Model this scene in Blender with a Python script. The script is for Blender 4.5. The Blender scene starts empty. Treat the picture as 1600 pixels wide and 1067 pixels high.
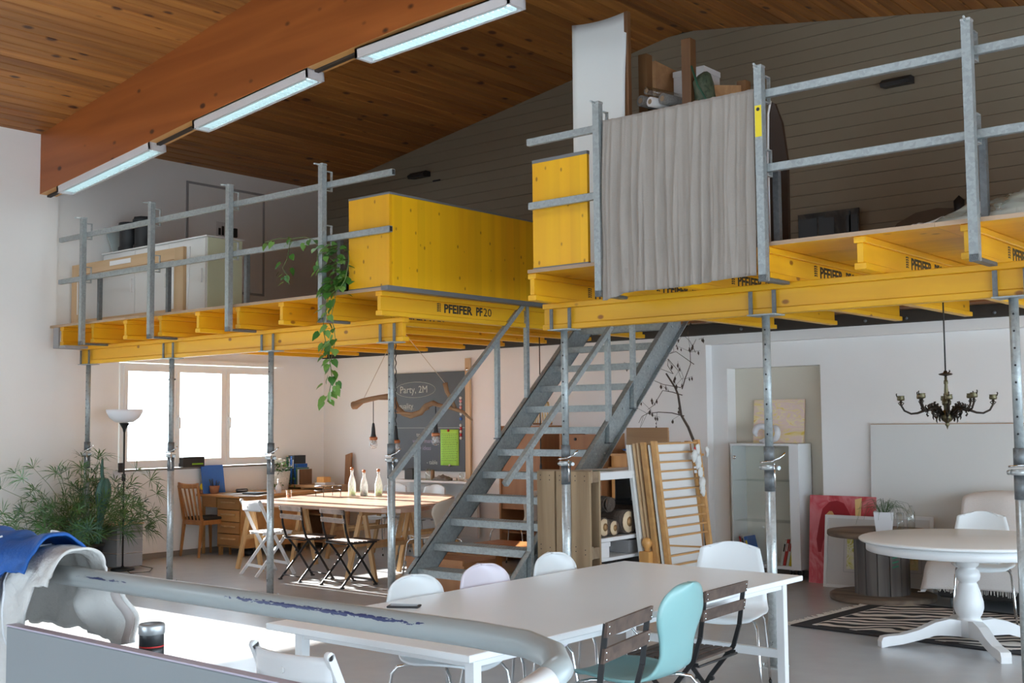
import bpy, math, random
from mathutils import Vector, Matrix, noise
random.seed(7)
SC = bpy.context.scene
COL = SC.collection
R = math.radians
# ------------------------------------------------------------------ camera
cd = bpy.data.cameras.new('camera'); cam = bpy.data.objects.new('camera', cd); COL.objects.link(cam)
_r = Vector((0.76842673, 0.6398653, -0.0096315)); _u = Vector((0.05153712, -0.04687611, 0.99757033)); _f = Vector((-0.63785915, 0.76705608, 0.06899768))
m = Matrix((( _r.x, _u.x, -_f.x, 7.530), (_r.y, _u.y, -_f.y, -6.934), (_r.z, _u.z, -_f.z, 1.598), (0, 0, 0, 1)))
cam.matrix_world = m
cd.sensor_width = 36; cd.lens = 40.755; cd.clip_start = 0.05; cd.clip_end = 400
SC.camera = cam
# ------------------------------------------------------------------ world, sun, exposure
w = bpy.data.worlds.new('world'); SC.world = w; w.use_nodes = True
bg = w.node_tree.nodes['Background']; bg.inputs[0].default_value = (0.70, 0.86, 1.0, 1); bg.inputs[1].default_value = 10.5
sd = bpy.data.lights.new('sun', 'SUN'); sun = bpy.data.objects.new('sun', sd); COL.objects.link(sun)
sd.energy = 42.0; sd.angle = R(0.6); sd.color = (1.0, 0.97, 0.92)
sun.rotation_euler = Vector((0.93, 0.0, -0.363)).to_track_quat('-Z', 'Y').to_euler()
def portal(name, loc, sx, sy, d):
    l = bpy.data.lights.new(name, 'AREA'); l.shape = 'RECTANGLE'; l.size = sx; l.size_y = sy; l.cycles.is_portal = True
    o = bpy.data.objects.new(name, l); COL.objects.link(o); o.location = loc
    o.rotation_euler = Vector(d).to_track_quat('-Z', 'Y').to_euler()
portal('window_portal', (-4.98, 1.7, 1.67), 1.25, 2.2, (1, 0, 0))
portal('window_portal', (-4.98, -3.0, 1.67), 1.25, 4.0, (1, 0, 0))
portal('window_portal', (5.25, -10.2, 1.1), 1.5, 1.8, (0, 1, 0))  # this and the portals below sit in unseen openings added for light
portal('window_portal', (10.2, -4.5, 1.25), 2.1, 9.0, (-1, 0, 0))
portal('window_portal', (-2.0, -10.2, 3.7), 4.0, 1.0, (0, 1, 0))
portal('window_portal', (3.8, -3.0, 5.45), 1.7, 1.5, (0, 0, -1))
portal('window_portal', (10.2, 2.0, 1.25), 2.1, 3.0, (-1, 0, 0))
SC.view_settings.view_transform = 'Standard'; SC.view_settings.look = 'None'
SC.view_settings.gamma = 1.0; SC.view_settings.use_curve_mapping = False
SC.view_settings.exposure = -0.22
SC.cycles.use_denoising = True; SC.cycles.max_bounces = 10; SC.cycles.diffuse_bounces = 6
SC.cycles.sample_clamp_indirect = 8.0; SC.cycles.caustics_reflective = False; SC.cycles.caustics_refractive = False
# ------------------------------------------------------------------ materials
def newmat(name):
    m = bpy.data.materials.new(name); m.use_nodes = True
    nt = m.node_tree; b = nt.nodes['Principled BSDF']; return m, nt, b
def plain(name, c, rough=.5, metal=0., var=.06, vs=3., bump=0., bs=60., coat=0., trans=0., alpha=None, spec=None):
    m, nt, b = newmat(name)
    tc = nt.nodes.new('ShaderNodeTexCoord'); n = nt.nodes.new('ShaderNodeTexNoise')
    n.inputs['Scale'].default_value = vs; n.inputs['Detail'].default_value = 5
    nt.links.new(tc.outputs['Object'], n.inputs['Vector'])
    mr = nt.nodes.new('ShaderNodeMapRange'); mr.inputs[3].default_value = 1 - var; mr.inputs[4].default_value = 1 + var
    nt.links.new(n.outputs['Fac'], mr.inputs[0])
    mx = nt.nodes.new('ShaderNodeMix'); mx.data_type = 'RGBA'; mx.blend_type = 'MULTIPLY'; mx.inputs[0].default_value = 1
    mx.inputs[6].default_value = (*c, 1); nt.links.new(mr.outputs[0], mx.inputs[7]); nt.links.new(mx.outputs[2], b.inputs['Base Color'])
    b.inputs['Roughness'].default_value = rough; b.inputs['Metallic'].default_value = metal
    b.inputs['Coat Weight'].default_value = coat; b.inputs['Transmission Weight'].default_value = trans
    if spec is not None: b.inputs['Specular IOR Level'].default_value = spec
    if bump:
        n2 = nt.nodes.new('ShaderNodeTexNoise'); n2.inputs['Scale'].default_value = bs; nt.links.new(tc.outputs['Object'], n2.inputs['Vector'])
        bp = nt.nodes.new('ShaderNodeBump'); bp.inputs['Strength'].default_value = bump; bp.inputs['Distance'].default_value = .01
        nt.links.new(n2.outputs['Fac'], bp.inputs['Height']); nt.links.new(bp.outputs[0], b.inputs['Normal'])
    return m
def wood(name, c1, c2, axis='Z', knots=0., kc=(.12, .05, .01), rough=.45, ks=3.5, g=9., rnd=.12, stripe=0., gate=.5):
    m, nt, b = newmat(name); N = nt.nodes.new; L = nt.links.new
    tc = N('ShaderNodeTexCoord'); oi = N('ShaderNodeObjectInfo')
    ad = N('ShaderNodeVectorMath'); ad.operation = 'ADD'
    sc_ = N('ShaderNodeMath'); sc_.operation = 'MULTIPLY'; sc_.inputs[1].default_value = 37.
    L(oi.outputs['Random'], sc_.inputs[0]); L(tc.outputs['Object'], ad.inputs[0]); L(sc_.outputs[0], ad.inputs[1])
    mp = N('ShaderNodeMapping'); s = [g, g, g]; s['XYZ'.index(axis)] = g * .07; mp.inputs['Scale'].default_value = s
    L(ad.outputs[0], mp.inputs[0])
    n = N('ShaderNodeTexNoise'); n.inputs['Scale'].default_value = 1.; n.inputs['Detail'].default_value = 7; n.inputs['Distortion'].default_value = .6
    L(mp.outputs[0], n.inputs['Vector'])
    cr = N('ShaderNodeValToRGB'); cr.color_ramp.elements[0].position = .34; cr.color_ramp.elements[1].position = .66
    cr.color_ramp.elements[0].color = (*c2, 1); cr.color_ramp.elements[1].color = (*c1, 1); L(n.outputs['Fac'], cr.inputs[0])
    out = cr.outputs[0]
    if knots:
        mp2 = N('ShaderNodeMapping'); s = [ks, ks, ks]; s['XYZ'.index(axis)] = ks * .6; mp2.inputs['Scale'].default_value = s
        L(ad.outputs[0], mp2.inputs[0])
        v = N('ShaderNodeTexVoronoi'); v.inputs['Scale'].default_value = 1.; L(mp2.outputs[0], v.inputs['Vector'])
        mr = N('ShaderNodeMapRange'); mr.inputs[1].default_value = knots * .55; mr.inputs[2].default_value = knots; mr.inputs[3].default_value = 1; mr.inputs[4].default_value = 0
        L(v.outputs['Distance'], mr.inputs[0])
        sc2 = N('ShaderNodeSeparateColor'); L(v.outputs['Color'], sc2.inputs[0]); gt = N('ShaderNodeMath'); gt.operation = 'GREATER_THAN'; gt.inputs[1].default_value = gate; L(sc2.outputs[0], gt.inputs[0]); gm = N('ShaderNodeMath'); gm.operation = 'MULTIPLY'; L(gt.outputs[0], gm.inputs[0]); L(mr.outputs[0], gm.inputs[1])
        mx = N('ShaderNodeMix'); mx.data_type = 'RGBA'; L(gm.outputs[0], mx.inputs[0]); L(out, mx.inputs[6]); mx.inputs[7].default_value = (*kc, 1); out = mx.outputs[2]
    if stripe:
        sx = N('ShaderNodeSeparateXYZ'); L(tc.outputs['Object'], sx.inputs[0]); a_ = N('ShaderNodeMath'); a_.operation = 'ADD'; L(sx.outputs[0], a_.inputs[0]); L(sx.outputs[1], a_.inputs[1])
        m_ = N('ShaderNodeMath'); m_.operation = 'MULTIPLY'; m_.inputs[1].default_value = 11.; L(a_.outputs[0], m_.inputs[0]); fl = N('ShaderNodeMath'); fl.operation = 'FLOOR'; L(m_.outputs[0], fl.inputs[0])
        wn = N('ShaderNodeTexWhiteNoise'); wn.noise_dimensions = '1D'; L(fl.outputs[0], wn.inputs['W'])
        m3 = N('ShaderNodeMapRange'); m3.inputs[3].default_value = 1 - stripe; m3.inputs[4].default_value = 1 + stripe; L(wn.outputs['Value'], m3.inputs[0])
        m4 = N('ShaderNodeMix'); m4.data_type = 'RGBA'; m4.blend_type = 'MULTIPLY'; m4.inputs[0].default_value = 1; L(out, m4.inputs[6]); L(m3.outputs[0], m4.inputs[7]); out = m4.outputs[2]
    mr2 = N('ShaderNodeMapRange'); mr2.inputs[3].default_value = 1 - rnd; mr2.inputs[4].default_value = 1 + rnd; L(oi.outputs['Random'], mr2.inputs[0])
    m2 = N('ShaderNodeMix'); m2.data_type = 'RGBA'; m2.blend_type = 'MULTIPLY'; m2.inputs[0].default_value = 1; L(out, m2.inputs[6]); L(mr2.outputs[0], m2.inputs[7])
    L(m2.outputs[2], b.inputs['Base Color']); b.inputs['Roughness'].default_value = rough
    bp = N('ShaderNodeBump'); bp.inputs['Strength'].default_value = .15; bp.inputs['Distance'].default_value = .004
    L(n.outputs['Fac'], bp.inputs['Height']); L(bp.outputs[0], b.inputs['Normal'])
    return m
def galv(name, c=(.34, .37, .37), rough=.42, metal=.4):
    m, nt, b = newmat(name); N = nt.nodes.new; L = nt.links.new
    tc = N('ShaderNodeTexCoord'); v = N('ShaderNodeTexVoronoi'); v.inputs['Scale'].default_value = 55; L(tc.outputs['Object'], v.inputs['Vector'])
    n = N('ShaderNodeTexNoise'); n.inputs['Scale'].default_value = 9; n.inputs['Detail'].default_value = 6; L(tc.outputs['Object'], n.inputs['Vector'])
    a = N('ShaderNodeMath'); a.operation = 'ADD'; 
    s = N('ShaderNodeSeparateColor'); L(v.outputs['Color'], s.inputs[0]); L(s.outputs[0], a.inputs[0]); L(n.outputs['Fac'], a.inputs[1])
    mr = N('ShaderNodeMapRange'); mr.inputs[1].default_value = .3; mr.inputs[2].default_value = 1.7; mr.inputs[3].default_value = .82; mr.inputs[4].default_value = 1.18; L(a.outputs[0], mr.inputs[0])
    mx = N('ShaderNodeMix'); mx.data_type = 'RGBA'; mx.blend_type = 'MULTIPLY'; mx.inputs[0].default_value = 1; mx.inputs[6].default_value = (*c, 1); L(mr.outputs[0], mx.inputs[7])
    L(mx.outputs[2], b.inputs['Base Color']); b.inputs['Metallic'].default_value = metal
    r2 = N('ShaderNodeMapRange'); r2.inputs[3].default_value = rough - .12; r2.inputs[4].default_value = rough + .18; L(n.outputs['Fac'], r2.inputs[0]); L(r2.outputs[0], b.inputs['Roughness'])
    return m
def glassy(name, tint=(1, 1, 1), mixf=.12, rough=.02):
    m = bpy.data.materials.new(name); m.use_nodes = True; nt = m.node_tree; nt.nodes.clear(); N = nt.nodes.new; L = nt.links.new
    o = N('ShaderNodeOutputMaterial'); t = N('ShaderNodeBsdfTransparent'); t.inputs[0].default_value = (*tint, 1)
    g = N('ShaderNodeBsdfGlossy'); g.inputs['Roughness'].default_value = rough
    lw = N('ShaderNodeLayerWeight'); lw.inputs[0].default_value = .35
    mr = N('ShaderNodeMapRange'); mr.inputs[3].default_value = mixf * .3; mr.inputs[4].default_value = mixf + .35; L(lw.outputs['Facing'], mr.inputs[0])
    mx = N('ShaderNodeMixShader'); L(mr.outputs[0], mx.inputs[0]); L(t.outputs[0], mx.inputs[1]); L(g.outputs[0], mx.inputs[2]); L(mx.outputs[0], o.inputs[0])
    return m
def filmy(name, col=(.62, .66, .60), lo=.25, hi=.8):
    m = bpy.data.materials.new(name); m.use_nodes = True; nt = m.node_tree; nt.nodes.clear(); N = nt.nodes.new; L = nt.links.new
    o = N('ShaderNodeOutputMaterial'); t = N('ShaderNodeBsdfTransparent'); t.inputs[0].default_value = (.9, .92, .9, 1); g = N('ShaderNodeBsdfPrincipled'); g.inputs['Base Color'].default_value = (*col, 1); g.inputs['Roughness'].default_value = .3
    n = N('ShaderNodeTexNoise'); n.inputs['Scale'].default_value = 5; mr = N('ShaderNodeMapRange'); mr.inputs[1].default_value = .35; mr.inputs[2].default_value = .65; mr.inputs[3].default_value = lo; mr.inputs[4].default_value = hi; L(n.outputs['Fac'], mr.inputs[0])
    mx = N('ShaderNodeMixShader'); L(mr.outputs[0], mx.inputs[0]); L(t.outputs[0], mx.inputs[1]); L(g.outputs[0], mx.inputs[2]); L(mx.outputs[0], o.inputs[0]); return m
def emis(name, c, s):
    m, nt, b = newmat(name); b.inputs['Base Color'].default_value = (*c, 1); b.inputs['Emission Color'].default_value = (*c, 1); b.inputs['Emission Strength'].default_value = s; return m
def blotch(name, cols, scale, rough=.6, dist=1.5, stretch=(1, 1, 1), detail=4):
    """painted canvas: colours mixed through a noise field"""
    m, nt, b = newmat(name); N = nt.nodes.new; L = nt.links.new
    tc = N('ShaderNodeTexCoord'); mp = N('ShaderNodeMapping'); mp.inputs['Scale'].default_value = stretch; L(tc.outputs['Object'], mp.inputs[0])
    n = N('ShaderNodeTexNoise'); n.inputs['Scale'].default_value = scale; n.inputs['Distortion'].default_value = dist; n.inputs['Detail'].default_value = detail
    L(mp.outputs[0], n.inputs['Vector']); cr = N('ShaderNodeValToRGB'); e = cr.color_ramp.elements
    lo, hi = .28, .72
    for i, c in enumerate(cols):
        p = lo + (hi - lo) * i / (len(cols) - 1)
        if i < 2: e[i].position = p; el = e[i]
        else: el = e.new(p)
        el.color = (*c, 1)
    L(n.outputs['Fac'], cr.inputs[0]); L(cr.outputs[0], b.inputs['Base Color']); b.inputs['Roughness'].default_value = rough
    return m
def zebra(name):
    m, nt, b = newmat(name); N = nt.nodes.new; L = nt.links.new
    tc = N('ShaderNodeTexCoord'); wv = N('ShaderNodeTexWave'); wv.inputs['Scale'].default_value = 2.3; wv.inputs['Distortion'].default_value = 9.; wv.inputs['Detail'].default_value = 1.5; wv.inputs['Detail Scale'].default_value = .9
    mp = N('ShaderNodeMapping'); mp.inputs['Rotation'].default_value = (0, 0, R(70)); mp.inputs['Scale'].default_value = (1.5, .9, 1); L(tc.outputs['Object'], mp.inputs[0]); L(mp.outputs[0], wv.inputs['Vector'])
    cr = N('ShaderNodeValToRGB'); cr.color_ramp.interpolation = 'LINEAR'; cr.color_ramp.elements[0].position = .42; cr.color_ramp.elements[1].position = .52
    cr.color_ramp.elements[0].color = (.02, .018, .02, 1); cr.color_ramp.elements[1].color = (.72, .66, .60, 1)
    L(wv.outputs['Fac'], cr.inputs[0]); L(cr.outputs[0], b.inputs['Base Color']); b.inputs['Roughness'].default_value = .95
    return m
def scuffed(name):
    """white lacquered tube with blue scuff marks where the paint has worn"""
    m, nt, b = newmat(name); N = nt.nodes.new; L = nt.links.new
    tc = N('ShaderNodeTexCoord'); mp = N('ShaderNodeMapping'); mp.inputs['Scale'].default_value = (1.1, 1, 1); L(tc.outputs['Object'], mp.inputs[0])
    n = N('ShaderNodeTexNoise'); n.inputs['Scale'].default_value = 2.3; n.inputs['Detail'].default_value = 0; L(mp.outputs[0], n.inputs['Vector'])
    mpb = N('ShaderNodeMapping'); mpb.inputs['Scale'].default_value = (60, 260, 260); L(tc.outputs['Object'], mpb.inputs[0])
    n2 = N('ShaderNodeTexNoise'); n2.inputs['Scale'].default_value = 1.; n2.inputs['Detail'].default_value = 6; L(mpb.outputs[0], n2.inputs['Vector'])
    sp = N('ShaderNodeSeparateXYZ'); L(tc.outputs['Object'], sp.inputs[0])
    # marks lie along a narrow band on the side facing the walkway: two streaks
    def band(x0, x1, z0, z1):
        f = []
        for o, a, b_, s in ((0, x0, x1, .22), (2, z0, z1, .007)):
            mr = N('ShaderNodeMapRange'); mr.interpolation_type = 'SMOOTHSTEP'; mr.inputs[1].default_value = a; mr.inputs[2].default_value = a + s; L(sp.outputs[o], mr.inputs[0])
            mr2 = N('ShaderNodeMapRange'); mr2.interpolation_type = 'SMOOTHSTEP'; mr2.inputs[1].default_value = b_; mr2.inputs[2].default_value = b_ - s; L(sp.outputs[o], mr2.inputs[0])
            mu = N('ShaderNodeMath'); mu.operation = 'MULTIPLY'; L(mr.outputs[0], mu.inputs[0]); L(mr2.outputs[0], mu.inputs[1]); f.append(mu)
        mu = N('ShaderNodeMath'); mu.operation = 'MULTIPLY'; L(f[0].outputs[0], mu.inputs[0]); L(f[1].outputs[0], mu.inputs[1]); return mu
    b1 = band(.22, .70, .002, .014); b2 = band(.80, 1.55, .001, .016)
    ad = N('ShaderNodeMath'); ad.operation = 'MAXIMUM'; L(b1.outputs[0], ad.inputs[0]); L(b2.outputs[0], ad.inputs[1])
    mu = N('ShaderNodeMath'); mu.operation = 'MULTIPLY_ADD'; L(ad.outputs[0], mu.inputs[0]); mu.inputs[1].default_value = .45; L(n2.outputs['Fac'], mu.inputs[2])
    st = N('ShaderNodeMapRange'); st.inputs[1].default_value = .80; st.inputs[2].default_value = .84; L(mu.outputs[0], st.inputs[0])
    mx = N('ShaderNodeMix'); mx.data_type = 'RGBA'; L(st.outputs[0], mx.inputs[0]); mx.inputs[6].default_value = (.34, .37, .37, 1); mx.inputs[7].default_value = (.02, .03, .11, 1)
    L(mx.outputs[2], b.inputs['Base Color']); b.inputs['Roughness'].default_value = .3
    return m
M = dict(
 wall=plain('white_plaster', (.87, .85, .82), .85, var=.02, bump=.06, bs=25),
 wallr=plain('cream_plaster', (.86, .84, .82), .85, var=.02),
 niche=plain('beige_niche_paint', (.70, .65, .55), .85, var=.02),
 siding=plain('painted_board', (.27, .225, .16), .7, var=.04),
 floor=plain('grey_linoleum', (.46, .475, .49), .26, var=.08, vs=5, bump=.02, bs=8),
 base=plain('grey_brown_baseboard', (.22, .185, .155), .6),
 steelbeam=plain('dark_steel_beam', (.035, .028, .022), .6),
 ceil=wood('stained_spruce_lining', (.42, .175, .040), (.27, .095, .020), 'Y', knots=.22, kc=(.07, .02, .008), rough=.5, ks=5.2, rnd=.20),
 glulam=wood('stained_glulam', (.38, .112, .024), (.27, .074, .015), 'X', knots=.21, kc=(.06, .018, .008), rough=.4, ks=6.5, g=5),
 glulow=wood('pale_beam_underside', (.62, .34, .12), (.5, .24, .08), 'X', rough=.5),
 yel=wood('yellow_glazed_spruce', (.80, .43, .012), (.70, .34, .010), 'X', knots=.14, kc=(.30, .11, .008), rough=.42, ks=7, g=7),
 yely=wood('yellow_glazed_joist', (.80, .43, .012), (.70, .34, .010), 'Y', knots=.14, kc=(.30, .11, .008), rough=.42, ks=7, g=7),
 yelz=wood('yellow_glazed_board', (.86, .455, .008), (.78, .37, .007), 'Z', knots=.19, kc=(.38, .16, .008), gate=.45, rough=.38, ks=15, g=5, rnd=.05, stripe=.06),
 plyedge=wood('raw_board_edge', (.48, .33, .22), (.36, .24, .15), 'X', rough=.7),
 greystrip=plain('grey_edge_strip', (.16, .16, .165), .45),
 galv=galv('galvanised_steel'), galvd=galv('dark_galvanised_steel', (.15, .16, .165), .45, .4), galvb=galv('bright_galvanised_steel', (.48, .51, .51), .3, .5),
 brass=galv('yellowed_galvanised_steel', (.34, .31, .20), .45, .6),
 white=plain('white_lacquer', (.78, .78, .78), .35, var=.015),
 whitem=plain('white_matt', (.74, .74, .73), .6, var=.02),
 tabletop=plain('white_laminate', (.84, .87, .88), .24, var=.02),
 shell=plain('white_moulded_shell', (.74, .77, .78), .3, var=.01), creamshell=plain('cream_moulded_shell', (.66, .58, .48), .35, var=.01), pinkshell=plain('lilac_white_moulded_shell', (.74, .69, .76), .3, var=.01),
 turq=plain('turquoise_moulded_shell', (.26, .48, .48), .32, var=.01),
 chrome=plain('chrome', (.75, .76, .77), .12, 1.), black=plain('black_lacquer', (.012, .012, .013), .4), rubber=plain('black_plastic', (.02, .02, .022), .5),
 slat=wood('dark_oiled_slat', (.13, .085, .065), (.07, .045, .035), 'Y', rough=.6, g=14),
 oak=wood('light_beech', (.62, .38, .18), (.50, .29, .12), 'Z', rough=.45, g=14), oakx=wood('light_oak_board', (.52, .30, .145), (.40, .21, .095), 'X', rough=.42, g=10),
 chairw=wood('reddish_beech', (.44, .19, .055), (.34, .13, .035), 'Z', rough=.4, g=14), deskw=wood('orange_oak_veneer', (.50, .26, .09), (.40, .19, .06), 'X', rough=.4, g=10),
 slabw=wood('brown_wooden_slab', (.55, .37, .28), (.42, .26, .19), 'X', rough=.32, g=6),
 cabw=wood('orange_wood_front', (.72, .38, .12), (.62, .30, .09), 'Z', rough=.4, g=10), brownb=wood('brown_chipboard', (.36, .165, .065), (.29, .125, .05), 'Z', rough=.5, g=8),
 pallet=wood('weathered_pallet_wood', (.38, .27, .16), (.26, .175, .10), 'Z', knots=.05, kc=(.06, .035, .02), rough=.8, ks=6, g=10), palleth=wood('weathered_pallet_block', (.33, .24, .15), (.24, .16, .10), 'X', rough=.8, g=10),
 pine=wood('pale_pine', (.62, .43, .25), (.52, .34, .18), 'Z', knots=.05, kc=(.2, .09, .03), rough=.5, g=10), pinex=wood('pale_pine_rail', (.62, .43, .25), (.52, .34, .18), 'X', knots=.05, kc=(.2, .09, .03), rough=.5, g=10),
 slatg=wood('golden_beech_slat', (.60, .34, .13), (.48, .25, .09), 'Y', rough=.4, g=12), shelfw=wood('dark_stained_shelf', (.20, .095, .035), (.13, .055, .02), 'Z', rough=.5),
 spool=wood('grey_weathered_plank', (.19, .165, .15), (.085, .075, .068), 'Z', knots=.05, kc=(.02, .018, .016), rough=.85, g=12), spoolr=wood('brown_weathered_flange', (.24, .175, .125), (.14, .10, .075), 'X', rough=.85, g=9),
 bark=plain('bark', (.085, .06, .045), .9, var=.35, vs=25, bump=.8, bs=60), cut=plain('cut_wood', (.66, .50, .32), .7, var=.15, vs=14), cutc=plain('cut_wood_heart', (.42, .24, .10), .7, var=.2, vs=14),
 drift=wood('driftwood', (.36, .21, .11), (.22, .12, .06), 'X', rough=.8, g=14),
 wicker=plain('dark_wicker', (.075, .038, .022), .6, var=.4, vs=60, bump=1., bs=120),
 linen=plain('beige_linen', (.31, .27, .235), .9, var=.06, vs=8, bump=.3, bs=160), cloth=plain('white_throw_fabric', (.74, .69, .66), .95, var=.04, bump=.3, bs=90), canvas=plain('primed_canvas', (.70, .70, .68), .8, var=.01),
 sofa=plain('dark_sofa_fabric', (.03, .026, .024), .9), darkrug=plain('black_rug_border', (.022, .02, .022), .95), fringe=plain('cream_fringe', (.70, .66, .60), .95),
 board=plain('chalkboard', (.062, .066, .074), .5, var=.18, vs=4), chalk=plain('chalk', (.55, .55, .50), .9), chalkp=plain('lilac_chalk', (.36, .29, .40), .9),
 paper=plain('lime_paper', (.42, .78, .12), .8), ink=plain('ink', (.03, .05, .03), .8), redm=plain('red_plastic', (.55, .03, .03), .4),
 blue=plain('blue_board', (.045, .16, .52), .6), bluej=plain('blue_jacket_fabric', (.004, .085, .34), .55, var=.15, vs=14, bump=.25, bs=80), jack=plain('off_white_jacket_fabric', (.60, .585, .56), .85, var=.06, vs=14, bump=.3, bs=90), lining=plain('jacket_trim', (.75, .76, .78), .7),
 leaf=plain('pothos_leaf', (.055, .17, .025), .38, var=.45, vs=22), leaf2=plain('variegated_pothos_leaf', (.17, .33, .07), .38, var=.5, vs=35), sedge=plain('umbrella_sedge_leaf', (.06, .15, .032), .5, var=.35, vs=6), sedge2=plain('bluish_sedge_leaf', (.045, .12, .065), .5, var=.35, vs=6), stem=plain('green_stem', (.11, .17, .05), .5), cactus=plain('cactus_skin', (.06, .14, .11), .5, var=.3, vs=30),
 soil=plain('potting_soil', (.03, .02, .015), .95), potb=plain('dark_plastic_pot', (.018, .014, .016), .45), potw=plain('white_ceramic', (.74, .74, .76), .3), terra=plain('terracotta', (.32, .14, .07), .8), wickerw=plain('white_wicker', (.72, .69, .62), .8, var=.3, vs=60, bump=1., bs=90), flower=plain('white_petal', (.82, .80, .74), .6),
 bronze=plain('dark_bronze', (.045, .034, .026), .42, .7, var=.3, vs=30), bronze2=plain('worn_bronze', (.13, .11, .06), .4, .7, var=.3, vs=30), cord=plain('black_cord', (.02, .02, .02), .7), copper=plain('copper_rim', (.52, .20, .09), .35, .6), string=plain('twine', (.55, .45, .35), .9),
 tin=plain('grey_metal_lid', (.40, .41, .42), .35, .6), blackl=plain('black_label', (.02, .02, .022), .4), yelst=plain('yellow_sticker', (.80, .62, .02), .5), rail=plain('dark_cable_duct', (.035, .025, .02), .6),
 lampw=plain('lamp_housing', (.70, .68, .69), .45), tube=emis('fluorescent_tube', (.70, .93, 1.0), 2.2), louvre=plain('louvre_blade', (.78, .88, .88), .25), bowl=plain('opal_glass_bowl', (.80, .80, .83), .4),
 glass=glassy('window_glass'), cabglass=glassy('cabinet_glass', (.97, .985, .975), .0), clear=glassy('clear_glass', (.95, .98, .97), .25), plastic=filmy('plastic_sheet'),
 bulbg=filmy('bulb_glass', (.85, .82, .80), .35, .7), milk=filmy('frosted_clear_glass', (.92, .95, .95), .45, .75), winframe=plain('cream_window_frame', (.86, .85, .83), .4, var=.01),  # bottle glass whitened to imitate its glow in window light
 red=blotch('red_painting', [(.42, .03, .04), (.55, .06, .07), (.66, .20, .22), (.58, .07, .09), (.74, .38, .38)], 4.0, stretch=(1, 1, .6)), pink=plain('pale_rose_paint', (.78, .36, .36), .6, var=.12, vs=12), skin=plain('ochre_flesh_paint', (.66, .38, .16), .6, var=.15, vs=12), hair=plain('crimson_paint', (.32, .006, .015), .6, var=.2, vs=12), yelp=plain('pale_yellow_paint', (.82, .58, .25), .6, var=.1),
 yellowp=blotch('yellow_painting', [(.85, .62, .10), (.90, .74, .38), (.86, .66, .62), (.92, .80, .48), (.84, .52, .06)], 5, stretch=(1, 1, 2.6)),
 print_=blotch('yellow_print', [(.62, .62, .10), (.78, .76, .40), (.85, .83, .70), (.55, .52, .06), (.72, .70, .2)], 9), print2=blotch('ochre_print', [(.80, .62, .14), (.85, .72, .42), (.55, .55, .12)], 9), mount=plain('white_mount', (.66, .63, .61), .8),
 nightp=blotch('dark_painting', [(.012, .010, .010), (.03, .025, .02), (.10, .085, .07)], 4), cardb=plain('brown_cardboard', (.30, .20, .12), .8), greyd=plain('dark_grey_painted_board', (.055, .055, .055), .7), towel=plain('striped_cloth', (.18, .165, .15), .8, var=.6, vs=60), zebra=zebra('zebra_pile'), scuff=scuffed('scuffed_white_tube'), panelw=plain('pale_panel', (.27, .29, .30), .45, var=.02), camo=blotch('camouflage_cloth', [(.02, .035, .02), (.07, .09, .05), (.12, .12, .08)], 14), greenbk=plain('dark_green', (.02, .09, .05), .6),
 ledp=plain('painted_grey_wood', (.34, .33, .33), .7), out=plain('outside_ground', (.35, .38, .3), .9), outleaf=plain('outside_foliage', (.30, .42, .22), .9, var=.4), 
)
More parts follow.
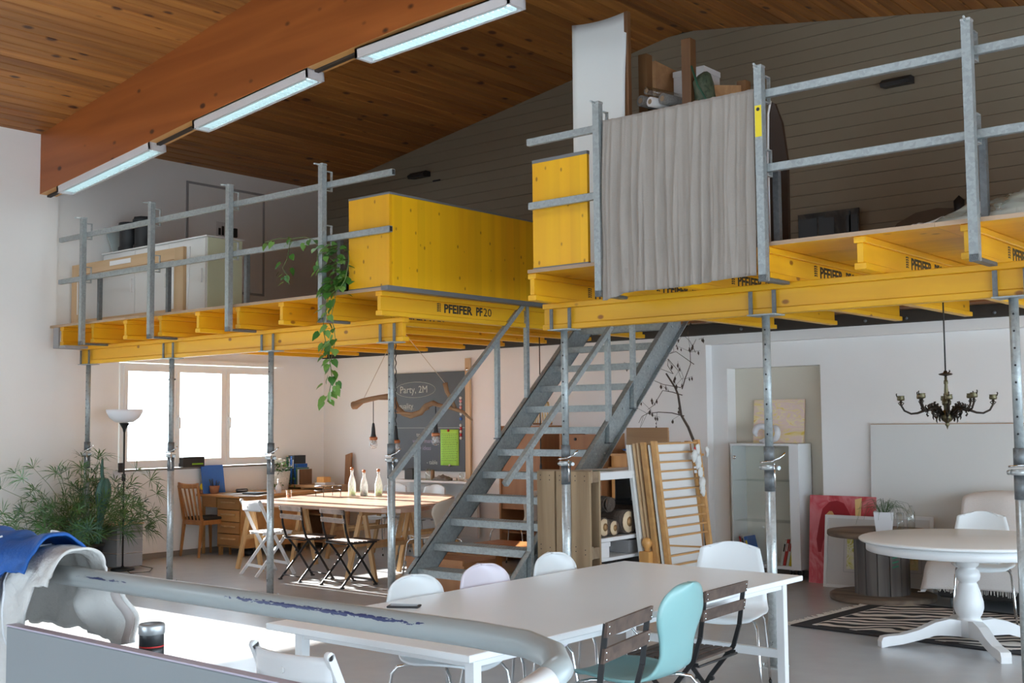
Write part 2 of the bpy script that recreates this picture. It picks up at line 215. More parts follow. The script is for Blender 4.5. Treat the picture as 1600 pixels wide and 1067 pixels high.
# ------------------------------------------------------------------ mesh builder
ROOTM = {}
class MB:
    def __init__(s): s.v = []; s.f = []; s.mi = []; s.sm = []; s.cur = 0; s.smooth = False
    def mat(s, i): s.cur = i; return s
    def add(s, vs, fs, smooth=None):
        b = len(s.v); s.v += [tuple(p) for p in vs]
        for f in fs: s.f.append([b + i for i in f]); s.mi.append(s.cur); s.sm.append(s.smooth if smooth is None else smooth)
        return s
    def box(s, x0, x1, y0, y1, z0, z1, bev=0.):
        if bev:
            # chamfered box: rounded in plan and elevation
            b = bev; P = []
            for z, i in ((z0, b), (z0 + b, 0), (z1 - b, 0), (z1, b)):
                P.append([(x0 + i, y0 + i + (b if 0 else 0), z), (x1 - i, y0 + i, z), (x1 - i, y1 - i, z), (x0 + i, y1 - i, z)])
            vs = [p for r_ in P for p in r_]; fs = [[3, 2, 1, 0], [12, 13, 14, 15]]
            for k in range(3):
                for j in range(4): fs.append([4 * k + j, 4 * k + (j + 1) % 4, 4 * k + 4 + (j + 1) % 4, 4 * k + 4 + j])
            return s.add(vs, fs, False)
        return s.add([(x0, y0, z0), (x1, y0, z0), (x1, y1, z0), (x0, y1, z0), (x0, y0, z1), (x1, y0, z1), (x1, y1, z1), (x0, y1, z1)],
                     [[3, 2, 1, 0], [4, 5, 6, 7], [0, 1, 5, 4], [1, 2, 6, 5], [2, 3, 7, 6], [3, 0, 4, 7]], False)
    def bar(s, p, q, w, h, up=(0, 0, 1), taper=1.):
        """rectangular bar from p to q, w across, h along up"""
        p = Vector(p); q = Vector(q); d = (q - p).normalized(); up = Vector(up)
        a = d.cross(up)
        if a.length < 1e-4: a = d.cross(Vector((0, 1, 0)))
        a.normalize(); b = a.cross(d).normalized(); vs = []
        for c, k in ((p, 1.), (q, taper)):
            for i, j in ((-1, -1), (1, -1), (1, 1), (-1, 1)): vs.append(c + a * i * w * .5 * k + b * j * h * .5 * k)
        return s.add(vs, [[0, 1, 2, 3], [7, 6, 5, 4], [0, 4, 5, 1], [1, 5, 6, 2], [2, 6, 7, 3], [3, 7, 4, 0]], False)
    def tube(s, pts, r, n=10, cap=True, flat=1.):
        pts = [Vector(p) for p in pts]; rr = r if isinstance(r, (list, tuple)) else [r] * len(pts)
        ds = []
        for i in range(len(pts)):
            a = pts[max(i - 1, 0)]; b = pts[min(i + 1, len(pts) - 1)]; ds.append((b - a).normalized())
        up = Vector((0, 0, 1)) if abs(ds[0].z) < .9 else Vector((1, 0, 0))
        a = ds[0].cross(up).normalized(); vs = []
        for i, p in enumerate(pts):
            a = (a - ds[i] * a.dot(ds[i])).normalized(); b = ds[i].cross(a)
            for k in range(n):
                t = 2 * math.pi * k / n; vs.append(p + a * math.cos(t) * rr[i] + b * math.sin(t) * rr[i] * flat)
        fs = [[i * n + k, i * n + (k + 1) % n, (i + 1) * n + (k + 1) % n, (i + 1) * n + k] for i in range(len(pts) - 1) for k in range(n)]
        s.add(vs, fs, True)
        if cap:
            b0 = len(s.v) - len(vs); m_ = (len(pts) - 1) * n
            s.f.append([b0 + k for k in range(n)][::-1]); s.f.append([b0 + m_ + k for k in range(n)]); s.mi += [s.cur] * 2; s.sm += [False] * 2
        return s
    def lathe(s, prof, c=(0, 0, 0), n=24, axis='Z', ang=2 * math.pi):
        """prof: list of (radius, height)"""
        vs = []; full = abs(ang - 2 * math.pi) < 1e-6; nn = n if full else n + 1
        for r_, h in prof:
            for k in range(nn):
                t = ang * k / n; x, y = r_ * math.cos(t), r_ * math.sin(t)
                p = (x, y, h) if axis == 'Z' else (h, x, y) if axis == 'X' else (y, h, x)
                vs.append((p[0] + c[0], p[1] + c[1], p[2] + c[2]))
        fs = [[i * nn + k, i * nn + (k + 1) % nn, (i + 1) * nn + (k + 1) % nn, (i + 1) * nn + k] for i in range(len(prof) - 1) for k in range(n if full else n)]
        s.add(vs, fs, True)
        b0 = len(s.v) - len(vs)
        if full and prof[0][0] > 1e-4: s.f.append([b0 + k for k in range(nn)][::-1]); s.mi.append(s.cur); s.sm.append(False)
        if full and prof[-1][0] > 1e-4: s.f.append([b0 + (len(prof) - 1) * nn + k for k in range(nn)]); s.mi.append(s.cur); s.sm.append(False)
        return s
    def prism(s, poly, h0, h1, axis='Z'):
        """polygon in the plane across axis, extruded h0..h1"""
        n = len(poly); vs = []
        for h in (h0, h1):
            for a, b in poly: vs.append((a, b, h) if axis == 'Z' else (a, h, b) if axis == 'Y' else (h, a, b))
        return s.add(vs, [list(range(n))[::-1], [n + i for i in range(n)]] + [[i, (i + 1) % n, n + (i + 1) % n, n + i] for i in range(n)], False)
    def grid(s, fn, nu, nv, thick=0., smooth=True):
        """sheet fn(u,v)->point for u,v in 0..1, optional thickness"""
        P = [[Vector(fn(i / nu, j / nv)) for j in range(nv + 1)] for i in range(nu + 1)]
        vs = [p for r_ in P for p in r_]; q = nv + 1
        fs = [[i * q + j, (i + 1) * q + j, (i + 1) * q + j + 1, i * q + j + 1] for i in range(nu) for j in range(nv)]
        if thick:
            N = []
            for i in range(nu + 1):
                for j in range(nv + 1):
                    du = P[min(i + 1, nu)][j] - P[max(i - 1, 0)][j]; dv = P[i][min(j + 1, nv)] - P[i][max(j - 1, 0)]
                    n_ = du.cross(dv); n_ = n_.normalized() if n_.length > 1e-9 else Vector((0, 0, 1)); N.append(n_)
            k = len(vs); vs = vs + [vs[i] - N[i] * thick for i in range(k)]
            fs = fs + [[k + a for a in f][::-1] for f in fs]
            rim = [i * q for i in range(nu + 1)] + [nu * q + j for j in range(1, nv + 1)] + [i * q + nv for i in range(nu - 1, -1, -1)] + [j for j in range(nv - 1, 0, -1)]
            for i in range(len(rim)):
                a, b = rim[i], rim[(i + 1) % len(rim)]; fs.append([b, a, k + a, k + b])
        return s.add(vs, fs, smooth)
    def build(s, name, mats, parent=None, world=True):
        me = bpy.data.meshes.new(name); inv = None
        if parent is not None and world:
            p = parent
            while p.parent: p = p.parent
            if p in ROOTM: inv = ROOTM[p].inverted()
        me.from_pydata([inv @ Vector(v) for v in s.v] if inv else s.v, [], s.f)
        if not isinstance(mats, (list, tuple)): mats = [mats]
        for m_ in mats: me.materials.append(M[m_] if isinstance(m_, str) else m_)
        me.polygons.foreach_set('material_index', s.mi); me.polygons.foreach_set('use_smooth', s.sm); me.update()
        o = bpy.data.objects.new(name, me); COL.objects.link(o)
        if parent is not None: o.parent = parent
        return o
def thing(name, label, cat, loc=(0, 0, 0), rz=0., group=None):
    o = bpy.data.objects.new(name, None); COL.objects.link(o); o.location = loc; o.rotation_euler = (0, 0, rz)
    o.empty_display_size = .1; o['label'] = label; o['category'] = cat
    if group: o['group'] = group
    ROOTM[o] = Matrix.Translation(loc) @ Matrix.Rotation(rz, 4, 'Z'); return o
def tag(o, label, cat, group=None):
    o['label'] = label; o['category'] = cat
    if group: o['group'] = group
    return o
def struct(o): o['kind'] = 'structure'; return o
def dup(root, loc, rz, label, group=None, mats=None):
    r_ = root.copy(); COL.objects.link(r_); r_.location = loc; r_.rotation_euler = (0, 0, rz); r_['label'] = label
    if group: r_['group'] = group
    kids = [o for o in COL.objects if o.parent == root]
    for ch in kids:
        c_ = ch.copy(); COL.objects.link(c_); c_.parent = r_
        for g_ in [o for o in COL.objects if o.parent == ch]:
            d_ = g_.copy(); COL.objects.link(d_); d_.parent = c_
    return r_
def place(root, loc, rz, label=None, group=None):
    root.location = loc; root.rotation_euler = (0, 0, rz)
    if label: root['label'] = label
    if group: root['group'] = group
    return root
def sharebox(name, mesh, mat, parent, loc, rot=(0, 0, 0), scale=(1, 1, 1)):
    o = bpy.data.objects.new(name, mesh); COL.objects.link(o); o.parent = parent; o.location = loc; o.rotation_euler = rot; o.scale = scale; return o
ORD = ['first', 'second', 'third', 'fourth', 'fifth', 'sixth', 'seventh', 'eighth', 'ninth', 'tenth', 'eleventh', 'twelfth']
# ================================================================== SETTING
XL, YB, XR, YF = -4.81, 3.80, 10.2, -10.2
def roof(x): return 4.87 + .163 * (x - XL) if x < 1.05 else 5.825 - .16 * (x - 1.05)
b = MB(); b.box(-6.2, XR + .3, YF - .3, 5.0, -.2, 0); struct(b.build('floor', 'floor'))
# left wall with two window openings
b = MB()
def wall_x(b, xi, xo, y0, y1, z1, holes):
    ys = sorted({y0, y1} | {h[0] for h in holes} | {h[1] for h in holes})
    for a, c in zip(ys, ys[1:]):
        h = [q for q in holes if q[0] <= a and c <= q[1]]
        if not h: b.box(min(xi, xo), max(xi, xo), a, c, 0, z1)
        else: b.box(min(xi, xo), max(xi, xo), a, c, 0, h[0][2]); b.box(min(xi, xo), max(xi, xo), a, c, h[0][3], z1)
wall_x(b, XL, XL - .3, -.2, 4.3, 5.2, [(.63, 2.97, 1.07, 2.35)])
wall_x(b, XL + .05, XL - .3, YF - .3, -.2, 5.2, [(-5.0, -1.0, 1.07, 2.35)])
struct(b.build('wall_left', 'wall'))
b = MB(); b.box(XL, XL + .018, -.2, 3.8, 0, .065); struct(b.build('baseboard_left', 'base'))
b = MB(); b.box(XL, 1.27, 3.785, 3.80, 0, .065); b.box(1.27, 1.45, 3.905, 3.92, 0, .065); b.box(2.5, 6.5, 3.905, 3.92, 0, .065); b.box(1.45, 2.5, 4.08, 4.095, 0, .065); struct(b.build('baseboard_back', 'base'))
# back wall: lower part with a shallow recess and a niche
b = MB(); b.box(-4.95, 1.27, YB, 4.3, 0, 2.49); b.box(1.27, XR + .3, YB, 4.3, 2.39, 2.49)
b.box(1.27, 1.45, 3.92, 4.3, 0, 2.39); b.box(1.45, 2.5, 3.92, 4.3, 2.135, 2.39); b.box(2.5, XR + .3, 3.92, 4.3, 0, 2.39)
struct(b.build('wall_back', 'wallr'))
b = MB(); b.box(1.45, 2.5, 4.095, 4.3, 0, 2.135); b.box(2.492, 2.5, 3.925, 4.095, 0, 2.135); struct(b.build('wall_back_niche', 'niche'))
b = MB(); b.box(XL, XR, 3.76, 3.80, 2.495, 2.605); o = struct(b.build('trim_1', 'steelbeam'))
for x in (1.72, 2.05, 3.05, 3.45, 4.25, 4.6, 5.1): 
    k = MB(); k.lathe([(.016, 0), (.016, -.012), (0, -.014)], (x, 3.76, 2.53), 8, 'Y'); k.build('bolt_head', 'galvd', o)
b = MB(); b.box(-4.95, XR + .3, 3.83, 4.3, 2.49, 5.95); wb = struct(b.build('wall_back_gable', 'steelbeam'))
bh = .123; z = 2.605; i = 0
while z < 5.80:
    z1 = z + bh - .004
    def xl(zz): return XL if zz <= 4.87 else XL + (zz - 4.87) / .163
    def xr(zz): return XR if zz <= roof(XR) else 1.05 + (5.825 - zz) / .16
    zt = min(z1, 5.81)
    poly = [(xl(z), z), (xr(z), z)]
    if z < roof(XR) < zt: poly.append((XR, roof(XR)))
    poly.append((xr(zt), zt)); poly.append((xl(zt), zt))
    if z < 4.87 < zt: poly.append((XL, 4.87))
    k = MB(); k.prism(poly, 3.79, 3.83, 'Y'); k.build('board', 'siding', wb); z += bh; i += 1
# front and right walls, behind the camera, with unseen openings added to light the room
b = MB()
b.box(XL - .3, -4., YF - .3, YF, 0, 6); b.box(-4., 1., YF - .3, YF, 0, 3.2); b.box(-4., 1., YF - .3, YF, 4.2, 6); b.box(0., 2., YF - .3, YF, 3.2, 4.2); b.box(1., 3., YF - .3, YF, 0, 3.2); b.box(3., 6., YF - .3, YF, 0, .2); b.box(3., 6., YF - .3, YF, 2.0, 2.6); b.box(1., 2., YF - .3, YF, 4.2, 6); b.box(2., 6., YF - .3, YF, 2.6, 6); b.box(6., XR + .3, YF - .3, YF, 0, 6)
struct(b.build('wall_front', 'wall'))
b = MB(); b.box(XR, XR + .3, YF, -9.0, 0, 5.2); b.box(XR, XR + .3, -9.0, 0, 0, .2); b.box(XR, XR + .3, -9.0, 0, 2.3, 5.2); b.box(XR, XR + .3, 0, .5, 0, 5.2); b.box(XR, XR + .3, .5, 3.5, 0, .2); b.box(XR, XR + .3, .5, 3.5, 2.3, 5.2); b.box(XR, XR + .3, 3.5, 4.3, 0, 5.2)
struct(b.build('wall_right', 'wall'))
# windows
def window(idx, x, y0, y1, z0, z1, mull, handles=()):
    b = MB(); f = .055
    b.box(x - .03, x + .03, y0, y1, z0, z0 + f); b.box(x - .03, x + .03, y0, y1, z1 - f, z1); b.box(x - .03, x + .03, y0, y0 + f, z0 + f, z1 - f); b.box(x - .03, x + .03, y1 - f, y1, z0 + f, z1 - f)
    for m_ in mull: b.box(x - .03, x + .03, m_ - .022, m_ + .022, z0 + f, z1 - f)
    wn = struct(b.build('window_%d' % idx, 'winframe'))
    es = [y0 + f - .01] + [q for m_ in mull for q in (m_ - .016, m_ + .016)] + [y1 - f + .01]
    for k in range(len(mull) + 1):
        a, c = es[2 * k], es[2 * k + 1]; s = MB(); t = .05; za, zb = z0 + f - .01, z1 - f + .01
        s.box(x, x + .045, a, c, za, za + t); s.box(x, x + .045, a, c, zb - t, zb); s.box(x, x + .045, a, a + t, za + t, zb - t); s.box(x, x + .045, c - t, c, za + t, zb - t)
        sh = s.build('sash', 'winframe', wn)
        g = MB(); g.box(x + .012, x + .016, a + t, c - t, za + t, zb - t); g.build('pane', 'glass', sh)
        if k in handles:
            h = MB(); yy = a + t * .5; zc = (za + zb) / 2 - .03; h.box(x + .045, x + .055, yy - .014, yy + .014, zc - .035, zc + .035, .003); h.box(x + .07, x + .088, yy - .011, yy + .011, zc - .13, zc + .012, .004); h.box(x + .05, x + .075, yy - .008, yy + .008, zc - .008, zc + .008); h.build('handle', 'white', sh)
    return wn
window(1, XL - .015, .64, 2.96, 1.08, 2.34, (1.385, 2.135), (1, 2))
window(2, XL - .015, -5.0, -1.0, 1.08, 2.34, (-3.66, -2.32), ())
b = MB(); b.box(XL, XL + .03, .60, 2.98, 1.052, 1.075); struct(b.build('trim_2', 'base'))
b = MB(); b.box(XL, XL + .07, .60, 3.05, 2.35, 2.40); struct(b.build('trim_3', 'winframe'))
# ceiling: dark backing with an unseen opening added to light the tables, and one plank object per board
b = MB(); SX0, SX1, SY0, SY1 = 2.9, 4.7, -3.8, -2.2
def slab(x0, x1, y0, y1):
    P = lambda x, y, d: (x, y, (roof(x) if x <= 1.05 else 5.825 - .16 * (x - 1.05)) + d)
    b.add([P(x0, y0, .05), P(x1, y0, .05), P(x1, y1, .05), P(x0, y1, .05), P(x0, y0, .15), P(x1, y0, .15), P(x1, y1, .15), P(x0, y1, .15)], [[3, 2, 1, 0], [4, 5, 6, 7], [0, 1, 5, 4], [1, 2, 6, 5], [2, 3, 7, 6], [3, 0, 4, 7]], False)
slab(XL - .3, 1.05, YF - .3, 4.3); slab(1.05, SX0, YF - .3, 4.3); slab(SX1, XR + .3, YF - .3, 4.3); slab(SX0, SX1, YF - .3, SY0); slab(SX0, SX1, SY1, 4.3)
ce = struct(b.build('ceiling', 'steelbeam'))
pw = .142
def plank_mesh(L=7.03):
    k = MB(); h = pw / 2 - .0055; g = .006
    P = [(-h, .02), (-h, .010), (-h + g, 0), (h - g, 0), (h, .010), (h, .02)]
    k.prism(P, -L, L, 'Y'); me = bpy.data.meshes.new('plank'); me.from_pydata(k.v, [], k.f); me.materials.append(M['ceil']); return me
pm = plank_mesh(); aL = math.atan(.163); aR = math.atan(.16)
n = int(5.86 / math.cos(aL) / pw)
for i in range(n + 1):
    x = 1.05 - (i + .5) * pw * math.cos(aL)
    sharebox('plank', pm, None, ce, (x, -3.2, roof(x)), (0, -aL, 0))
for i in range(int(9.15 / math.cos(aR) / pw)):
    x = 1.05 + (i + .5) * pw * math.cos(aR)
    if SX0 - .08 < x < SX1 + .08:
        if x < SX0 + .1: p1 = plank_mesh((SY0 - YF) / 2); p2 = plank_mesh((3.83 - SY1) / 2)
        sharebox('plank', p1, None, ce, (x, (SY0 + YF) / 2, roof(x)), (0, aR, 0)); sharebox('plank', p2, None, ce, (x, (3.83 + SY1) / 2, roof(x)), (0, aR, 0))
    else: sharebox('plank', pm, None, ce, (x, -3.2, roof(x)), (0, aR, 0))
# outside: ground and a hedge seen blown out through the panes
b = MB(); b.box(-60, XL - .35, -40, 40, -.6, -.5); struct(b.build('ground_outside', 'out'))
# ================================================================== ROOF BEAM AND ITS LAMPS
BX = [(-4.81, 4.19), (-3.8, 4.305), (-2.8, 4.42), (-1.86, 4.535), (-1.0, 4.625), (-.18, 4.705), (.47, 4.76), (1.05, 4.80), (1.6, 4.825), (2.4, 4.82), (3.2, 4.79), (4.2, 4.70), (6.0, 4.45), (10.2, 3.9)]
def zb(x):
    for (x0, z0), (x1, z1) in zip(BX, BX[1:]):
        if x0 <= x <= x1: return z0 + (z1 - z0) * (x - x0) / (x1 - x0)
t = thing('glulam_roof_beam', 'large reddish glued laminated roof beam under the plank ceiling', 'beam', (XL, -.32, 4.2))
k = MB(); n_ = len(BX); vs = []
for y in (-.42, -.22):
    for x, z in BX: vs += [(x, y, z), (x, y, roof(x) + .01)]
q = 2 * n_; fs = []
for i in range(n_ - 1):
    fs.append([2 * i, 2 * i + 2, 2 * i + 3, 2 * i + 1]); fs.append([q + 2 * i + 1, q + 2 * i + 3, q + 2 * i + 2, q + 2 * i])
    fs.append([2 * i + 1, 2 * i + 3, q + 2 * i + 3, q + 2 * i + 1])
k.add(vs, fs + [[0, 1, q + 1, q], [2 * n_ - 2, q + 2 * n_ - 2, q + 2 * n_ - 1, 2 * n_ - 1]], False)
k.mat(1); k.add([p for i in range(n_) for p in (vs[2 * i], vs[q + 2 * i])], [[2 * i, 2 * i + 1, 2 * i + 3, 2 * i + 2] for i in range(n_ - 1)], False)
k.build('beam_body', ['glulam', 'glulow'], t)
k = MB()
for (x0, z0), (x1, z1) in zip(BX[:-2], BX[1:]):
    k.add([(x0, -.335, z0 - .022), (x0, -.29, z0 - .022), (x0, -.29, z0), (x0, -.335, z0), (x1, -.335, z1 - .022), (x1, -.29, z1 - .022), (x1, -.29, z1), (x1, -.335, z1)],
          [[0, 1, 5, 4], [1, 2, 6, 5], [3, 0, 4, 7]], False)
k.build('cable_duct', 'rail', t)
def lamp(x0, x1, drop, label):
    za, zb_ = zb(x0) - drop, zb(x1) - drop
    t = thing('ceiling_lamp', label, 'lamp', ((x0 + x1) / 2, -.32, (za + zb_) / 2), 0, 'fluorescent lamps under the roof beam')
    d = Vector((x1 - x0, 0, zb_ - za)); L = d.length; d.normalize(); up = Vector((0, 1, 0)).cross(d) * -1
    if up.z < 0: up = -up
    o0 = Vector((x0, -.32, za))
    def P(s, y, h): return o0 + d * s + Vector((0, y, 0)) + up * h
    def bx(k, s0, s1, y0, y1, h0, h1):
        k.add([P(s0, y0, h0), P(s1, y0, h0), P(s1, y1, h0), P(s0, y1, h0), P(s0, y0, h1), P(s1, y0, h1), P(s1, y1, h1), P(s0, y1, h1)],
              [[3, 2, 1, 0], [4, 5, 6, 7], [0, 1, 5, 4], [1, 2, 6, 5], [2, 3, 7, 6], [3, 0, 4, 7]], False)
    k = MB(); W = .095; H = .085
    bx(k, 0, L, -W, W, H - .012, H); bx(k, 0, L, -W, -W + .018, 0, H); bx(k, 0, L, W - .018, W, 0, H); bx(k, 0, .03, -W, W, 0, H); bx(k, L - .03, L, -W, W, 0, H)
    k.build('housing', 'lampw', t)
    k = MB(); k.tube([P(.07, 0, .045), P(L - .07, 0, .045)], .02, 10); k.build('tube', 'tube', t)
    k = MB(); bx(k, .03, L - .03, -W + .02, W - .02, .068, .071); k.build('reflector', 'lampw', t)
    n = 30
    lou = None
    k = MB(); k.cur = 0
    for i in range(n):
        s = .10 + (L - .2) * i / (n - 1); bx(k, s, s + .0025, -.06, .06, .004, .028)
    bx(k, .06, L - .06, -.064, -.058, .0, .05); bx(k, .06, L - .06, .058, .064, 0, .05)
    lo = k.build('louvre', 'louvre', t); lo['kind'] = 'stuff'
    for s in (L * .3, L * .7):
        k = MB(); k.tube([P(s, -.05, H), P(s, -.05, H + drop - .06)], .005, 6); k.build('hanger', 'chrome', t)
    ld = bpy.data.lights.new('fluorescent_light', 'AREA'); ld.shape = 'RECTANGLE'; ld.size = L - .2; ld.size_y = .1; ld.energy = 5; ld.color = (.82, .96, 1)
    lo_ = bpy.data.objects.new('fluorescent_light', ld); COL.objects.link(lo_); lo_.parent = t
    mw = Matrix((( d.x, 0, up.x, 0), (d.y, -1 if False else 1, up.y, 0), (d.z, 0, up.z, 0), (0, 0, 0, 1))); mw.translation = P(L / 2, 0, -.004)
    lo_.matrix_basis = ROOTM[t].inverted() @ mw
lamp(-4.40, -2.60, .075, 'fluorescent lamp under the roof beam nearest the left wall')
lamp(-1.88, -.18, .085, 'middle fluorescent lamp under the roof beam')
lamp(.42, 2.12, .10, 'fluorescent lamp under the roof beam farthest from the left wall')
# gable wall fittings and the framed panel on the upper left wall
for (x, z, lb) in ((-2.86, 4.79, 'small dark emergency lamp on the gable wall left of the tall canvas'), (3.46, 4.77, 'small dark emergency lamp on the gable wall right of the hanging cloth')):
    t = thing('wall_lamp', lb, 'lamp', (x, 3.79, z)); k = MB(); k.prism([(3.79, z - .02), (3.66, z - .035), (3.64, z + .0), (3.70, z + .045), (3.79, z + .045)], x - .15, x + .13, 'X'); k.build('housing', 'rubber', t)
    k = MB(); k.box(x - .12, x + .10, 3.655, 3.66, z - .03, z - .004); k.build('diffuser', 'greyd', t)
t = thing('small_cable_clip', 'tiny dark clip on the gable wall below the left emergency lamp', 'clip', (-2.62, 3.79, 4.70)); k = MB(); k.box(-2.68, -2.56, 3.775, 3.79, 4.69, 4.71); k.build('clip_body', 'rubber', t)
t = thing('wall_hatch', 'flush rectangular panel with dark outline on the upper left wall', 'panel', (XL, 2.14, 3.3))
k = MB(); k.box(XL, XL + .008, 1.56, 2.72, 3.32, 4.63); k.build('hatch_panel', 'wall', t)
k = MB()
for y0, y1, z0, z1 in ((1.53, 1.56, 3.29, 4.66), (2.72, 2.75, 3.29, 4.66), (1.56, 2.72, 3.29, 3.32), (1.56, 2.72, 4.63, 4.66)): k.box(XL, XL + .014, y0, y1, z0, z1)
k.build('hatch_frame', 'ledp', t)
t = thing('small_poster', 'small white poster with dark figures on the upper left wall', 'poster', (XL + .01, 2.12, 3.95))
k = MB(); k.box(XL + .009, XL + .013, 1.98, 2.22, 3.9, 4.2); k.build('poster_sheet', 'mount', t)
k = MB()
for y, h in ((2.03, .09), (2.08, .12), (2.14, .10)): k.box(XL + .013, XL + .015, y - .018, y + .018, 4.03, 4.03 + h)
for z in (3.94, 3.965, 3.99): k.box(XL + .013, XL + .015, 2.01, 2.15, z, z + .01)
k.build('printed_figures', 'blackl', t)
t = tag(MB().box(XL + .009, XL + .04, 2.24, 2.29, 4.02, 4.14, .005).build('light_switch', 'rubber'), 'small dark switch beside the poster on the upper left wall', 'switch')
# ================================================================== MEZZANINE
H = 2.286; ZJ = H + .2; ZD = H + .4; ZT = ZD + .027; YA = -.307; YJ = 3.50
def hbeam(k, axis, a0, a1, c, z0):
    """timber I-beam: two 80 x 40 flanges with a slim web, ends rounded by a chamfer"""
    def bx(k, a0, a1, w, za, zb_):
        if axis == 'X': k.box(a0, a1, c - w, c + w, za, zb_, .004)
        else: k.box(c - w, c + w, a0, a1, za, zb_, .004)
    bx(k, a0, a1, .037, z0, z0 + .04); bx(k, a0, a1, .037, z0 + .16, z0 + .2); bx(k, a0 + .003, a1 - .02, .019, z0 + .04, z0 + .16)
FONT = bpy.data.fonts[0] if bpy.data.fonts else None
def text_mesh(s, size, mat, parent, loc, rot, ext=.0006, sx=1., bold=0., fit=None):
    cu = bpy.data.curves.new('t', 'FONT'); cu.body = s; cu.size = size; cu.extrude = ext; cu.resolution_u = 2; cu.offset = bold
    o = bpy.data.objects.new('t', cu); COL.objects.link(o); bpy.context.view_layer.update()
    me = bpy.data.meshes.new_from_object(o.evaluated_get(bpy.context.evaluated_depsgraph_get())); bpy.data.objects.remove(o)
    if fit: sx = fit / max(v.co.x for v in me.vertices)
    me.materials.clear(); me.materials.append(M[mat]); me.name = 'lettering'
    q = bpy.data.objects.new('lettering', me); COL.objects.link(q); q.parent = parent; q.scale = (sx, 1, 1)
    mw = Matrix.Translation(loc) @ Matrix.Rotation(rot[2], 4, 'Z') @ Matrix.Rotation(rot[0], 4, 'X') @ Matrix.Diagonal((sx, 1, 1, 1))
    q.matrix_basis = (ROOTM[parent].inverted() if parent in ROOTM else Matrix()) @ mw
    return q
def brand(parent, x, y, z):
    """printed maker's mark on the web facing +X: emblem of bars, bold word, type number"""
    k = MB()
    for i in range(5):
        zz = z + .002 + i * .0155
        k.add([(x, y + .002, zz), (x, y + .03, zz + (.004)), (x, y + .03, zz + .014), (x, y + .002, zz + .010)], [[0, 1, 2, 3]])
        k.add([(x, y + .034, zz + .004), (x, y + .05, zz), (x, y + .05, zz + .010), (x, y + .034, zz + .014)], [[0, 1, 2, 3]])
    k.build('emblem', 'blackl', parent)
    for w_, yy, wd, bo in (('PFEIFER', .090, .375, .0035), ('PF', .512, .090, .0035), ('20', .612, .115, 0)):
        q = text_mesh(w_, .105, 'blackl', parent, (x, y + yy, z), (R(90), 0, R(90)), bold=bo, fit=wd)
# joists
xs_l = [-4.437 + .6285 * i for i in range(9)]; xs_r = [2.216 + .6295 * i for i in range(9)]
for i, x in enumerate(xs_l):
    lb = 'yellow timber joist of the left deck, %s from the left wall' % ORD[i] if i < 8 else 'yellow timber joist of the left deck beside the stair opening, with black lettering'
    t = thing('deck_joist', lb, 'joist', (x, YA, ZJ), 0, 'yellow joists of the left deck')
    k = MB(); hbeam(k, 'Y', YA, YJ + (.12 if i == 8 else 0), x, ZJ); k.build('joist_body', 'yely', t)
    if i == 8: brand(t, x + .0197, .369, ZJ + .072)
    if i == 7: brand(t, x + .0197, .42, ZJ + .066)
for i, x in enumerate(xs_r):
    t = thing('deck_joist', 'yellow lettered timber joist of the right deck, %s from the stair opening' % ORD[i], 'joist', (x, YA, ZJ), 0, 'yellow joists of the right deck')
    k = MB(); hbeam(k, 'Y', YA, YJ, x, ZJ); k.build('joist_body', 'yely', t)
    brand(t, x + .0197, .365, ZJ + .07)
# front main beams
for (x0, x1, lb) in ((-4.52, .60, 'long yellow timber main beam under the front of the left deck'), (2.10, 7.6, 'long yellow timber main beam under the front of the right deck')):
    t = thing('main_beam', lb, 'beam', (x0, 0, H)); k = MB(); hbeam(k, 'X', x0, x1, 0, H); k.build('beam_body', 'yel', t)
# rear main beams and props hidden in shade carry the joists at the back wall
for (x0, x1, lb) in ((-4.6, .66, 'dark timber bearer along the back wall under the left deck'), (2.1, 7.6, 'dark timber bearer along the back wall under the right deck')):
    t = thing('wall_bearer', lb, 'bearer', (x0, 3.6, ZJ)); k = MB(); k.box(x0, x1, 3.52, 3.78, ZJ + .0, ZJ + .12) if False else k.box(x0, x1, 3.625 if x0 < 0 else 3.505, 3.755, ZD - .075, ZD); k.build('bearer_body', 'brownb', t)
# deck boards (three-ply yellow panels, raw edge to the front)
def deck(x0, x1, lb, w=.5):
    t = thing('mezzanine_deck', lb, 'deck', (x0, YA, ZD)); x = x0; 
    while x < x1 - .01:
        xe = min(x + 1.5, x1); y = YA - .02
        while y < 3.74:
            ye = min(y + w, 3.75); k = MB(); g = .001
            v = [(x + g, y + g, ZD + .001), (xe - g, y + g, ZD + .001), (xe - g, ye - g, ZD + .001), (x + g, ye - g, ZD + .001), (x + g, y + g, ZT), (xe - g, y + g, ZT), (xe - g, ye - g, ZT), (x + g, ye - g, ZT)]
            k.add(v, [[3, 2, 1, 0], [4, 5, 6, 7]], False); k.mat(1); k.add(v, [[0, 1, 5, 4], [1, 2, 6, 5], [2, 3, 7, 6], [3, 0, 4, 7]], False)
            k.build('deck_board', ['yel', 'plyedge'], t); y = ye
        x = xe
deck(-4.66, .64, 'yellow boarded floor of the left mezzanine'); deck(2.19, 7.6, 'yellow boarded floor of the right mezzanine')
# boards joining both decks behind the stair opening
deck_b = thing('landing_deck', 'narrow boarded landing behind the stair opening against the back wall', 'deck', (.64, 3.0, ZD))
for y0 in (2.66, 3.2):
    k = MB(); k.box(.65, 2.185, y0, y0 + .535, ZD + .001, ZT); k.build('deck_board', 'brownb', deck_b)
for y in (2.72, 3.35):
    k = MB(); k.box(.605, 2.175, y, y + .07, ZD - .10, ZD); k.build('bearer', 'brownb', deck_b)
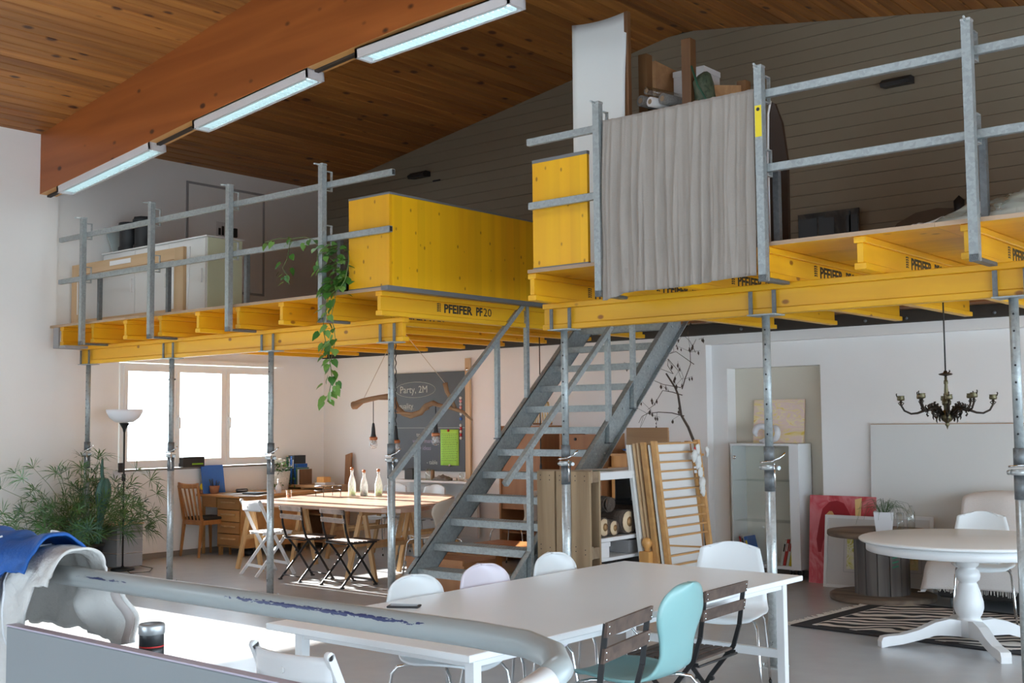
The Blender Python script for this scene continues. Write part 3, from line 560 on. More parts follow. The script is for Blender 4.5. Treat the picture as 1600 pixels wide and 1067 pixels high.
# short brown end panel between the deck and the left wall
t = thing('edge_closer', 'short pale timber piece closing the deck against the left wall', 'board', (-4.66, YA, ZJ)); k = MB(); k.box(-4.60, -4.49, YA - .01, YA + .01, ZJ - .03, ZD); k.box(-4.60, -4.36, YA, 0, ZJ - .03, ZJ - .002); k.build('closer_board', 'ledp', t)
# steel props
def make_prop(loc, lb):
    t = thing('steel_prop', lb, 'prop', loc, 0, 'steel props under the deck front'); t_ = t
    k = MB(); k.box(-.07, .07, -.07, .07, 0, .008); k.build('base_plate', 'galvb', t, False)
    for sx, sy in ((1, 1), (1, -1), (-1, 1), (-1, -1)):
        q = MB(); q.lathe([(.009, .008), (.009, .03), (0, .032)], (sx * .052, sy * .052, 0), 6); q.build('bolt', 'galvb', t, False)
    k = MB(); k.tube([(0, 0, .008), (0, 0, 1.22)], .033, 16); k.build('outer_tube', 'galvb', t, False)
    k = MB(); k.tube([(0, 0, 1.13), (0, 0, 1.27)], .0355, 16); k.tube([(0, 0, 1.32), (0, 0, 1.42)], .0345, 16); k.build('thread', 'galvd', t, False)
    k = MB(); k.tube([(0, 0, 1.40), (0, 0, H - .008)], .0265, 16); k.build('inner_tube', 'galv', t, False)
    k = MB(); k.tube([(0, 0, 1.268), (0, 0, 1.30)], .05, 12); k.tube([(.045, 0, 1.284), (.075, -.012, 1.28)], .014, 8); k.tube([(-.045, 0, 1.284), (-.07, .01, 1.28)], .014, 8)
    k.build('collar_nut', 'galvb', t, False)
    k = MB(); k.tube([(-.055, -.02, 1.315), (-.02, -.045, 1.318), (.045, -.045, 1.325), (.085, -.02, 1.345), (.115, .0, 1.38)], .0065, 6); k.tube([(.052, -.035, 1.31), (.056, -.036, 1.15)], .006, 6); k.build('pin', 'chrome', t, False)
    k = MB()
    n = 8
    for i in range(n):
        z = 1.50 + i * .098
        for a in (R(-82), ):
            c = Vector((math.cos(a), math.sin(a), 0)); k.lathe([(.0065, 0), (0, .0005)], (0, 0, 0), 8)
            vs = k.v[-16:]; del k.v[-16:]
            x_, y_ = c.x * .0268, c.y * .0268; s = Vector((-c.y, c.x, 0))
            for v in vs: p = s * v[0] + Vector((0, 0, 1)) * v[1] + c * v[2]; k.v.append((p.x + x_, p.y + y_, p.z + z))
    o = k.build('pin_holes', 'blackl', t, False); o['kind'] = 'stuff'
    k = MB(); k.box(-.10, .10, -.075, .075, H - .008, H); k.build('head_plate', 'galv', t, False)
    for (sx, sy) in ((-1, -1), (1, -1), (-1, 1), (1, 1)):
        q = MB(); q.box(sx * .085 - .014, sx * .085 + .014, sy * .046 - .004, sy * .046 + .004, H, H + .155); q.build('head_fork', 'galvd', t, False)
        # bolts visible on the forks
    return t
pxs = [-4.405, -2.80, -1.19, .42, 2.275, 3.945, 5.51]
pl = ['galvanised steel prop nearest the left wall, behind the tall potted sedge', 'galvanised steel prop second from the left wall, right of the floor lamp', 'galvanised steel prop in front of the white folding chair', 'galvanised steel prop at the right end of the left main beam', 'galvanised steel prop in front of the upright pallet', 'galvanised steel prop behind the long white table, left of the striped rug', 'galvanised steel prop at the right edge of the room view']
p0 = make_prop((pxs[0], 0, 0), pl[0])
for x, lb in zip(pxs[1:], pl[1:]): dup(p0, (x, 0, 0), 0, lb)
# guard posts
def make_post(loc, lb):
    t = thing('guard_post', lb, 'post', loc, 0, 'guard posts along the deck edge')
    k = MB(); k.box(-.026, .026, -.026, .026, 0, 1.355, .003); k.build('post_tube', 'galv', t, False)
    k = MB(); k.box(-.026, .026, .026, .30, 0, .022, .002); k.box(-.026, .026, -.026, .0, -.004, .04, .002); k.build('clamp_foot', 'galvd', t, False)
    k = MB(); k.box(-.028, .028, -.028, .028, 1.352, 1.372, .004); k.tube([(-.01, .0, 1.362), (.02, -.11, 1.352)], .007, 6); k.build('post_cap', 'galvb', t, False)
    k = MB(); 
    for z in (1.165, .695): k.bar((.02, .026, z + .14), (.02, .085, z + .14), .022, .008); k.bar((.02, .085, z + .145), (.02, .085, z - .03), .022, .008, (0, 1, 0)); k.bar((.02, .026, z - .026), (.02, .085, z - .026), .022, .008)
    k.build('rail_hook', 'galvb', t, False)
    k = MB(); k.box(-.02, .02, .185, .225, .2535, .745, .002); k.build('clamp_spindle', 'galvd', t, False)
    return t
gx = [-3.885, -2.60, -1.325, -.02, 2.885, 4.14, 5.43]
gl = ['galvanised guard post on the left deck nearest the left wall', 'galvanised guard post on the left deck, second from the left wall', 'galvanised guard post on the left deck in front of the pale cabinet', 'galvanised guard post on the left deck beside the trailing plant', 'galvanised guard post at the left edge of the hanging beige cloth', 'galvanised guard post at the right edge of the hanging cloth, with a yellow sticker', 'galvanised guard post on the right deck nearest the right edge']
g0 = make_post((gx[0], -.387, 2.46), gl[0])
for i, (x, lb) in enumerate(zip(gx[1:], gl[1:])):
    d = dup(g0, (x, -.387, 2.46), 0, lb); ROOTM[d] = Matrix.Translation((x, -.387, 2.46))
    if i == 4:
        k = MB(); k.box(x - .022, x + .022, -.4150, -.4132, 3.37, 3.57); st = k.build('sticker', 'yelst', d)
        q = MB(); q.lathe([(.012, 0), (.012, -.001)], (x, -.415, 3.545), 12, 'Y'); q.build('sticker_mark', 'blackl', st)
# guard rails
def grail(x0, x1, z, lb):
    t = thing('guard_rail', lb, 'rail', (x0, -.315, z)); k = MB()
    k.box(x0, x1, -.358, -.320, z - .026, z + .026, .003); k.build('rail_tube', 'galv', t)
    for xe in (x0, x1): q = MB(); q.box(xe - .002, xe + .002, -.353, -.325, z - .020, z + .020); q.build('end_cap', 'rubber', t)  # dark plate stands for the shade inside the open tube end
grail(-4.44, .80, 3.648, 'upper galvanised guard rail of the left deck'); grail(-4.44, .77, 3.182, 'lower galvanised guard rail of the left deck')
grail(2.22, 7.4, 3.655, 'upper galvanised guard rail of the right deck'); grail(2.23, 7.4, 3.178, 'lower galvanised guard rail of the right deck')
# yellow parapet around the stair opening
t = thing('yellow_parapet', 'yellow three-layer board parapet in two panels beside the stair opening', 'parapet', (.717, -.34, ZT))
def pan(x0, x1, y0, y1, z0, z1, ax, nm='board'):
    k = MB(); k.box(x0, x1, y0, y1, z0, z1); return k
# front panel
k = MB(); k.box(.225, .715, -.305, -.278, ZT + .012, 3.483); k.build('front_panel', 'yelz', t)
for a in ((3.483, 3.50), (ZT, ZT + .012)): k = MB(); k.box(.222, .72, -.308, -.275, *a); k.build('edge_strip', 'greystrip', t)
k = MB(); k.box(.690, .717, -.276, 2.55, ZT + .012, 3.483); k.build('side_panel', 'yelz', t)
k = MB(); k.box(.687, .721, -.274, 2.55, 3.483, 3.50); k.build('edge_strip', 'greystrip', t)
k = MB(); k.box(.643, .721, -.330, 2.60, ZT - .026, ZT + .011); k.build('base_strip', 'greystrip', t)
# yellow board on the right deck
t = thing('yellow_board', 'upright yellow three-layer board at the left end of the right deck', 'board', (2.46, -.28, ZT))
k = MB(); k.box(2.222, 2.722, -.295, -.268, ZT + .012, 3.505); k.build('board_body', 'yelz', t)
for a in ((3.505, 3.53), (ZT, ZT + .014)): k = MB(); k.box(2.220, 2.724, -.297, -.266, *a); k.build('edge_strip', 'greystrip', t)
# ================================================================== STAIR
X0, X1 = .654, 1.693; SR, SG = .194, .21
t = thing('steel_staircase', 'open galvanised steel staircase with open risers up to the mezzanine', 'staircase', (1.17, -.1, 0))
def stringer(x0, x1, nm):
    # plate with flanges, cut level at the floor and at the top
    sl = SR / SG; k = MB()
    def zt(y): return .43 + (y - .062) * sl          # upper edge
    def P(x0, x1, off0, off1):
        ya = .062 + (0 - (.43 - off0)) / sl; yb_ = .062 + (0 - (.43 - off1)) / sl
        yt0 = 2.48; 
        poly = [(ya, 0), (yb_, 0), (2.60, zt(2.60) - off1), (2.60, min(zt(2.60) - off0, ZT - .03)), (.062 + (ZT - .03 - .43 + off0) / sl, ZT - .03)]
        k.prism(poly, x0, x1, 'X')
    P(x0, x1, 0, .30)
    return k
k = stringer(X0 - .012, X0 - .002, 'l'); 
def flange(k, x0, x1, off):
    sl = SR / SG; ya = .062 + (0 - (.43 - off)) / sl; 
    def zt(y): return .43 + (y - .062) * sl - off
    ye = .062 + (ZT - .04 - .43 + off) / sl
    k.add([(x0, ya, 0), (x1, ya, 0), (x1, ye, zt(ye)), (x0, ye, zt(ye)), (x0, ya + .01, 0), (x1, ya + .01, 0), (x1, ye, zt(ye) - .012), (x0, ye, zt(ye) - .012)],
          [[0, 1, 2, 3], [7, 6, 5, 4], [0, 3, 7, 4], [1, 5, 6, 2], [3, 2, 6, 7], [0, 4, 5, 1]], False)
flange(k, X0 - .055, X0 - .002, 0); flange(k, X0 - .055, X0 - .002, .29); k.build('stringer', 'galv', t)
k = stringer(X1 + .002, X1 + .012, 'r'); flange(k, X1 + .002, X1 + .055, 0); flange(k, X1 + .002, X1 + .055, .29); s2 = k.build('stringer', 'galv', t)
for i in range(12):
    z = .377 + SR * i; y = .062 + SG * i
    for dy, dz in ((.06, -.03), (.19, -.03)):
        q = MB(); q.lathe([(.009, 0), (.009, .01), (0, .012)], (X1 + .012, y + dy, z + dz), 6, 'X'); q.build('bolt', 'galvb', s2)
for i in range(-1, 12):
    z = .377 + SR * i; y = .062 + SG * i; k = MB()
    k.box(X0, X1, y, y + .235, z - .005, z); k.box(X0, X1, y, y + .006, z - .055, z); k.box(X0, X1, y + .229, y + .235, z - .045, z)
    k.box(X0, X1, y - .004, y + .02, z - .003, z + .004)
    tr = k.build('tread', 'galv', t)
    k = MB()   # raised grip studs
    for a in range(34):
        for c_ in range(4):
            x = X0 + .03 + a * .03; yy = y + .05 + c_ * .045; k.add([(x - .006, yy - .006, z), (x + .006, yy - .006, z), (x + .006, yy + .006, z), (x - .006, yy + .006, z), (x, yy, z + .004)], [[0, 1, 4], [1, 2, 4], [2, 3, 4], [3, 0, 4]], False)
    o = k.build('grip_studs', 'galv', tr); o['kind'] = 'stuff'
# handrails with posts, bolted to the stringers
def handrail(x, pts, posts, lb_, xo):
    k = MB(); k.bar(pts[0], pts[1], .042, .042, (0, 0, 1)); k.build('handrail', 'galv', t)
    for (y, za, zb_) in posts:
        k = MB(); k.box(x - .02, x + .02, y - .02, y + .02, za, zb_); p = k.build('baluster', 'galv', t)
        q = MB(); q.box(x - .028, x + .028, y - .028, y + .028, za, za + .012); q.build('foot_bracket', 'galvd', p)
handrail(.62, ((.62, -.20, 1.14), (.62, 1.68, 2.83)), ((.11, .47, 1.41), (1.16, 1.44, 2.36), (1.59, 1.80, 2.745)), '', 0)
handrail(1.73, ((1.73, -.06, 1.115), (1.73, 1.40, 2.42)), ((.245, .36, 1.385), (1.34, 1.40, 2.36), (1.73, 1.70, 2.46)), '', 0)
# ================================================================== THINGS ON THE MEZZANINE
t = thing('pale_cabinet', 'long pale greenish cabinet standing on the left deck behind the guard rail', 'cabinet', (-3.6, .5, ZT))
k = MB(); k.box(-4.72, -2.72, .36, .82, ZT, 3.585, .004); k.build('carcass', 'whitem', t)
k = MB(); k.box(-4.74, -2.70, .34, .83, 3.585, 3.60); k.build('top_board', 'whitem', t)
for i in range(3):
    k = MB(); x0 = -4.71 + i * .663; k.box(x0, x0 + .657, .345, .36, ZT + .03, 3.57, .002); dd = k.build('door', 'whitem', t)
    q = MB(); q.box(x0 + .60, x0 + .612, .325, .345, 3.1, 3.25); q.build('handle', 'white', dd)
k = MB(); k.box(-2.72, -2.712, .37, .81, ZT, 3.58); k.build('side_panel', plain('pale_green_panel', (.62, .66, .48), .5), t)
t = thing('timber_frame', 'pale pine door frame with white labels leaning before the pale cabinet', 'frame', (-3.7, -.02, ZT)); 
for (x0, x1, z0, z1, m_) in ((-4.72, -4.58, ZT, 3.42, 'pine'), (-2.72, -2.56, ZT, 3.42, 'pine'), (-4.58, -2.72, 3.30, 3.42, 'pinex'), (-4.58, -2.72, ZT, ZT + .075, 'pinex')):
    k = MB(); k.box(x0, x1, -.04, .0, z0, z1, .002); k.build('frame_member', m_, t)
k = MB(); k.box(-3.93, -3.52, -.043, -.04, 3.345, 3.395); k.build('paper_label', 'white', t)
k = MB(); k.box(-2.76, -2.72, -.043, -.04, 2.85, 3.25); k.build('paper_label', 'white', t)
k = MB(); k.box(-4.60, -4.58, -.043, -.04, 2.85, 3.25); k.build('paper_label', 'white', t)
t = thing('thin_pole', 'thin pale upright pole at the right corner of the pine door frame', 'pole', (-2.52, -.02, ZT)); k = MB(); k.tube([(-2.52, -.02, ZT), (-2.53, .02, 3.42)], .008, 6); k.build('pole_shaft', 'white', t)
for (x, rz_, h, lb) in ((-4.42, .2, .34, 'left black cylindrical canister on the pale cabinet'), (-4.12, -.1, .37, 'right black boxy canister on the pale cabinet')):
    t = thing('black_canister', lb, 'canister', (x, .5, 3.60), rz_)
    k = MB(); k.lathe([(.10, 0), (.125, .01), (.125, .05), (.11, .07), (.11, h - .06), (.125, h - .04), (.12, h), (.05, h + .01)], (0, 0, 0), 14 if x < -4.3 else 8); k.build('canister_body', 'rubber', t, False)
    k = MB(); k.lathe([(.127, h - .05), (.13, h - .045), (.13, h - .03), (.127, h - .025)], (0, 0, 0), 14); k.build('rim', 'black', t, False)
t = thing('leaning_sheet', 'pale bluish sheet leaning against the wall on the pale cabinet', 'sheet', (-4.7, .55, 3.60)); k = MB(); k.add([(-4.62, .42, 3.60), (-4.62, .80, 3.60), (-4.78, .85, 3.92), (-4.78, .40, 3.92), (-4.63, .42, 3.60), (-4.63, .80, 3.60), (-4.79, .85, 3.92), (-4.79, .40, 3.92)], [[0, 1, 2, 3], [7, 6, 5, 4], [0, 4, 5, 1], [1, 5, 6, 2], [2, 6, 7, 3], [3, 7, 4, 0]]); k.build('sheet_body', plain('pale_blue_sheet', (.60, .70, .70), .5), t)
# beige cloth over the rail
t = thing('hanging_cloth', 'large beige linen cloth hanging in folds over the guard rail of the right deck', 'cloth', (3.57, -.36, 2.5))
def clothf(u, v):
    x = 2.93 + 1.165 * u + .02 * (1 - v) * math.sin(u * 3)
    zt = 3.690; zb_ = 2.455 + .04 * u + .006 * math.sin(u * 9) - .03 * math.exp(-((u - .02) / .08) ** 2); z = zt + (zb_ - zt) * v
    a = .008 + .012 * min(1, v * 2.2)
    f = (1 - abs(math.sin(u * 43 + .7 * math.sin(v * 2 + u * 5)))) ** 2 * 2.2 + (1 - abs(math.sin(u * 27 + 2 + .5 * math.sin(v * 3)))) ** 3 * 2.0 + .35 * math.sin(u * 103 + v * 2)
    f2 = noise.noise(Vector((u * 9, v * 1.6, 3.1))) * 1.3
    y = -.374 - a * (f * .42 + f2 * .9 + .6 + .5 * noise.noise(Vector((u * 38, v * 1.1, 7)))) - .01 * v
    return (x - .012 * (1 if u == 0 else 0) * v, y, z)
k = MB(); k.grid(clothf, 200, 44, .003); k.build('cloth_sheet', 'linen', t)
def overf(u, v):
    x = 2.935 + 1.155 * u; a = v * math.pi; y = -.335 - .040 * math.cos(a); z = 3.688 + .012 * math.sin(a)
    if v > .7: z -= (v - .7) * .6
    return (x, y, z)
k = MB(); k.grid(overf, 60, 10, .002); k.build('cloth_fold_over_rail', 'linen', t)
def seamf(u, v):
    p = clothf(u, .722 + .0015 * math.sin(u * 40)); return (p[0], p[1] - .0035, p[2] - .004 + .006 * v)
k = MB(); k.grid(seamf, 200, 1, 0); k.build('seam', plain('linen_seam', (.30, .26, .22), .9), t)
# tall canvas
t = thing('tall_canvas', 'tall narrow white canvas on a brown stretcher standing on the right deck', 'canvas', (2.3, .5, ZT))
def canf(u, v):
    x = 2.03 + .52 * u; z = ZT + 2.09 * v - .022 * (4 * u * (1 - u)) * (v ** 9) + .0 ; y = .48 - .02 * math.sin(v * 4) * u
    return (x + (.012 * math.sin(v * 7) if u > .9 else 0), y, z)
k = MB(); k.grid(canf, 10, 24, .006); k.build('canvas_sheet', 'canvas', t)
k = MB(); k.box(2.53, 2.565, .49, .53, ZT, 4.80); k.box(2.035, 2.07, .49, .53, ZT, 4.78); k.build('stretcher', 'shelfw', t)
# wooden rack with stored material behind the cloth
t = thing('storage_rack', 'rough wooden rack with uneven posts behind the hanging cloth', 'rack', (2.85, 1.0, ZT))
for (x, y, z, ) in ((2.52, .80, 4.53), (3.03, .62, 4.50), (3.17, 1.22, 4.28), (2.58, 1.45, 4.28)):
    k = MB(); k.box(x - .04, x + .04, y - .04, y + .04, ZT, z, .004); k.build('post', 'shelfw', t)
for z in (3.62, 3.98):
    k = MB(); k.prism([(2.48, .62), (3.12, .60), (3.18, 1.28), (2.52, 1.50)], z, z + .03); k.build('shelf_board', 'shelfw', t)
k = MB(); k.add([(2.56, .84, 4.12), (2.62, 1.42, 4.12), (2.62, 1.42, 4.42), (2.56, .84, 4.48), (2.59, .84, 4.12), (2.65, 1.42, 4.12), (2.65, 1.42, 4.42), (2.59, .84, 4.48)], [[0, 1, 2, 3], [7, 6, 5, 4], [0, 4, 5, 1], [1, 5, 6, 2], [2, 6, 7, 3], [3, 7, 4, 0]]); k.build('side_board', 'oakx', t)
k = MB(); k.add([(3.05, .70, 3.9), (3.17, 1.18, 3.9), (3.17, 1.18, 4.24), (3.05, .70, 4.16), (3.03, .70, 3.9), (3.15, 1.18, 3.9), (3.15, 1.18, 4.24), (3.03, .70, 4.16)], [[0, 1, 2, 3], [7, 6, 5, 4], [0, 4, 5, 1], [1, 5, 6, 2], [2, 6, 7, 3], [3, 7, 4, 0]]); k.build('side_board', 'oakx', t)
rolls = [((2.60, .60, 4.10), (2.80, 1.40, 4.08), .045, 'towel', 'grey patterned roll lying on the storage rack, leftmost of the rolls'), ((2.70, .58, 4.07), (2.92, 1.35, 4.05), .04, 'mount', 'white paper roll lying on the storage rack between two patterned rolls'), ((2.80, .60, 4.08), (3.00, 1.38, 4.06), .045, 'towel', 'patterned roll lying on the storage rack beside the tall post'), ((2.66, .60, 4.17), (2.86, 1.38, 4.16), .035, 'clear', 'transparent film roll lying on top of the other rolls on the storage rack')]
for a, b_, r_, m_, lb in rolls:
    t = thing('paper_roll', lb, 'roll', a, 0, 'rolls on the storage rack'); k = MB(); k.tube([a, b_], r_ * .98, 12); q = k.build('roll_body', m_, t)
    k = MB(); k.tube([Vector(a) - (Vector(b_) - Vector(a)) * .004, a], r_ * .5, 10); k.build('core', 'cardb', t)
t = thing('white_box', 'white box standing on the storage rack', 'box', (2.8, 1.0, 4.01)); k = MB(); k.box(2.66, 2.94, 1.0, 1.25, 4.01, 4.40, .004); k.build('box_body', 'mount', t); k = MB(); k.box(2.655, 2.945, .995, 1.255, 4.36, 4.405); k.build('lid', 'mount', t)
t = thing('camouflage_bundle', 'dark camouflage cloth bundle hanging on the tall rack post', 'bundle', (3.14, .62, 3.7))
k = MB(); k.lathe([(.02, 4.24), (.05, 4.22), (.08, 4.15), (.095, 4.02), (.10, 3.85), (.08, 3.62), (.03, 3.58)], (3.13, .68, 0), 12)
k.v = [tuple(Vector(v) + Vector((noise.noise(Vector(v) * 9), noise.noise(Vector(v) * 9 + Vector((5, 0, 0))), 0)) * .05) for v in k.v]; k.build('bundle_cloth', 'camo', t)
k = MB(); k.tube([(3.10, .54, 4.26), (3.16, .52, 4.10), (3.24, .54, 3.95), (3.2, .52, 3.8)], .008, 6); k.build('strap', 'greenbk', t)
# dark board behind the right post
M['darkb'] = plain('very_dark_brown_board', (.035, .018, .010), .5)
t = thing('dark_board', 'tall dark brown rounded board standing behind the stickered guard post', 'board', (3.93, .3, ZT))
def ob(y0, y1, g=0):
    return [(3.845 + g, ZT), (3.985 - g, ZT), (3.99 - g, 3.36), (3.955 - g, 3.63), (3.905, 3.77 - g), (3.875 + g, 3.79 - g), (3.85 + g, 3.7)]
k = MB(); k.prism(ob(0, 0), .28, .31, 'Y'); k.build('board_body', 'darkb', t)
k = MB(); k.tube([(3.85, .27, ZT), (3.853, .27, 3.4), (3.862, .27, 3.7), (3.88, .275, 3.79)], .008, 6); k.build('pale_edging', 'white', t)
# dark things at the back of the right deck
t = thing('dark_painting', 'dark unframed painting of black shapes at the back of the right deck', 'painting', (2.73, 3.7, ZT)); k = MB(); k.box(2.42, 3.05, 3.68, 3.70, ZT, 3.62); k.build('canvas_body', 'nightp', t)
k = MB()
for (x0, x1, h) in ((2.43, 2.62, 3.57), (2.64, 2.70, 3.58), (2.70, 2.80, 3.56), (2.92, 3.04, 3.56), (2.95, 2.97, 3.60)): k.box(x0, x1, 3.677, 3.679, 3.2, h)
k.build('painted_figures', 'blackl', t)
t = thing('headboard', 'brown rounded headboard leaning at the back of the right deck', 'headboard', (3.7, 3.7, ZT)); k = MB()
k.prism([(3.30, ZT), (4.02, ZT), (4.02, 3.42), (3.95, 3.50), (3.8, 3.52), (3.6, 3.50), (3.42, 3.42), (3.33, 3.3)], 3.68, 3.71, 'Y'); k.build('board_body', plain('dull_brown_board', (.13, .095, .065), .7), t)
t = thing('clip_lamp', 'small black clip lamp on the corner of the brown headboard', 'lamp', (4.0, 3.6, 3.35)); k = MB(); k.lathe([(.02, 3.36), (.045, 3.42), (.05, 3.55), (.0, 3.60)], (4.02, 3.62, 0), 8); k.build('shade', 'black', t); k = MB(); k.box(4.0, 4.03, 3.62, 3.72, 3.30, 3.36); k.build('clip', 'black', t)
t = thing('plastic_sheet', 'crumpled translucent plastic sheet lying along the right deck edge', 'sheet', (5.6, .2, ZT))
def plf(u, v):
    x = 4.70 + 2.7 * u; y = -.20 + .75 * v; n_ = noise.noise(Vector((x * 5, y * 6, 0))) ; e = math.sin(math.pi * min(max(v, 0), 1)) ** .6
    return (x, y + .03 * n_, ZT + .006 + e * (.02 + .26 * min(1, max(0, (x - 4.75) / .9)) ** 1.3) * (.75 + .55 * n_ + .35 * noise.noise(Vector((x * 13, y * 15, 2)))))
k = MB(); k.grid(plf, 110, 18, .002); k.build('sheet_body', 'plastic', t)
for i, (x0, x1, h) in enumerate(((4.98, 5.03, .10), (5.08, 5.13, .12), (5.34, 5.40, .22))):
    k = MB(); k.grid(lambda u, v: tuple(Vector(plf((x0 + (x1 - x0) * u + .04 * v - 4.7) / 2.7, .02 + .6 * v)) + Vector((0, -.004, .004))), 4, 12, .0015); k.build('fold_of_plastic', 'white', t)
# trailing pothos
def leafmesh(name, mats, w=.5, heart=True):
    P = [(0, 0), (.18, .28), (.42, .42), (.70, .34), (.90, .16), (1.08, 0)] if heart else None
    vs = [(0, 0, 0)]; 
    mid = [(.0, 0, .0), (.25, 0, -.02), (.55, 0, -.03), (.85, 0, -.07), (1.1, 0, -.16)]
    L_ = [(-.08, .22, .05), (.18, .42, .07), (.50, .40, .04), (.82, .20, -.03), (1.1, 0, -.16)]
    vs = mid + L_[:4] + [(x, -y, z) for x, y, z in L_[:4]]
    fs = [[0, 1, 6, 5], [1, 2, 7, 6], [2, 3, 8, 7], [3, 4, 8], [0, 9, 10, 1], [1, 10, 11, 2], [2, 11, 12, 3], [3, 12, 4]]
    me = bpy.data.meshes.new(name); me.from_pydata(vs, [], fs); 
    for p in me.polygons: p.use_smooth = True
    me.materials.append(M[mats]); me.update(); return me
lm = [leafmesh('leaf', 'leaf'), leafmesh('leaf', 'leaf2')]
t = thing('pothos', 'trailing pothos plant spilling over the left deck edge beside the guard post', 'plant', (.10, -.17, ZT))
ROOTP = ROOTM[t].inverted()
k = MB(); k.lathe([(.07, ZT), (.10, ZT + .15), (.105, ZT + .17), (.095, ZT + .17), (.09, ZT + .13), (0, ZT + .13)], (.10, -.17, 0), 18); k.build('pot', 'potb', t)
def addleaf(t, p, d, s, roll, me):
    d = Vector(d).normalized(); up = Vector((0, -.4, 1)) + Vector((random.uniform(-.5, .5), random.uniform(-.5, .5), 0)) * 1.0
    y = up.cross(d).normalized(); z = d.cross(y); mw = Matrix((( d.x, y.x, z.x, p[0]), (d.y, y.y, z.y, p[1]), (d.z, y.z, z.z, p[2]), (0, 0, 0, 1)))
    o = bpy.data.objects.new('leaf', me); COL.objects.link(o); o.parent = t; o.matrix_basis = ROOTM[t].inverted() @ mw @ Matrix.Rotation(roll, 4, 'X') @ Matrix.Scale(s, 4); return o
def vine(pts, nleaf, size, jit=.03, mix=.5, spread=1.):
    k = MB(); P = [Vector(p) for p in pts]; k.tube(P, .0035, 5); k.build('vine', 'stem', t)
    for i in range(nleaf):
        f = (i + .5) / nleaf * (len(P) - 1); a = int(f); p = P[a].lerp(P[min(a + 1, len(P) - 1)], f - a)
        an = random.uniform(0, 6.28); d = Vector((math.cos(an) * .9 * spread, math.sin(an) * .6 - .35, random.uniform(-.9, .1))); q = p + d.normalized() * random.uniform(.015, .045 + jit)
        addleaf(t, q, d + Vector((0, 0, -.5)), random.uniform(.75, 1.2) * size, random.uniform(-.5, .5), lm[random.random() < mix])
for i in range(85):   # dense head over the pot
    an = random.uniform(0, 6.28); rr = random.uniform(.02, .15); p = (.13 + rr * math.cos(an), -.36 + rr * math.sin(an) * .55, 2.80 + random.uniform(-.12, .33))
    addleaf(t, p, (math.cos(an), math.sin(an) - .5, random.uniform(-.9, .2)), random.uniform(.055, .085), random.uniform(-.6, .6), lm[random.random() < .25])
vine([(.12, -.25, 2.90), (.10, -.40, 2.80), (.10, -.44, 2.60), (.06, -.45, 2.40), (.12, -.45, 2.22), (.16, -.45, 2.08), (.17, -.44, 1.95)], 34, .075, .03, .35)
vine([(.16, -.25, 2.90), (.20, -.42, 2.72), (.17, -.45, 2.5), (.22, -.45, 2.3), (.16, -.45, 2.12)], 18, .08, .03, .4)
vine([(.17, -.44, 1.98), (.15, -.45, 1.88), (.12, -.45, 1.78)], 8, .085, .05, .9)
vine([(.10, -.3, 2.95), (.0, -.40, 3.05), (-.12, -.40, 3.18), (-.25, -.38, 3.22), (-.45, -.37, 3.23), (-.62, -.37, 3.25)], 9, .062, .02, .5)
vine([(-.45, -.38, 3.22), (-.47, -.40, 3.05), (-.52, -.41, 2.97), (-.46, -.41, 2.9), (-.43, -.41, 2.82)], 9, .06, .03, .5)
vine([(-.62, -.37, 3.25), (-.78, -.40, 3.23)], 2, .08, .0, .3)
vine([(.05, -.40, 2.95), (-.02, -.42, 2.9), (-.04, -.42, 3.0), (-.06, -.41, 3.08)], 5, .065, .02, .4)
k = MB(); k.tube([(.28, -.36, 3.05), (.33, -.40, 2.95), (.31, -.42, 2.80), (.24, -.42, 2.72)], .004, 5); k.build('vine', 'stem', t)
k = MB(); k.tube([(.14, -.2, ZT + .1), (.15, -.2, 3.3)], .003, 5); k.build('support_wire', 'galv', t)
# ================================================================== HANGING THINGS BELOW THE DECK
t = thing('driftwood_lamp_branch', 'twisted driftwood branch hung on two strings with lamps below the left deck', 'branch', (-.9, 1.5, 1.8))
k = MB(); k.tube([(-1.69, 1.5, 1.79), (-1.66, 1.5, 1.79), (-1.56, 1.5, 1.825), (-1.45, 1.49, 1.845), (-1.30, 1.5, 1.865), (-1.17, 1.51, 1.87), (-1.08, 1.5, 1.83), (-1.02, 1.49, 1.75), (-.93, 1.49, 1.69), (-.83, 1.5, 1.665), (-.70, 1.51, 1.70), (-.62, 1.5, 1.76), (-.52, 1.5, 1.79), (-.43, 1.49, 1.765), (-.30, 1.5, 1.75), (-.12, 1.5, 1.70), (.0, 1.5, 1.62)],
        [.046, .042, .028, .026, .026, .028, .030, .028, .028, .030, .028, .026, .028, .024, .02, .016, .008], 10)
k.v = [tuple(Vector(v) + Vector((0, noise.noise(Vector(v) * 22), noise.noise(Vector(v) * 22 + Vector((9, 0, 0))))) * .012) for v in k.v]; k.build('main_branch', 'drift', t)
k = MB(); k.tube([(-.22, 1.5, 1.74), (-.26, 1.49, 1.82), (-.32, 1.49, 1.90), (-.345, 1.49, 1.985)], [.018, .02, .022, .028], 8); k.build('side_branch', 'drift', t)
k = MB(); k.tube([(-.60, 1.52, 1.74), (-.75, 1.5, 1.68), (-.92, 1.47, 1.70), (-1.03, 1.47, 1.70)], [.01, .014, .014, .008], 7); k.build('side_branch', 'drift', t)
for a, b_ in (((-1.55, 1.5, 1.83), (-.93, 1.5, 2.687)), ((-.36, 1.5, 1.99), (-1.10, 1.5, 2.687))): k = MB(); k.tube([a, b_], .003, 5); k.build('string', 'string', t)
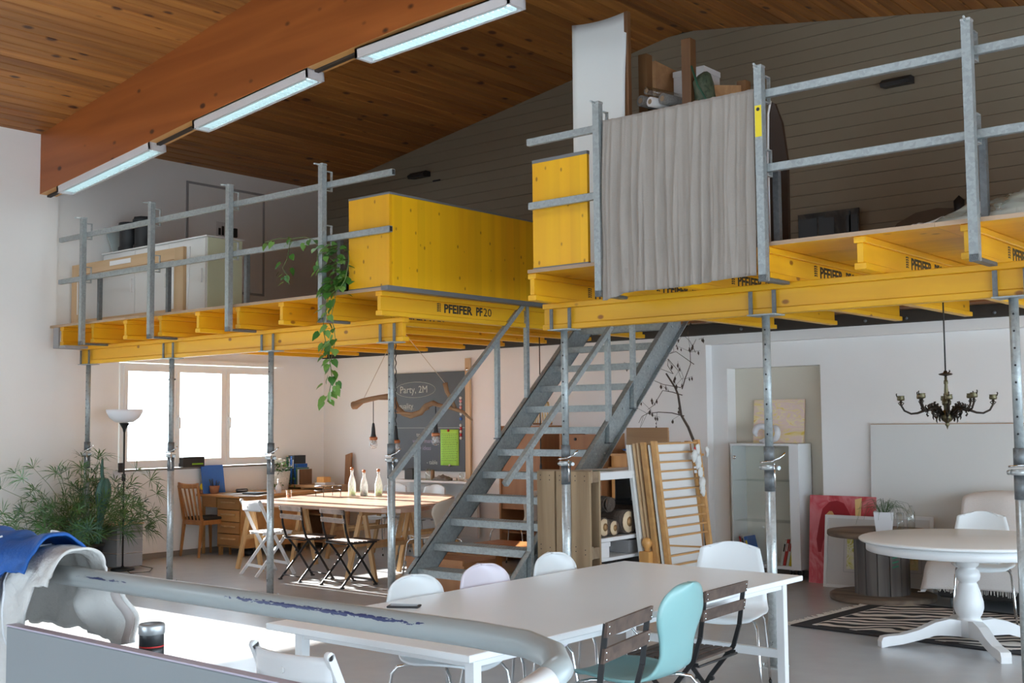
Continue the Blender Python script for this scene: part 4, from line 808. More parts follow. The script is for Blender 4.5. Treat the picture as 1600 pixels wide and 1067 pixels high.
def pend(x, zt, zc, lb, first=None):
    t = thing('cage_pendant_lamp', lb, 'lamp', (x, 1.5, zt), 0, 'caged pendant lamps on the driftwood branch')
    k = MB()
    if x > -1.1 and x < -.8:
        P = [(x + .006 * math.cos(i * 1.3), 1.45 + .006 * math.sin(i * 1.3), zc + (zt - zc) * i / 60) for i in range(61)]; k.tube(P, .0055, 5)
    else: k.tube([(x, 1.5, zc), (x, 1.5, zt)], .004, 5)
    y = 1.45 if -1.1 < x < -.8 else 1.5
    k.build('cable', 'cord', t)
    k = MB(); k.lathe([(.006, zc), (.012, zc - .01), (.018, zc - .05), (.024, zc - .12), (.03, zc - .14), (.03, zc - .15)], (x, y, 0), 14); k.build('socket', 'rubber', t)
    k = MB(); k.lathe([(.032, zc - .145), (.043, zc - .15), (.043, zc - .175), (.036, zc - .18)], (x, y, 0), 16); k.build('copper_rim', 'copper', t)
    k = MB(); k.lathe([(.018, zc - .17), (.032, zc - .19), (.032, zc - .235), (.02, zc - .25), (0, zc - .252)], (x, y, 0), 14); k.build('glass', 'bulbg', t)
    k = MB()
    for i in range(6):
        a = i * math.pi / 3; c, s = math.cos(a), math.sin(a); k.tube([(x + .036 * c, y + .036 * s, zc - .175), (x + .040 * c, y + .040 * s, zc - .24), (x + .030 * c, y + .030 * s, zc - .262), (x, y, zc - .27)], .002, 4)
    for z in (zc - .20, zc - .235): k.tube([(x + .041 * math.cos(a * .5236), y + .041 * math.sin(a * .5236), z) for a in range(13)], .002, 4, False)
    k.build('wire_cage', 'chrome', t)
pend(-1.385, 1.845, 1.60, 'left caged pendant lamp on a plain cable from the driftwood branch')
pend(-1.0, 2.687, 1.57, 'middle caged pendant lamp on a long twisted cable')
pend(-.485, 1.77, 1.64, 'right caged pendant lamp behind the stair handrail')
# chandelier
cx, cy, cz = 4.27, 2.4, 1.52
t = thing('chandelier', 'ornate dark bronze chandelier with eight candle arms', 'chandelier', (cx, cy, cz))
k = MB(); k.tube([(cx, cy, 1.97), (cx, cy, 2.70)], .006, 6); k.build('suspension_cable', 'cord', t)
k = MB(); k.lathe([(.004, 1.975), (.012, 1.97), (.018, 1.955), (.05, 1.948), (.055, 1.942), (.045, 1.936), (.012, 1.930), (.008, 1.92)], (cx, cy, 0), 16); k.tube([(cx + .02, cy, 1.95), (cx + .035, cy, 1.965), (cx + .03, cy, 1.975)], .006, 5); k.build('canopy', 'bronze', t)
k = MB(); k.lathe([(.012, 1.92), (.010, 1.90), (.016, 1.89), (.017, 1.87), (.012, 1.86), (.018, 1.78), (.028, 1.74), (.036, 1.725), (.034, 1.70), (.02, 1.69), (.022, 1.66), (.04, 1.64), (.045, 1.62), (.05, 1.60), (.04, 1.575), (.018, 1.56), (.012, 1.55), (.018, 1.54), (.010, 1.53), (0, 1.50)], (cx, cy, 0), 18); k.build('central_column', 'bronze2', t)
for i in range(8):
    a = R(22 + 45 * i); c, s = math.cos(a), math.sin(a); rr = .345 if i % 2 == 0 else .27; zz = .0 if i % 2 == 0 else .015
    def q(r_, z): return (cx + r_ * c, cy + r_ * s, z + zz)
    k = MB(); k.tube([q(.03, 1.60), q(.07, 1.64), q(.12, 1.665), q(.17, 1.655), q(.22, 1.635), q(.27 * rr / .345, 1.63), q(.32 * rr / .345, 1.655), q(rr, 1.70), q(rr, 1.735)], [.012, .014, .014, .011, .009, .008, .008, .008, .010], 7)
    for f, g_ in ((.06, 1.655), (.09, 1.675), (.12, 1.69), (.15, 1.68), (.18, 1.67), (.10, 1.63), (.14, 1.62), (.08, 1.605)):
        k.tube([q(f, g_ - .012), q(f + .012, g_ + .004), q(f + .006, g_ + .018), q(f - .006, g_ + .014)], [.008, .007, .005, .002], 5)
    for f, g_ in ((.055, 1.585), (.075, 1.575), (.1, 1.60)): k.tube([q(f, g_ + .03), q(f + .004, g_ - .005), q(f - .002, g_ - .022)], [.007, .006, .002], 5)
    for f in (rr + .006, rr - .008): k.tube([q(f, 1.70), q(f + (.014 if f > rr else -.014), 1.715), q(f, 1.725)], .004, 4)
    am = k.build('arm', 'bronze', t)
    k = MB(); px_, py_, _ = q(rr, 0); k.lathe([(.006, 1.735 + zz), (.028, 1.738 + zz), (.030, 1.75 + zz), (.027, 1.77 + zz), (.030, 1.775 + zz), (.024, 1.776 + zz), (.022, 1.75 + zz), (0, 1.748 + zz)], (px_, py_, 0), 12); k.build('candle_cup', 'bronze2', am)
    k = MB(); k.tube([q(rr + .028, 1.765), q(rr + .034, 1.785), q(rr + .03, 1.795)], .005, 5); k.build('cup_leaf', 'bronze', am)
# ================================================================== CHAIRS
def shell_profile(kind):
    if kind == 'round':
        pv = [(.215, .425), (.205, .448), (.10, .452), (-.02, .442), (-.12, .445), (-.175, .47), (-.205, .53), (-.225, .60), (-.25, .69), (-.267, .75), (-.277, .79), (-.283, .815), (-.286, .832), (-.287, .838)]
        wd = [.10, .165, .215, .225, .205, .175, .145, .155, .200, .196, .172, .138, .085, .012]
    else:
        pv = [(.22, .42), (.21, .445), (.10, .45), (-.02, .44), (-.13, .445), (-.185, .48), (-.21, .54), (-.23, .62), (-.25, .70), (-.265, .77), (-.275, .82), (-.278, .845)]
        wd = [.15, .205, .23, .235, .235, .225, .22, .215, .205, .19, .175, .12]
    return pv, wd
def catm(a, f):
    i = int(f); i = min(i, len(a) - 2); t_ = f - i; p0, p1, p2, p3 = a[max(i - 1, 0)], a[i], a[i + 1], a[min(i + 2, len(a) - 1)]
    return .5 * ((2 * p1) + (-p0 + p2) * t_ + (2 * p0 - 5 * p1 + 4 * p2 - p3) * t_ ** 2 + (-p0 + 3 * p1 - 3 * p2 + p3) * t_ ** 3)
def make_shell(kind, mat, label):
    t = thing('shell_chair', label, 'chair'); pv, wd = shell_profile(kind); n = len(pv) - 1
    ys = [p[0] for p in pv]; zs = [p[1] for p in pv]
    def fn(u, v):
        f = v * n; w = max(.01, catm(wd, f)); s = u * 2 - 1; y = catm(ys, f); z = catm(zs, f)
        back = min(1, max(0, (v - .45) * 4)); d = .030 * s * s
        return (s * w, y + d * back * 1.2, z + d * .45 * (1 - back) + (0 if kind == 'round' else -.035 * s ** 4 * max(0, (v - .86) / .14) ** 1.5))
    k = MB(); k.grid(fn, 14, 56, .010); k.build('seat_shell', mat, t, False)
    k = MB()
    for sx in (-1, 1):
        for sy, f0 in ((1, .20), (-1, -.20)):
            q = MB(); q.tube([(sx * .10, f0 * .35, .432), (sx * .155, f0 * .65, .434), (sx * .185, f0 * .85, .425), (sx * .20, f0 * .98, .39), (sx * .215, f0 * 1.12, .20), (sx * .225, f0 * 1.25, .0)], .0075, 8)
            l = q.build('leg', 'chrome', t, False)
            f = MB(); f.tube([(sx * .2242, f0 * 1.24, .018), (sx * .225, f0 * 1.25, 0)], .010, 8); f.build('foot_glide', 'rubber', l, False)
    q = MB(); q.lathe([(.06, .425), (.06, .436)], (0, 0, 0), 12); q.build('mounting_disc', 'chrome', t, False)
    return t
GW = 'white moulded chairs at the long white table'
s1 = make_shell('round', 'shell', ''); place(s1, (3.63, -2.74, 0), R(-90), 'white round-backed chair behind the long white table, beside the telephone', GW)
s2 = make_shell('round', 'pinkshell', ''); place(s2, (3.62, -2.20, 0), R(-90), 'lilac-white round-backed chair behind the long white table, middle of three', GW)
dup(s1, (3.60, -1.56, 0), R(-90), 'white round-backed chair behind the long white table, nearest the pallet', GW)
s3 = make_shell('round', 'turq', ''); s3.scale = (1.03, 1.03, 1.075); place(s3, (4.60, -2.58, 0), R(94), 'turquoise round-backed chair at the long white table')
s4 = make_shell('wide', 'shell', ''); place(s4, (4.02, -.74, 0), R(-158), 'white wide-backed chair at the far end of the long white table')
dup(s4, (4.50, 2.42, 0), R(-162), 'white wide-backed chair behind the round pedestal table')
s5 = make_shell('round', 'creamshell', ''); place(s5, (-.60, 1.60, 0), R(80), 'cream round-backed chair at the right end of the wooden trestle table')
dup(s5, (-.75, 3.05, 0), R(100), 'cream chair farther back, seen through the staircase')
dup(s4, (-2.30, 3.14, 0), R(176), 'white chair behind the wooden trestle table, below the chalkboard')
dup(s4, (-2.95, 3.14, 0), R(184), 'white chair behind the wooden trestle table, beside the bottles')
# slatted steel folding chair, faces +Y
def make_bistro(label):
    t = thing('folding_slat_chair', label, 'chair')
    for sx in (-1, 1):
        k = MB(); x = sx * .195
        k.bar((x, .17, .012), (x, -.02, .31), .008, .022, (0, 1, 0)); k.bar((x, -.02, .31), (x, -.15, .47), .008, .022, (0, 1, 0)); k.bar((x, -.15, .47), (x, -.185, .58), .012, .020, (0, 1, 0)); k.bar((x, -.185, .58), (x, -.215, .79), .008, .022, (0, 1, 0))
        k.build('back_leg' if 0 else 'leg', 'black', t, False)
        k = MB(); x = sx * .18; k.bar((x, -.22, .012), (x, .16, .44), .008, .022, (0, 1, 0)); k.build('leg', 'black', t, False)
        k = MB(); k.bar((sx * .185, -.165, .445), (sx * .185, .19, .445), .008, .018); k.build('seat_rail', 'black', t, False)
        for y in (.17, -.22): q = MB(); q.box(sx * .188 - .012, sx * .188 + .012, y - .02, y + .02, 0, .014, .003); q.build('foot', 'rubber', t, False)
        q = MB(); q.lathe([(.013, -.008), (.013, .008)], (sx * .19, -.03, .30), 8, 'X'); q.build('pivot', 'black', t, False)
    for y, z in ((.14, .05), (-.19, .05), (-.17, .44)): k = MB(); k.tube([(-.19, y, z), (.19, y, z)], .006, 6); k.build('crossbar', 'black', t, False)
    for i in range(7):
        k = MB(); y = -.145 + i * .053; k.box(-.195, .195, y, y + .043, .452, .464, .003); k.build('seat_slat', 'slat', t, False)
    for z in (.655, .745):
        k = MB(); dz = .052; y = -.197 - (z - .655) * .15
        k.add([(-.21, y, z), (.21, y, z), (.21, y - .012, z), (-.21, y - .012, z), (-.21, y - .008, z + dz), (.21, y - .008, z + dz), (.21, y - .020, z + dz), (-.21, y - .020, z + dz)], [[0, 1, 2, 3], [7, 6, 5, 4], [0, 4, 5, 1], [1, 5, 6, 2], [2, 6, 7, 3], [3, 7, 4, 0]]); k.build('back_slat', 'slat', t, False)
        for sx in (-1, 1):
            for dz_ in (.014, .038): q = MB(); q.lathe([(.005, 0), (.005, -.004), (0, -.005)], (sx * .195, y - .016, z + dz_), 6, 'Y'); q.build('screw', 'chrome', t, False)
    return t
GB = 'dark slatted folding chairs'
b1 = make_bistro(''); place(b1, (-1.85, 1.02, 0), R(-8), 'dark slatted folding chair at the trestle table, next to the white folding chair', GB)
b2 = dup(b1, (-1.17, .98, 0), R(-8), 'dark slatted folding chair at the trestle table, nearest the staircase', GB)
b3 = dup(b1, (4.75, -3.20, 0), R(101), 'dark slatted folding chair at the long white table, left of the turquoise chair', GB); b3.scale = (1.06, 1, 1.07)
b4 = dup(b1, (4.47, -1.93, 0), R(93), 'dark slatted folding chair at the long white table, right of the turquoise chair', GB); b4.scale = (1.06, 1, 1.0)
b1.scale = b2.scale = (1, 1, .95)
# white wooden folding chair, faces +Y
def make_whitefold(label):
    t = thing('white_folding_chair', label, 'chair')
    for sx in (-1, 1):
        k = MB(); x = sx * .20; k.bar((x, .20, 0), (x, -.06, .46), .020, .032, (0, 1, 0)); k.bar((x, -.06, .46), (x, -.22, .79), .020, .032, (0, 1, 0)); k.tube([(x - .01, -.22, .787), (x + .01, -.22, .787)], .016, 10); k.build('leg', 'white', t, False)
        k = MB(); x = sx * .172; k.bar((x, -.24, 0), (x, .12, .43), .018, .030, (0, 1, 0)); k.build('leg', 'white', t, False)
        k = MB(); k.box(sx * .14 - .012, sx * .14 + .012, -.14, .19, .425, .447); k.build('seat_rail', 'white', t, False)
        q = MB(); q.lathe([(.012, -.006), (.012, .006)], (sx * .213, -.055, .44), 8, 'X'); q.build('hinge', 'chrome', t, False)
    for i in range(5): k = MB(); y = -.15 + i * .072; k.box(-.155, .155, y, y + .064, .447, .460, .004); k.build('seat_slat', 'white', t, False)
    for y, z in ((.13, .12), (-.155, .10)): k = MB(); k.bar((-.19, y, z), (.19, y, z), .016, .028, (0, 0, 1)); k.build('crossbar', 'white', t, False)
    def bf(u, v):
        s = u * 2 - 1; return (s * .20, -.205 - .045 * (1 - s * s) - .012 * v, .68 + .10 * v - .0 * s)
    k = MB(); k.grid(bf, 16, 4, .014); bs = k.build('back_slat', 'white', t, False)
    q = MB(); q.lathe([(.012, 0), (.012, .006), (0, .007)], (0, -.262, .725), 12, 'Y'); q.lathe([(.012, -.004), (.012, .0)], (0, -.262, .725), 12, 'Y'); q.build('grip_hole', 'whitem', bs, False)
    return t
w1 = make_whitefold(''); place(w1, (-2.50, 1.02, 0), R(-10), 'white wooden folding chair at the left end of the trestle table', 'white folding chairs')
dup(w1, (4.20, -3.98, 0), R(2), 'white wooden folding chair at the near end of the long white table', 'white folding chairs')
# wooden desk chair with vertical slats, faces +Y
t = thing('wooden_chair', 'reddish wooden chair with vertical back slats at the desk', 'chair', (-4.565, 1.70, 0), R(0))
for sx in (-1, 1):
    k = MB(); k.bar((sx * .19, .19, .43), (sx * .20, .21, 0), .034, .034, (0, 1, 0), .6); k.build('leg', 'chairw', t, False)
    k = MB(); k.bar((sx * .175, -.19, .46), (sx * .185, -.24, 0), .034, .034, (0, 1, 0), .65); k.build('leg', 'chairw', t, False)
    k = MB(); k.bar((sx * .175, -.19, .40), (sx * .195, -.27, .86), .032, .028, (0, 1, 0), .75); k.build('back_post', 'chairw', t, False)
    k = MB(); k.box(sx * .17 - .012, sx * .17 + .012, -.19, .19, .385, .44); k.build('seat_rail', 'chairw', t, False)
k = MB(); k.box(-.19, .19, .17, .195, .385, .44); k.build('seat_rail', 'chairw', t, False)
k = MB(); k.box(-.19, .19, -.205, -.18, .385, .44); k.build('seat_rail', 'chairw', t, False)
k = MB(); k.box(-.19, .19, -.18, .20, .44, .475, .012); k.build('seat_cushion', 'sofa', t, False)
def tr(u, v): s = u * 2 - 1; return (s * .205, -.275 - .03 * (1 - s * s) , .825 + .06 * v + .012 * s * s)
k = MB(); k.grid(tr, 12, 3, .02); k.build('top_rail', 'chairw', t, False)
for i in range(4): x = -.115 + i * .077; k = MB(); k.bar((x * .9, -.195, .43), (x * 1.15, -.29, .83), .026, .009, (0, 1, 0)); k.build('back_slat', 'chairw', t, False)
# ================================================================== LONG WHITE TABLE
t = thing('long_white_table', 'long white rectangular table in the foreground', 'table', (4.03, -2.34, 0))
k = MB(); k.box(3.45, 4.63, -3.71, -.97, .712, .74, .003); k.build('tabletop', 'tabletop', t)
for x in (3.56, 4.55):
    for y in (-3.60, -1.07): k = MB(); k.box(x - .022, x + .022, y - .022, y + .022, 0, .712, .002); k.build('leg', 'white', t)
for x in (3.56, 4.55): k = MB(); k.box(x - .012, x + .012, -3.58, -1.09, .672, .712); k.build('apron', 'white', t)
for y in (-3.60, -1.07): k = MB(); k.box(3.58, 4.53, y - .012, y + .012, .672, .712); k.build('apron', 'white', t)
k = MB(); k.box(3.58, 4.53, -1.085, -1.055, .30, .345); k.build('stretcher', 'white', t)
t = thing('telephone', 'flat black mobile phone lying on the long white table', 'phone', (3.63, -3.05, .74), R(-60)); k = MB(); k.box(-.035, .035, -.075, .075, 0, .010, .003); k.build('phone_body', 'rubber', t, False); k = MB(); k.box(-.030, .030, -.066, .066, .010, .0104); k.build('screen', plain('phone_screen', (.02, .015, .02), .12), t, False)
# ================================================================== ROUND PEDESTAL TABLE
cx, cy = 4.69, 1.50
t = thing('round_pedestal_table', 'white round dining table on a turned pedestal with four curved feet', 'table', (cx, cy, 0))
k = MB(); k.lathe([(0, .715), (.66, .715), (.725, .718), (.735, .728), (.735, .735), (.725, .742), (.715, .745), (0, .745)], (cx, cy, 0), 64); k.build('tabletop', 'tabletop', t)
k = MB(); k.lathe([(.60, .714), (.685, .714), (.685, .655), (.675, .65), (.60, .65)], (cx, cy, 0), 64); k.build('apron', 'white', t)
k = MB(); k.box(cx - .31, cx + .31, cy - .31, cy + .31, .61, .655, .006); k.build('support_frame', 'white', t)
k = MB(); k.lathe([(.085, .655), (.085, .60), (.075, .555), (.07, .55), (.055, .54), (.06, .53), (.078, .515), (.085, .485), (.078, .455), (.06, .44), (.058, .43), (.066, .42), (.07, .405), (.085, .36), (.10, .30), (.102, .26), (.09, .22), (.075, .195), (.078, .18), (.085, .175), (.085, .06), (.0, .06)], (cx, cy, 0), 32); k.build('turned_column', 'white', t)
for a in (-136, -52, 38, 128):
    a = R(a); c, s = math.cos(a), math.sin(a); L_ = [(.05, .17, .06), (.16, .185, .07), (.26, .165, .075), (.38, .115, .045), (.50, .085, .02), (.60, .078, .008), (.64, .07, .0), (.655, .04, .0), (.652, .0, .0)]
    k = MB(); vs = []
    for r_, zt, zb_ in L_:
        for w_ in (-.035, .035): vs += [(cx + r_ * c - w_ * s, cy + r_ * s + w_ * c, zb_), (cx + r_ * c - w_ * s, cy + r_ * s + w_ * c, zt)]
    fs = []
    for i in range(len(L_) - 1):
        b0 = 4 * i; fs += [[b0, b0 + 1, b0 + 5, b0 + 4], [b0 + 2, b0 + 6, b0 + 7, b0 + 3], [b0 + 1, b0 + 3, b0 + 7, b0 + 5], [b0, b0 + 4, b0 + 6, b0 + 2]]
    k.add(vs, fs + [[0, 2, 3, 1]], False); k.build('foot', 'white', t)
# rug
t = thing('zebra_rug', 'zebra striped rug with dark border and pale fringe under the round table', 'rug', (4.6, 2.15, 0), R(-4))
k = MB(); k.box(-1.20, 1.25, -.80, .80, .001, .010, .002); k.build('border', 'darkrug', t, False)
k = MB(); k.box(-1.07, 1.12, -.70, .70, .010, .0125); k.build('striped_field', 'zebra', t, False)
for sx, x in ((-1, -1.20), (1, 1.25)):
    k = MB()
    for i in range(170):
        y = -.80 + 1.6 * i / 169; a = random.uniform(-.5, .5); l = random.uniform(.05, .085); k.bar((x, y, .005), (x + sx * l, y + a * .05, random.uniform(.003, .012)), .006, .004)
    o = k.build('fringe', 'fringe', t, False); o['kind'] = 'stuff'
k = MB(); k.grid(lambda u, v: (-1.065 + .006 * u, -.7 + 1.4 * v, .0130), 1, 1, .0004); k.build('trim_line', 'fringe', t, False)
# cable spool
cx, cy = 3.38, 3.17
t = thing('cable_spool_table', 'grey weathered wooden cable spool used as a side table', 'spool', (cx, cy, 0))
k = MB(); k.lathe([(0, 0), (.45, 0), (.455, .01), (.455, .042), (.44, .05), (0, .05)], (cx, cy, 0), 40); k.build('bottom_flange', 'spoolr', t)
k = MB(); k.lathe([(.07, .60), (.46, .60), (.465, .592), (.465, .565), (.455, .555), (.07, .555)], (cx, cy, 0), 40); k.lathe([(.07, .555), (.07, .60)], (cx, cy, 0), 40); k.build('top_flange', 'spoolr', t)
k = MB(); k.lathe([(0, .556), (.069, .556)], (cx, cy, 0), 16); k.build('hub_hole', 'blackl', t)
for i in range(14):
    a = 2 * math.pi * (i + .5) / 14; w_ = .0485; r_ = .232; c, s = math.cos(a), math.sin(a)
    k = MB(); P = [(cx + r_ * c - w_ * s * (-1), cy + r_ * s + w_ * c * (-1)), (cx + r_ * c - w_ * s, cy + r_ * s + w_ * c), (cx + (r_ - .02) * c - w_ * s, cy + (r_ - .02) * s + w_ * c), (cx + (r_ - .02) * c + w_ * s, cy + (r_ - .02) * s - w_ * c)]
    k.prism(P, .05, .555); st = k.build('stave', 'spool', t)
    if i == 12:
        q = MB()
        for z in (.30, .34, .38, .43, .47): q.bar((cx + (r_ + .001) * c + .03 * s, cy + (r_ + .001) * s - .03 * c, z), (cx + (r_ + .001) * c - .03 * s, cy + (r_ + .001) * s + .03 * c, z + .012), .002, .012)
        q.build('green_stencil_mark', plain('green_paint', (.03, .22, .12), .7), st)
t = thing('white_planter', 'square white pot of wispy grass on the cable spool', 'planter', (3.42, 3.15, .6), R(20))
k = MB(); s_ = .085; k.add([(-.068, -.068, 0), (.068, -.068, 0), (.068, .068, 0), (-.068, .068, 0), (-s_, -s_, .17), (s_, -s_, .17), (s_, s_, .17), (-s_, s_, .17)], [[3, 2, 1, 0], [0, 1, 5, 4], [1, 2, 6, 5], [2, 3, 7, 6], [3, 0, 4, 7]], False); k.build('pot', 'potw', t, False)
k = MB(); k.box(-.075, .075, -.075, .075, .15, .155); k.build('soil', 'soil', t, False)
k = MB()
for i in range(48):
    a = random.uniform(0, 6.28); r_ = random.uniform(.0, .05); L_ = random.uniform(.08, .24); h = random.uniform(.05, .13); c, s = math.cos(a), math.sin(a)
    k.tube([(r_ * c, r_ * s, .155), ((r_ + L_ * .3) * c, (r_ + L_ * .3) * s, .155 + h), ((r_ + L_ * .75) * c, (r_ + L_ * .75) * s, .155 + h * .8), ((r_ + L_) * c, (r_ + L_) * s, .155 + h * random.uniform(-.8, .6))], [.0018, .0015, .0012, .0008], 4, False)
o = k.build('grass_blades', plain('dark_grass', (.05, .11, .035), .6), t, False); o['kind'] = 'stuff'
for (x, y, h, r_, lb, nm) in ((3.555, 3.18, .16, .032, 'short drinking glass beside the white planter on the cable spool', 'drinking_glass'), (3.62, 3.26, .22, .036, 'tall glass bottle beside the white planter on the cable spool', 'glass_bottle')):
    t = thing(nm, lb, 'glass', (x, y, .6)); k = MB(); k.lathe([(0, .6), (r_, .6), (r_, .6 + h * (.75 if h > .2 else 1))] + ([(r_ * .4, .6 + h * .9), (r_ * .4, .6 + h)] if h > .2 else []), (x, y, 0), 16); k.build('vessel', 'clear', t); k = MB(); k.lathe([(r_ * (.42 if h > .2 else 1.0), .6 + h), (r_ * (.42 if h > .2 else 1.0) + .002, .6 + h + .003), (r_ * (.42 if h > .2 else 1.0) - .003, .6 + h)], (x, y, 0), 16); k.build('rim', 'clear', t)
# sofa under a white throw
t = thing('dark_sofa', 'low dark sofa against the back wall, mostly hidden under a white throw', 'sofa', (4.9, 3.4, 0))
k = MB(); k.box(3.95, 6.1, 2.95, 3.80, .09, .30, .02); k.build('base', 'sofa', t)
k = MB(); k.box(4.05, 6.1, 3.45, 3.80, .30, .90, .05); k.build('backrest', 'sofa', t)
k = MB(); k.box(4.0, 6.1, 2.95, 3.45, .30, .42, .03); k.build('seat_cushion', 'sofa', t)
for x in (4.05, 6.0):
    for y in (3.0, 3.74): k = MB(); k.tube([(x, y, 0), (x, y, .09)], .018, 10); k.build('leg', 'galvd', t)
t = thing('white_throw', 'white fringed throw draped over the sofa behind the round table', 'throw', (4.9, 3.3, .4))
TP = [(3.83, .55), (3.82, .88), (3.72, .945), (3.52, .95), (3.44, .88), (3.40, .70), (3.37, .50), (3.25, .45), (3.0, .44), (2.92, .40), (2.90, .28), (2.885, .19)]
def tf(u, v):
    f = v * (len(TP) - 1); y = catm([p[0] for p in TP], f); z = catm([p[1] for p in TP], f); x = 3.93 + 2.2 * u + (.08 * (1 - u) ** 6 if v < .5 else -.10 * (1 - u) ** 8 * (v - .5) * 2)
    n_ = noise.noise(Vector((x * 4, v * 5, 1))); e = (1 - u) ** 14
    return (x, y - .02 * n_, z + .015 * n_ - .05 * e)
k = MB(); k.grid(tf, 60, 44, .006); k.build('throw_cloth', 'cloth', t)
def tf2(u, v):
    P = tf(0, .03 + .9 * u); return (P[0] - .03 * v - .015 * math.sin(u * 20) * v, P[1], max(.13, P[2] - v * (.55 if u < .45 else .24)))
k = MB(); k.grid(tf2, 36, 12, .005); k.build('throw_side', 'cloth', t)
k = MB()
for i in range(160):
    x = 3.95 + 2.1 * i / 159; k.bar((x, 2.885, .195), (x + random.uniform(-.01, .01), 2.88, .15 + random.uniform(-.01, .01)), .004, .003)
o = k.build('fringe', 'fringe', t); o['kind'] = 'stuff'
# big white canvas and pictures leaning on the back wall
t = thing('large_white_canvas', 'very large blank white canvas leaning on the back wall behind the chandelier', 'canvas', (4.2, 3.9, 0))
k = MB(); k.prism([(3.80, .0), (3.84, .0), (3.915, 1.54), (3.880, 1.54)], 3.02, 5.6, 'X'); k.build('canvas_body', 'canvas', t)
k = MB(); k.prism([(3.84, .0), (3.85, .0), (3.915, 1.544), (3.880, 1.544)], 3.02, 5.6, 'X'); k.build('stretcher_edge', 'plyedge', t)
def leanpic(name, label, cat, x0, x1, y, h, d, th=.02):
    t = thing(name, label, cat, ((x0 + x1) / 2, y, 0)); a = math.atan2(d, h)
    def P(x, z, o): return (x, y + z * math.sin(a) - o * math.cos(a), z * math.cos(a) + o * math.sin(a) * 0 + .0)
    def bx(k, xa, xb, za, zb_, o0, o1): 
        vs = [P(xa, za, o0), P(xb, za, o0), P(xb, zb_, o0), P(xa, zb_, o0), P(xa, za, o1), P(xb, za, o1), P(xb, zb_, o1), P(xa, zb_, o1)]
        k.add(vs, [[0, 1, 2, 3], [7, 6, 5, 4], [0, 4, 5, 1], [1, 5, 6, 2], [2, 6, 7, 3], [3, 7, 4, 0]], False)
    return t, P, bx
t, P, bx = leanpic('red_painting', 'red and pink painting of a long-haired woman leaning on the back wall', 'painting', 2.395, 3.07, 3.78, .85, .08)
k = MB(); bx(k, 2.395, 3.07, 0, .85, 0, .025); k.build('canvas_body', 'red', t)
def shp(t, pts, o, mat, nm):
    k = MB(); k.add([P(x, z, o) for x, z in pts], [list(range(len(pts)))], False); k.build(nm, mat, t)
shp(t, [(2.47, .42), (2.50, .60), (2.53, .72), (2.60, .79), (2.68, .805), (2.75, .78), (2.79, .72), (2.82, .66), (2.80, .58), (2.74, .60), (2.70, .50), (2.66, .46), (2.58, .50), (2.54, .40), (2.52, .30), (2.49, .30)], .0262, 'hair', 'painted_hair')
shp(t, [(2.56, .66), (2.60, .70), (2.63, .70), (2.67, .64), (2.70, .58), (2.665, .555), (2.62, .56), (2.585, .60)], .0268, 'skin', 'painted_face')
shp(t, [(2.62, .50), (2.68, .54), (2.76, .52), (2.82, .44), (2.86, .32), (2.80, .30), (2.74, .40), (2.66, .42)], .0272, 'skin', 'painted_shoulder')
shp(t, [(2.60, .40), (2.68, .40), (2.74, .30), (2.70, .12), (2.66, .02), (2.60, .02), (2.62, .20), (2.58, .32)], .0264, 'pink', 'painted_garment')
shp(t, [(2.86, .82), (2.93, .84), (2.92, .64), (2.87, .60)], .0262, 'yelp', 'painted_light_streak')
def framed(name, label, x0, x1, y, h, d, px, m_):
    global P
    t, P_, bx = leanpic(name, label, 'picture', x0, x1, y, h, d); P = P_; f = .028
    for a in ((x0, x1, 0, f), (x0, x1, h - f, h), (x0, x0 + f, f, h - f), (x1 - f, x1, f, h - f)): k = MB(); bx(k, a[0], a[1], a[2], a[3], 0, .03); k.build('frame_member', 'white', t)
    k = MB(); bx(k, x0 + f, x1 - f, f, h - f, 0, .010); k.build('mount', 'mount', t)
    k = MB(); bx(k, px[0], px[1], px[2], px[3], .010, .0108); k.build('print', m_, t)
    k = MB(); q = .03
    for a in ((px[0] - q, px[1] + q, px[2] - q, px[2] - q + .003), (px[0] - q, px[1] + q, px[3] + q, px[3] + q + .003), (px[0] - q, px[0] - q + .003, px[2] - q, px[3] + q), (px[1] + q, px[1] + q + .003, px[2] - q, px[3] + q)): bx(k, *a, .010, .0112)
    k.build('mount_line', 'ledp', t)
    return t
framed('framed_picture', 'white framed yellow-green print leaning before the red painting, left of the spool', 2.63, 3.22, 3.60, .68, .09, (2.85, 3.04, .18, .50), 'print_')
framed('framed_picture', 'white framed ochre print leaning on the wall, behind the cable spool', 3.14, 3.64, 3.70, .69, .07, (3.36, 3.50, .20, .50), 'print2')
# glass cabinet on castors
t = thing('glass_door_cabinet', 'white display cabinet with glass door on castors in the wall niche', 'cabinet', (1.92, 3.95, 0))
x0, x1, y0, y1, z0, z1 = 1.56, 2.315, 3.76, 4.06, .135, 1.33
k = MB(); k.box(x0, x0 + .02, y0, y1, z0, z1); k.build('side_panel', 'white', t); k = MB(); k.box(x1 - .02, x1, y0, y1, z0, z1); k.build('side_panel', 'white', t)
k = MB(); k.box(x0 - .002, x1 + .002, y0, y1, z1, z1 + .02); k.build('top_board', 'white', t); k = MB(); k.box(x0, x1, y0, y1, z0 - .03, z0); k.build('bottom_board', 'white', t); k = MB(); k.box(x0, x1, y1 - .01, y1, z0, z1); k.build('back_panel', plain('cabinet_back', (.80, .76, .68), .7), t)
k = MB(); k.box(x1 - .10, x1 - .02, y0 + .0, y0 + .012, z0, z1); k.build('front_stile', 'white', t)
for z in (.56, .97): k = MB(); k.box(x0 + .022, x1 - .022, y0 + .02, y1 - .012, z, z + .007); k.build('glass_shelf', 'cabglass', t); 
k = MB(); k.box(x0 + .004, x1 - .10, y0 - .008, y0 - .003, z0 + .004, z1 - .004); dd = k.build('glass_door', 'cabglass', t)
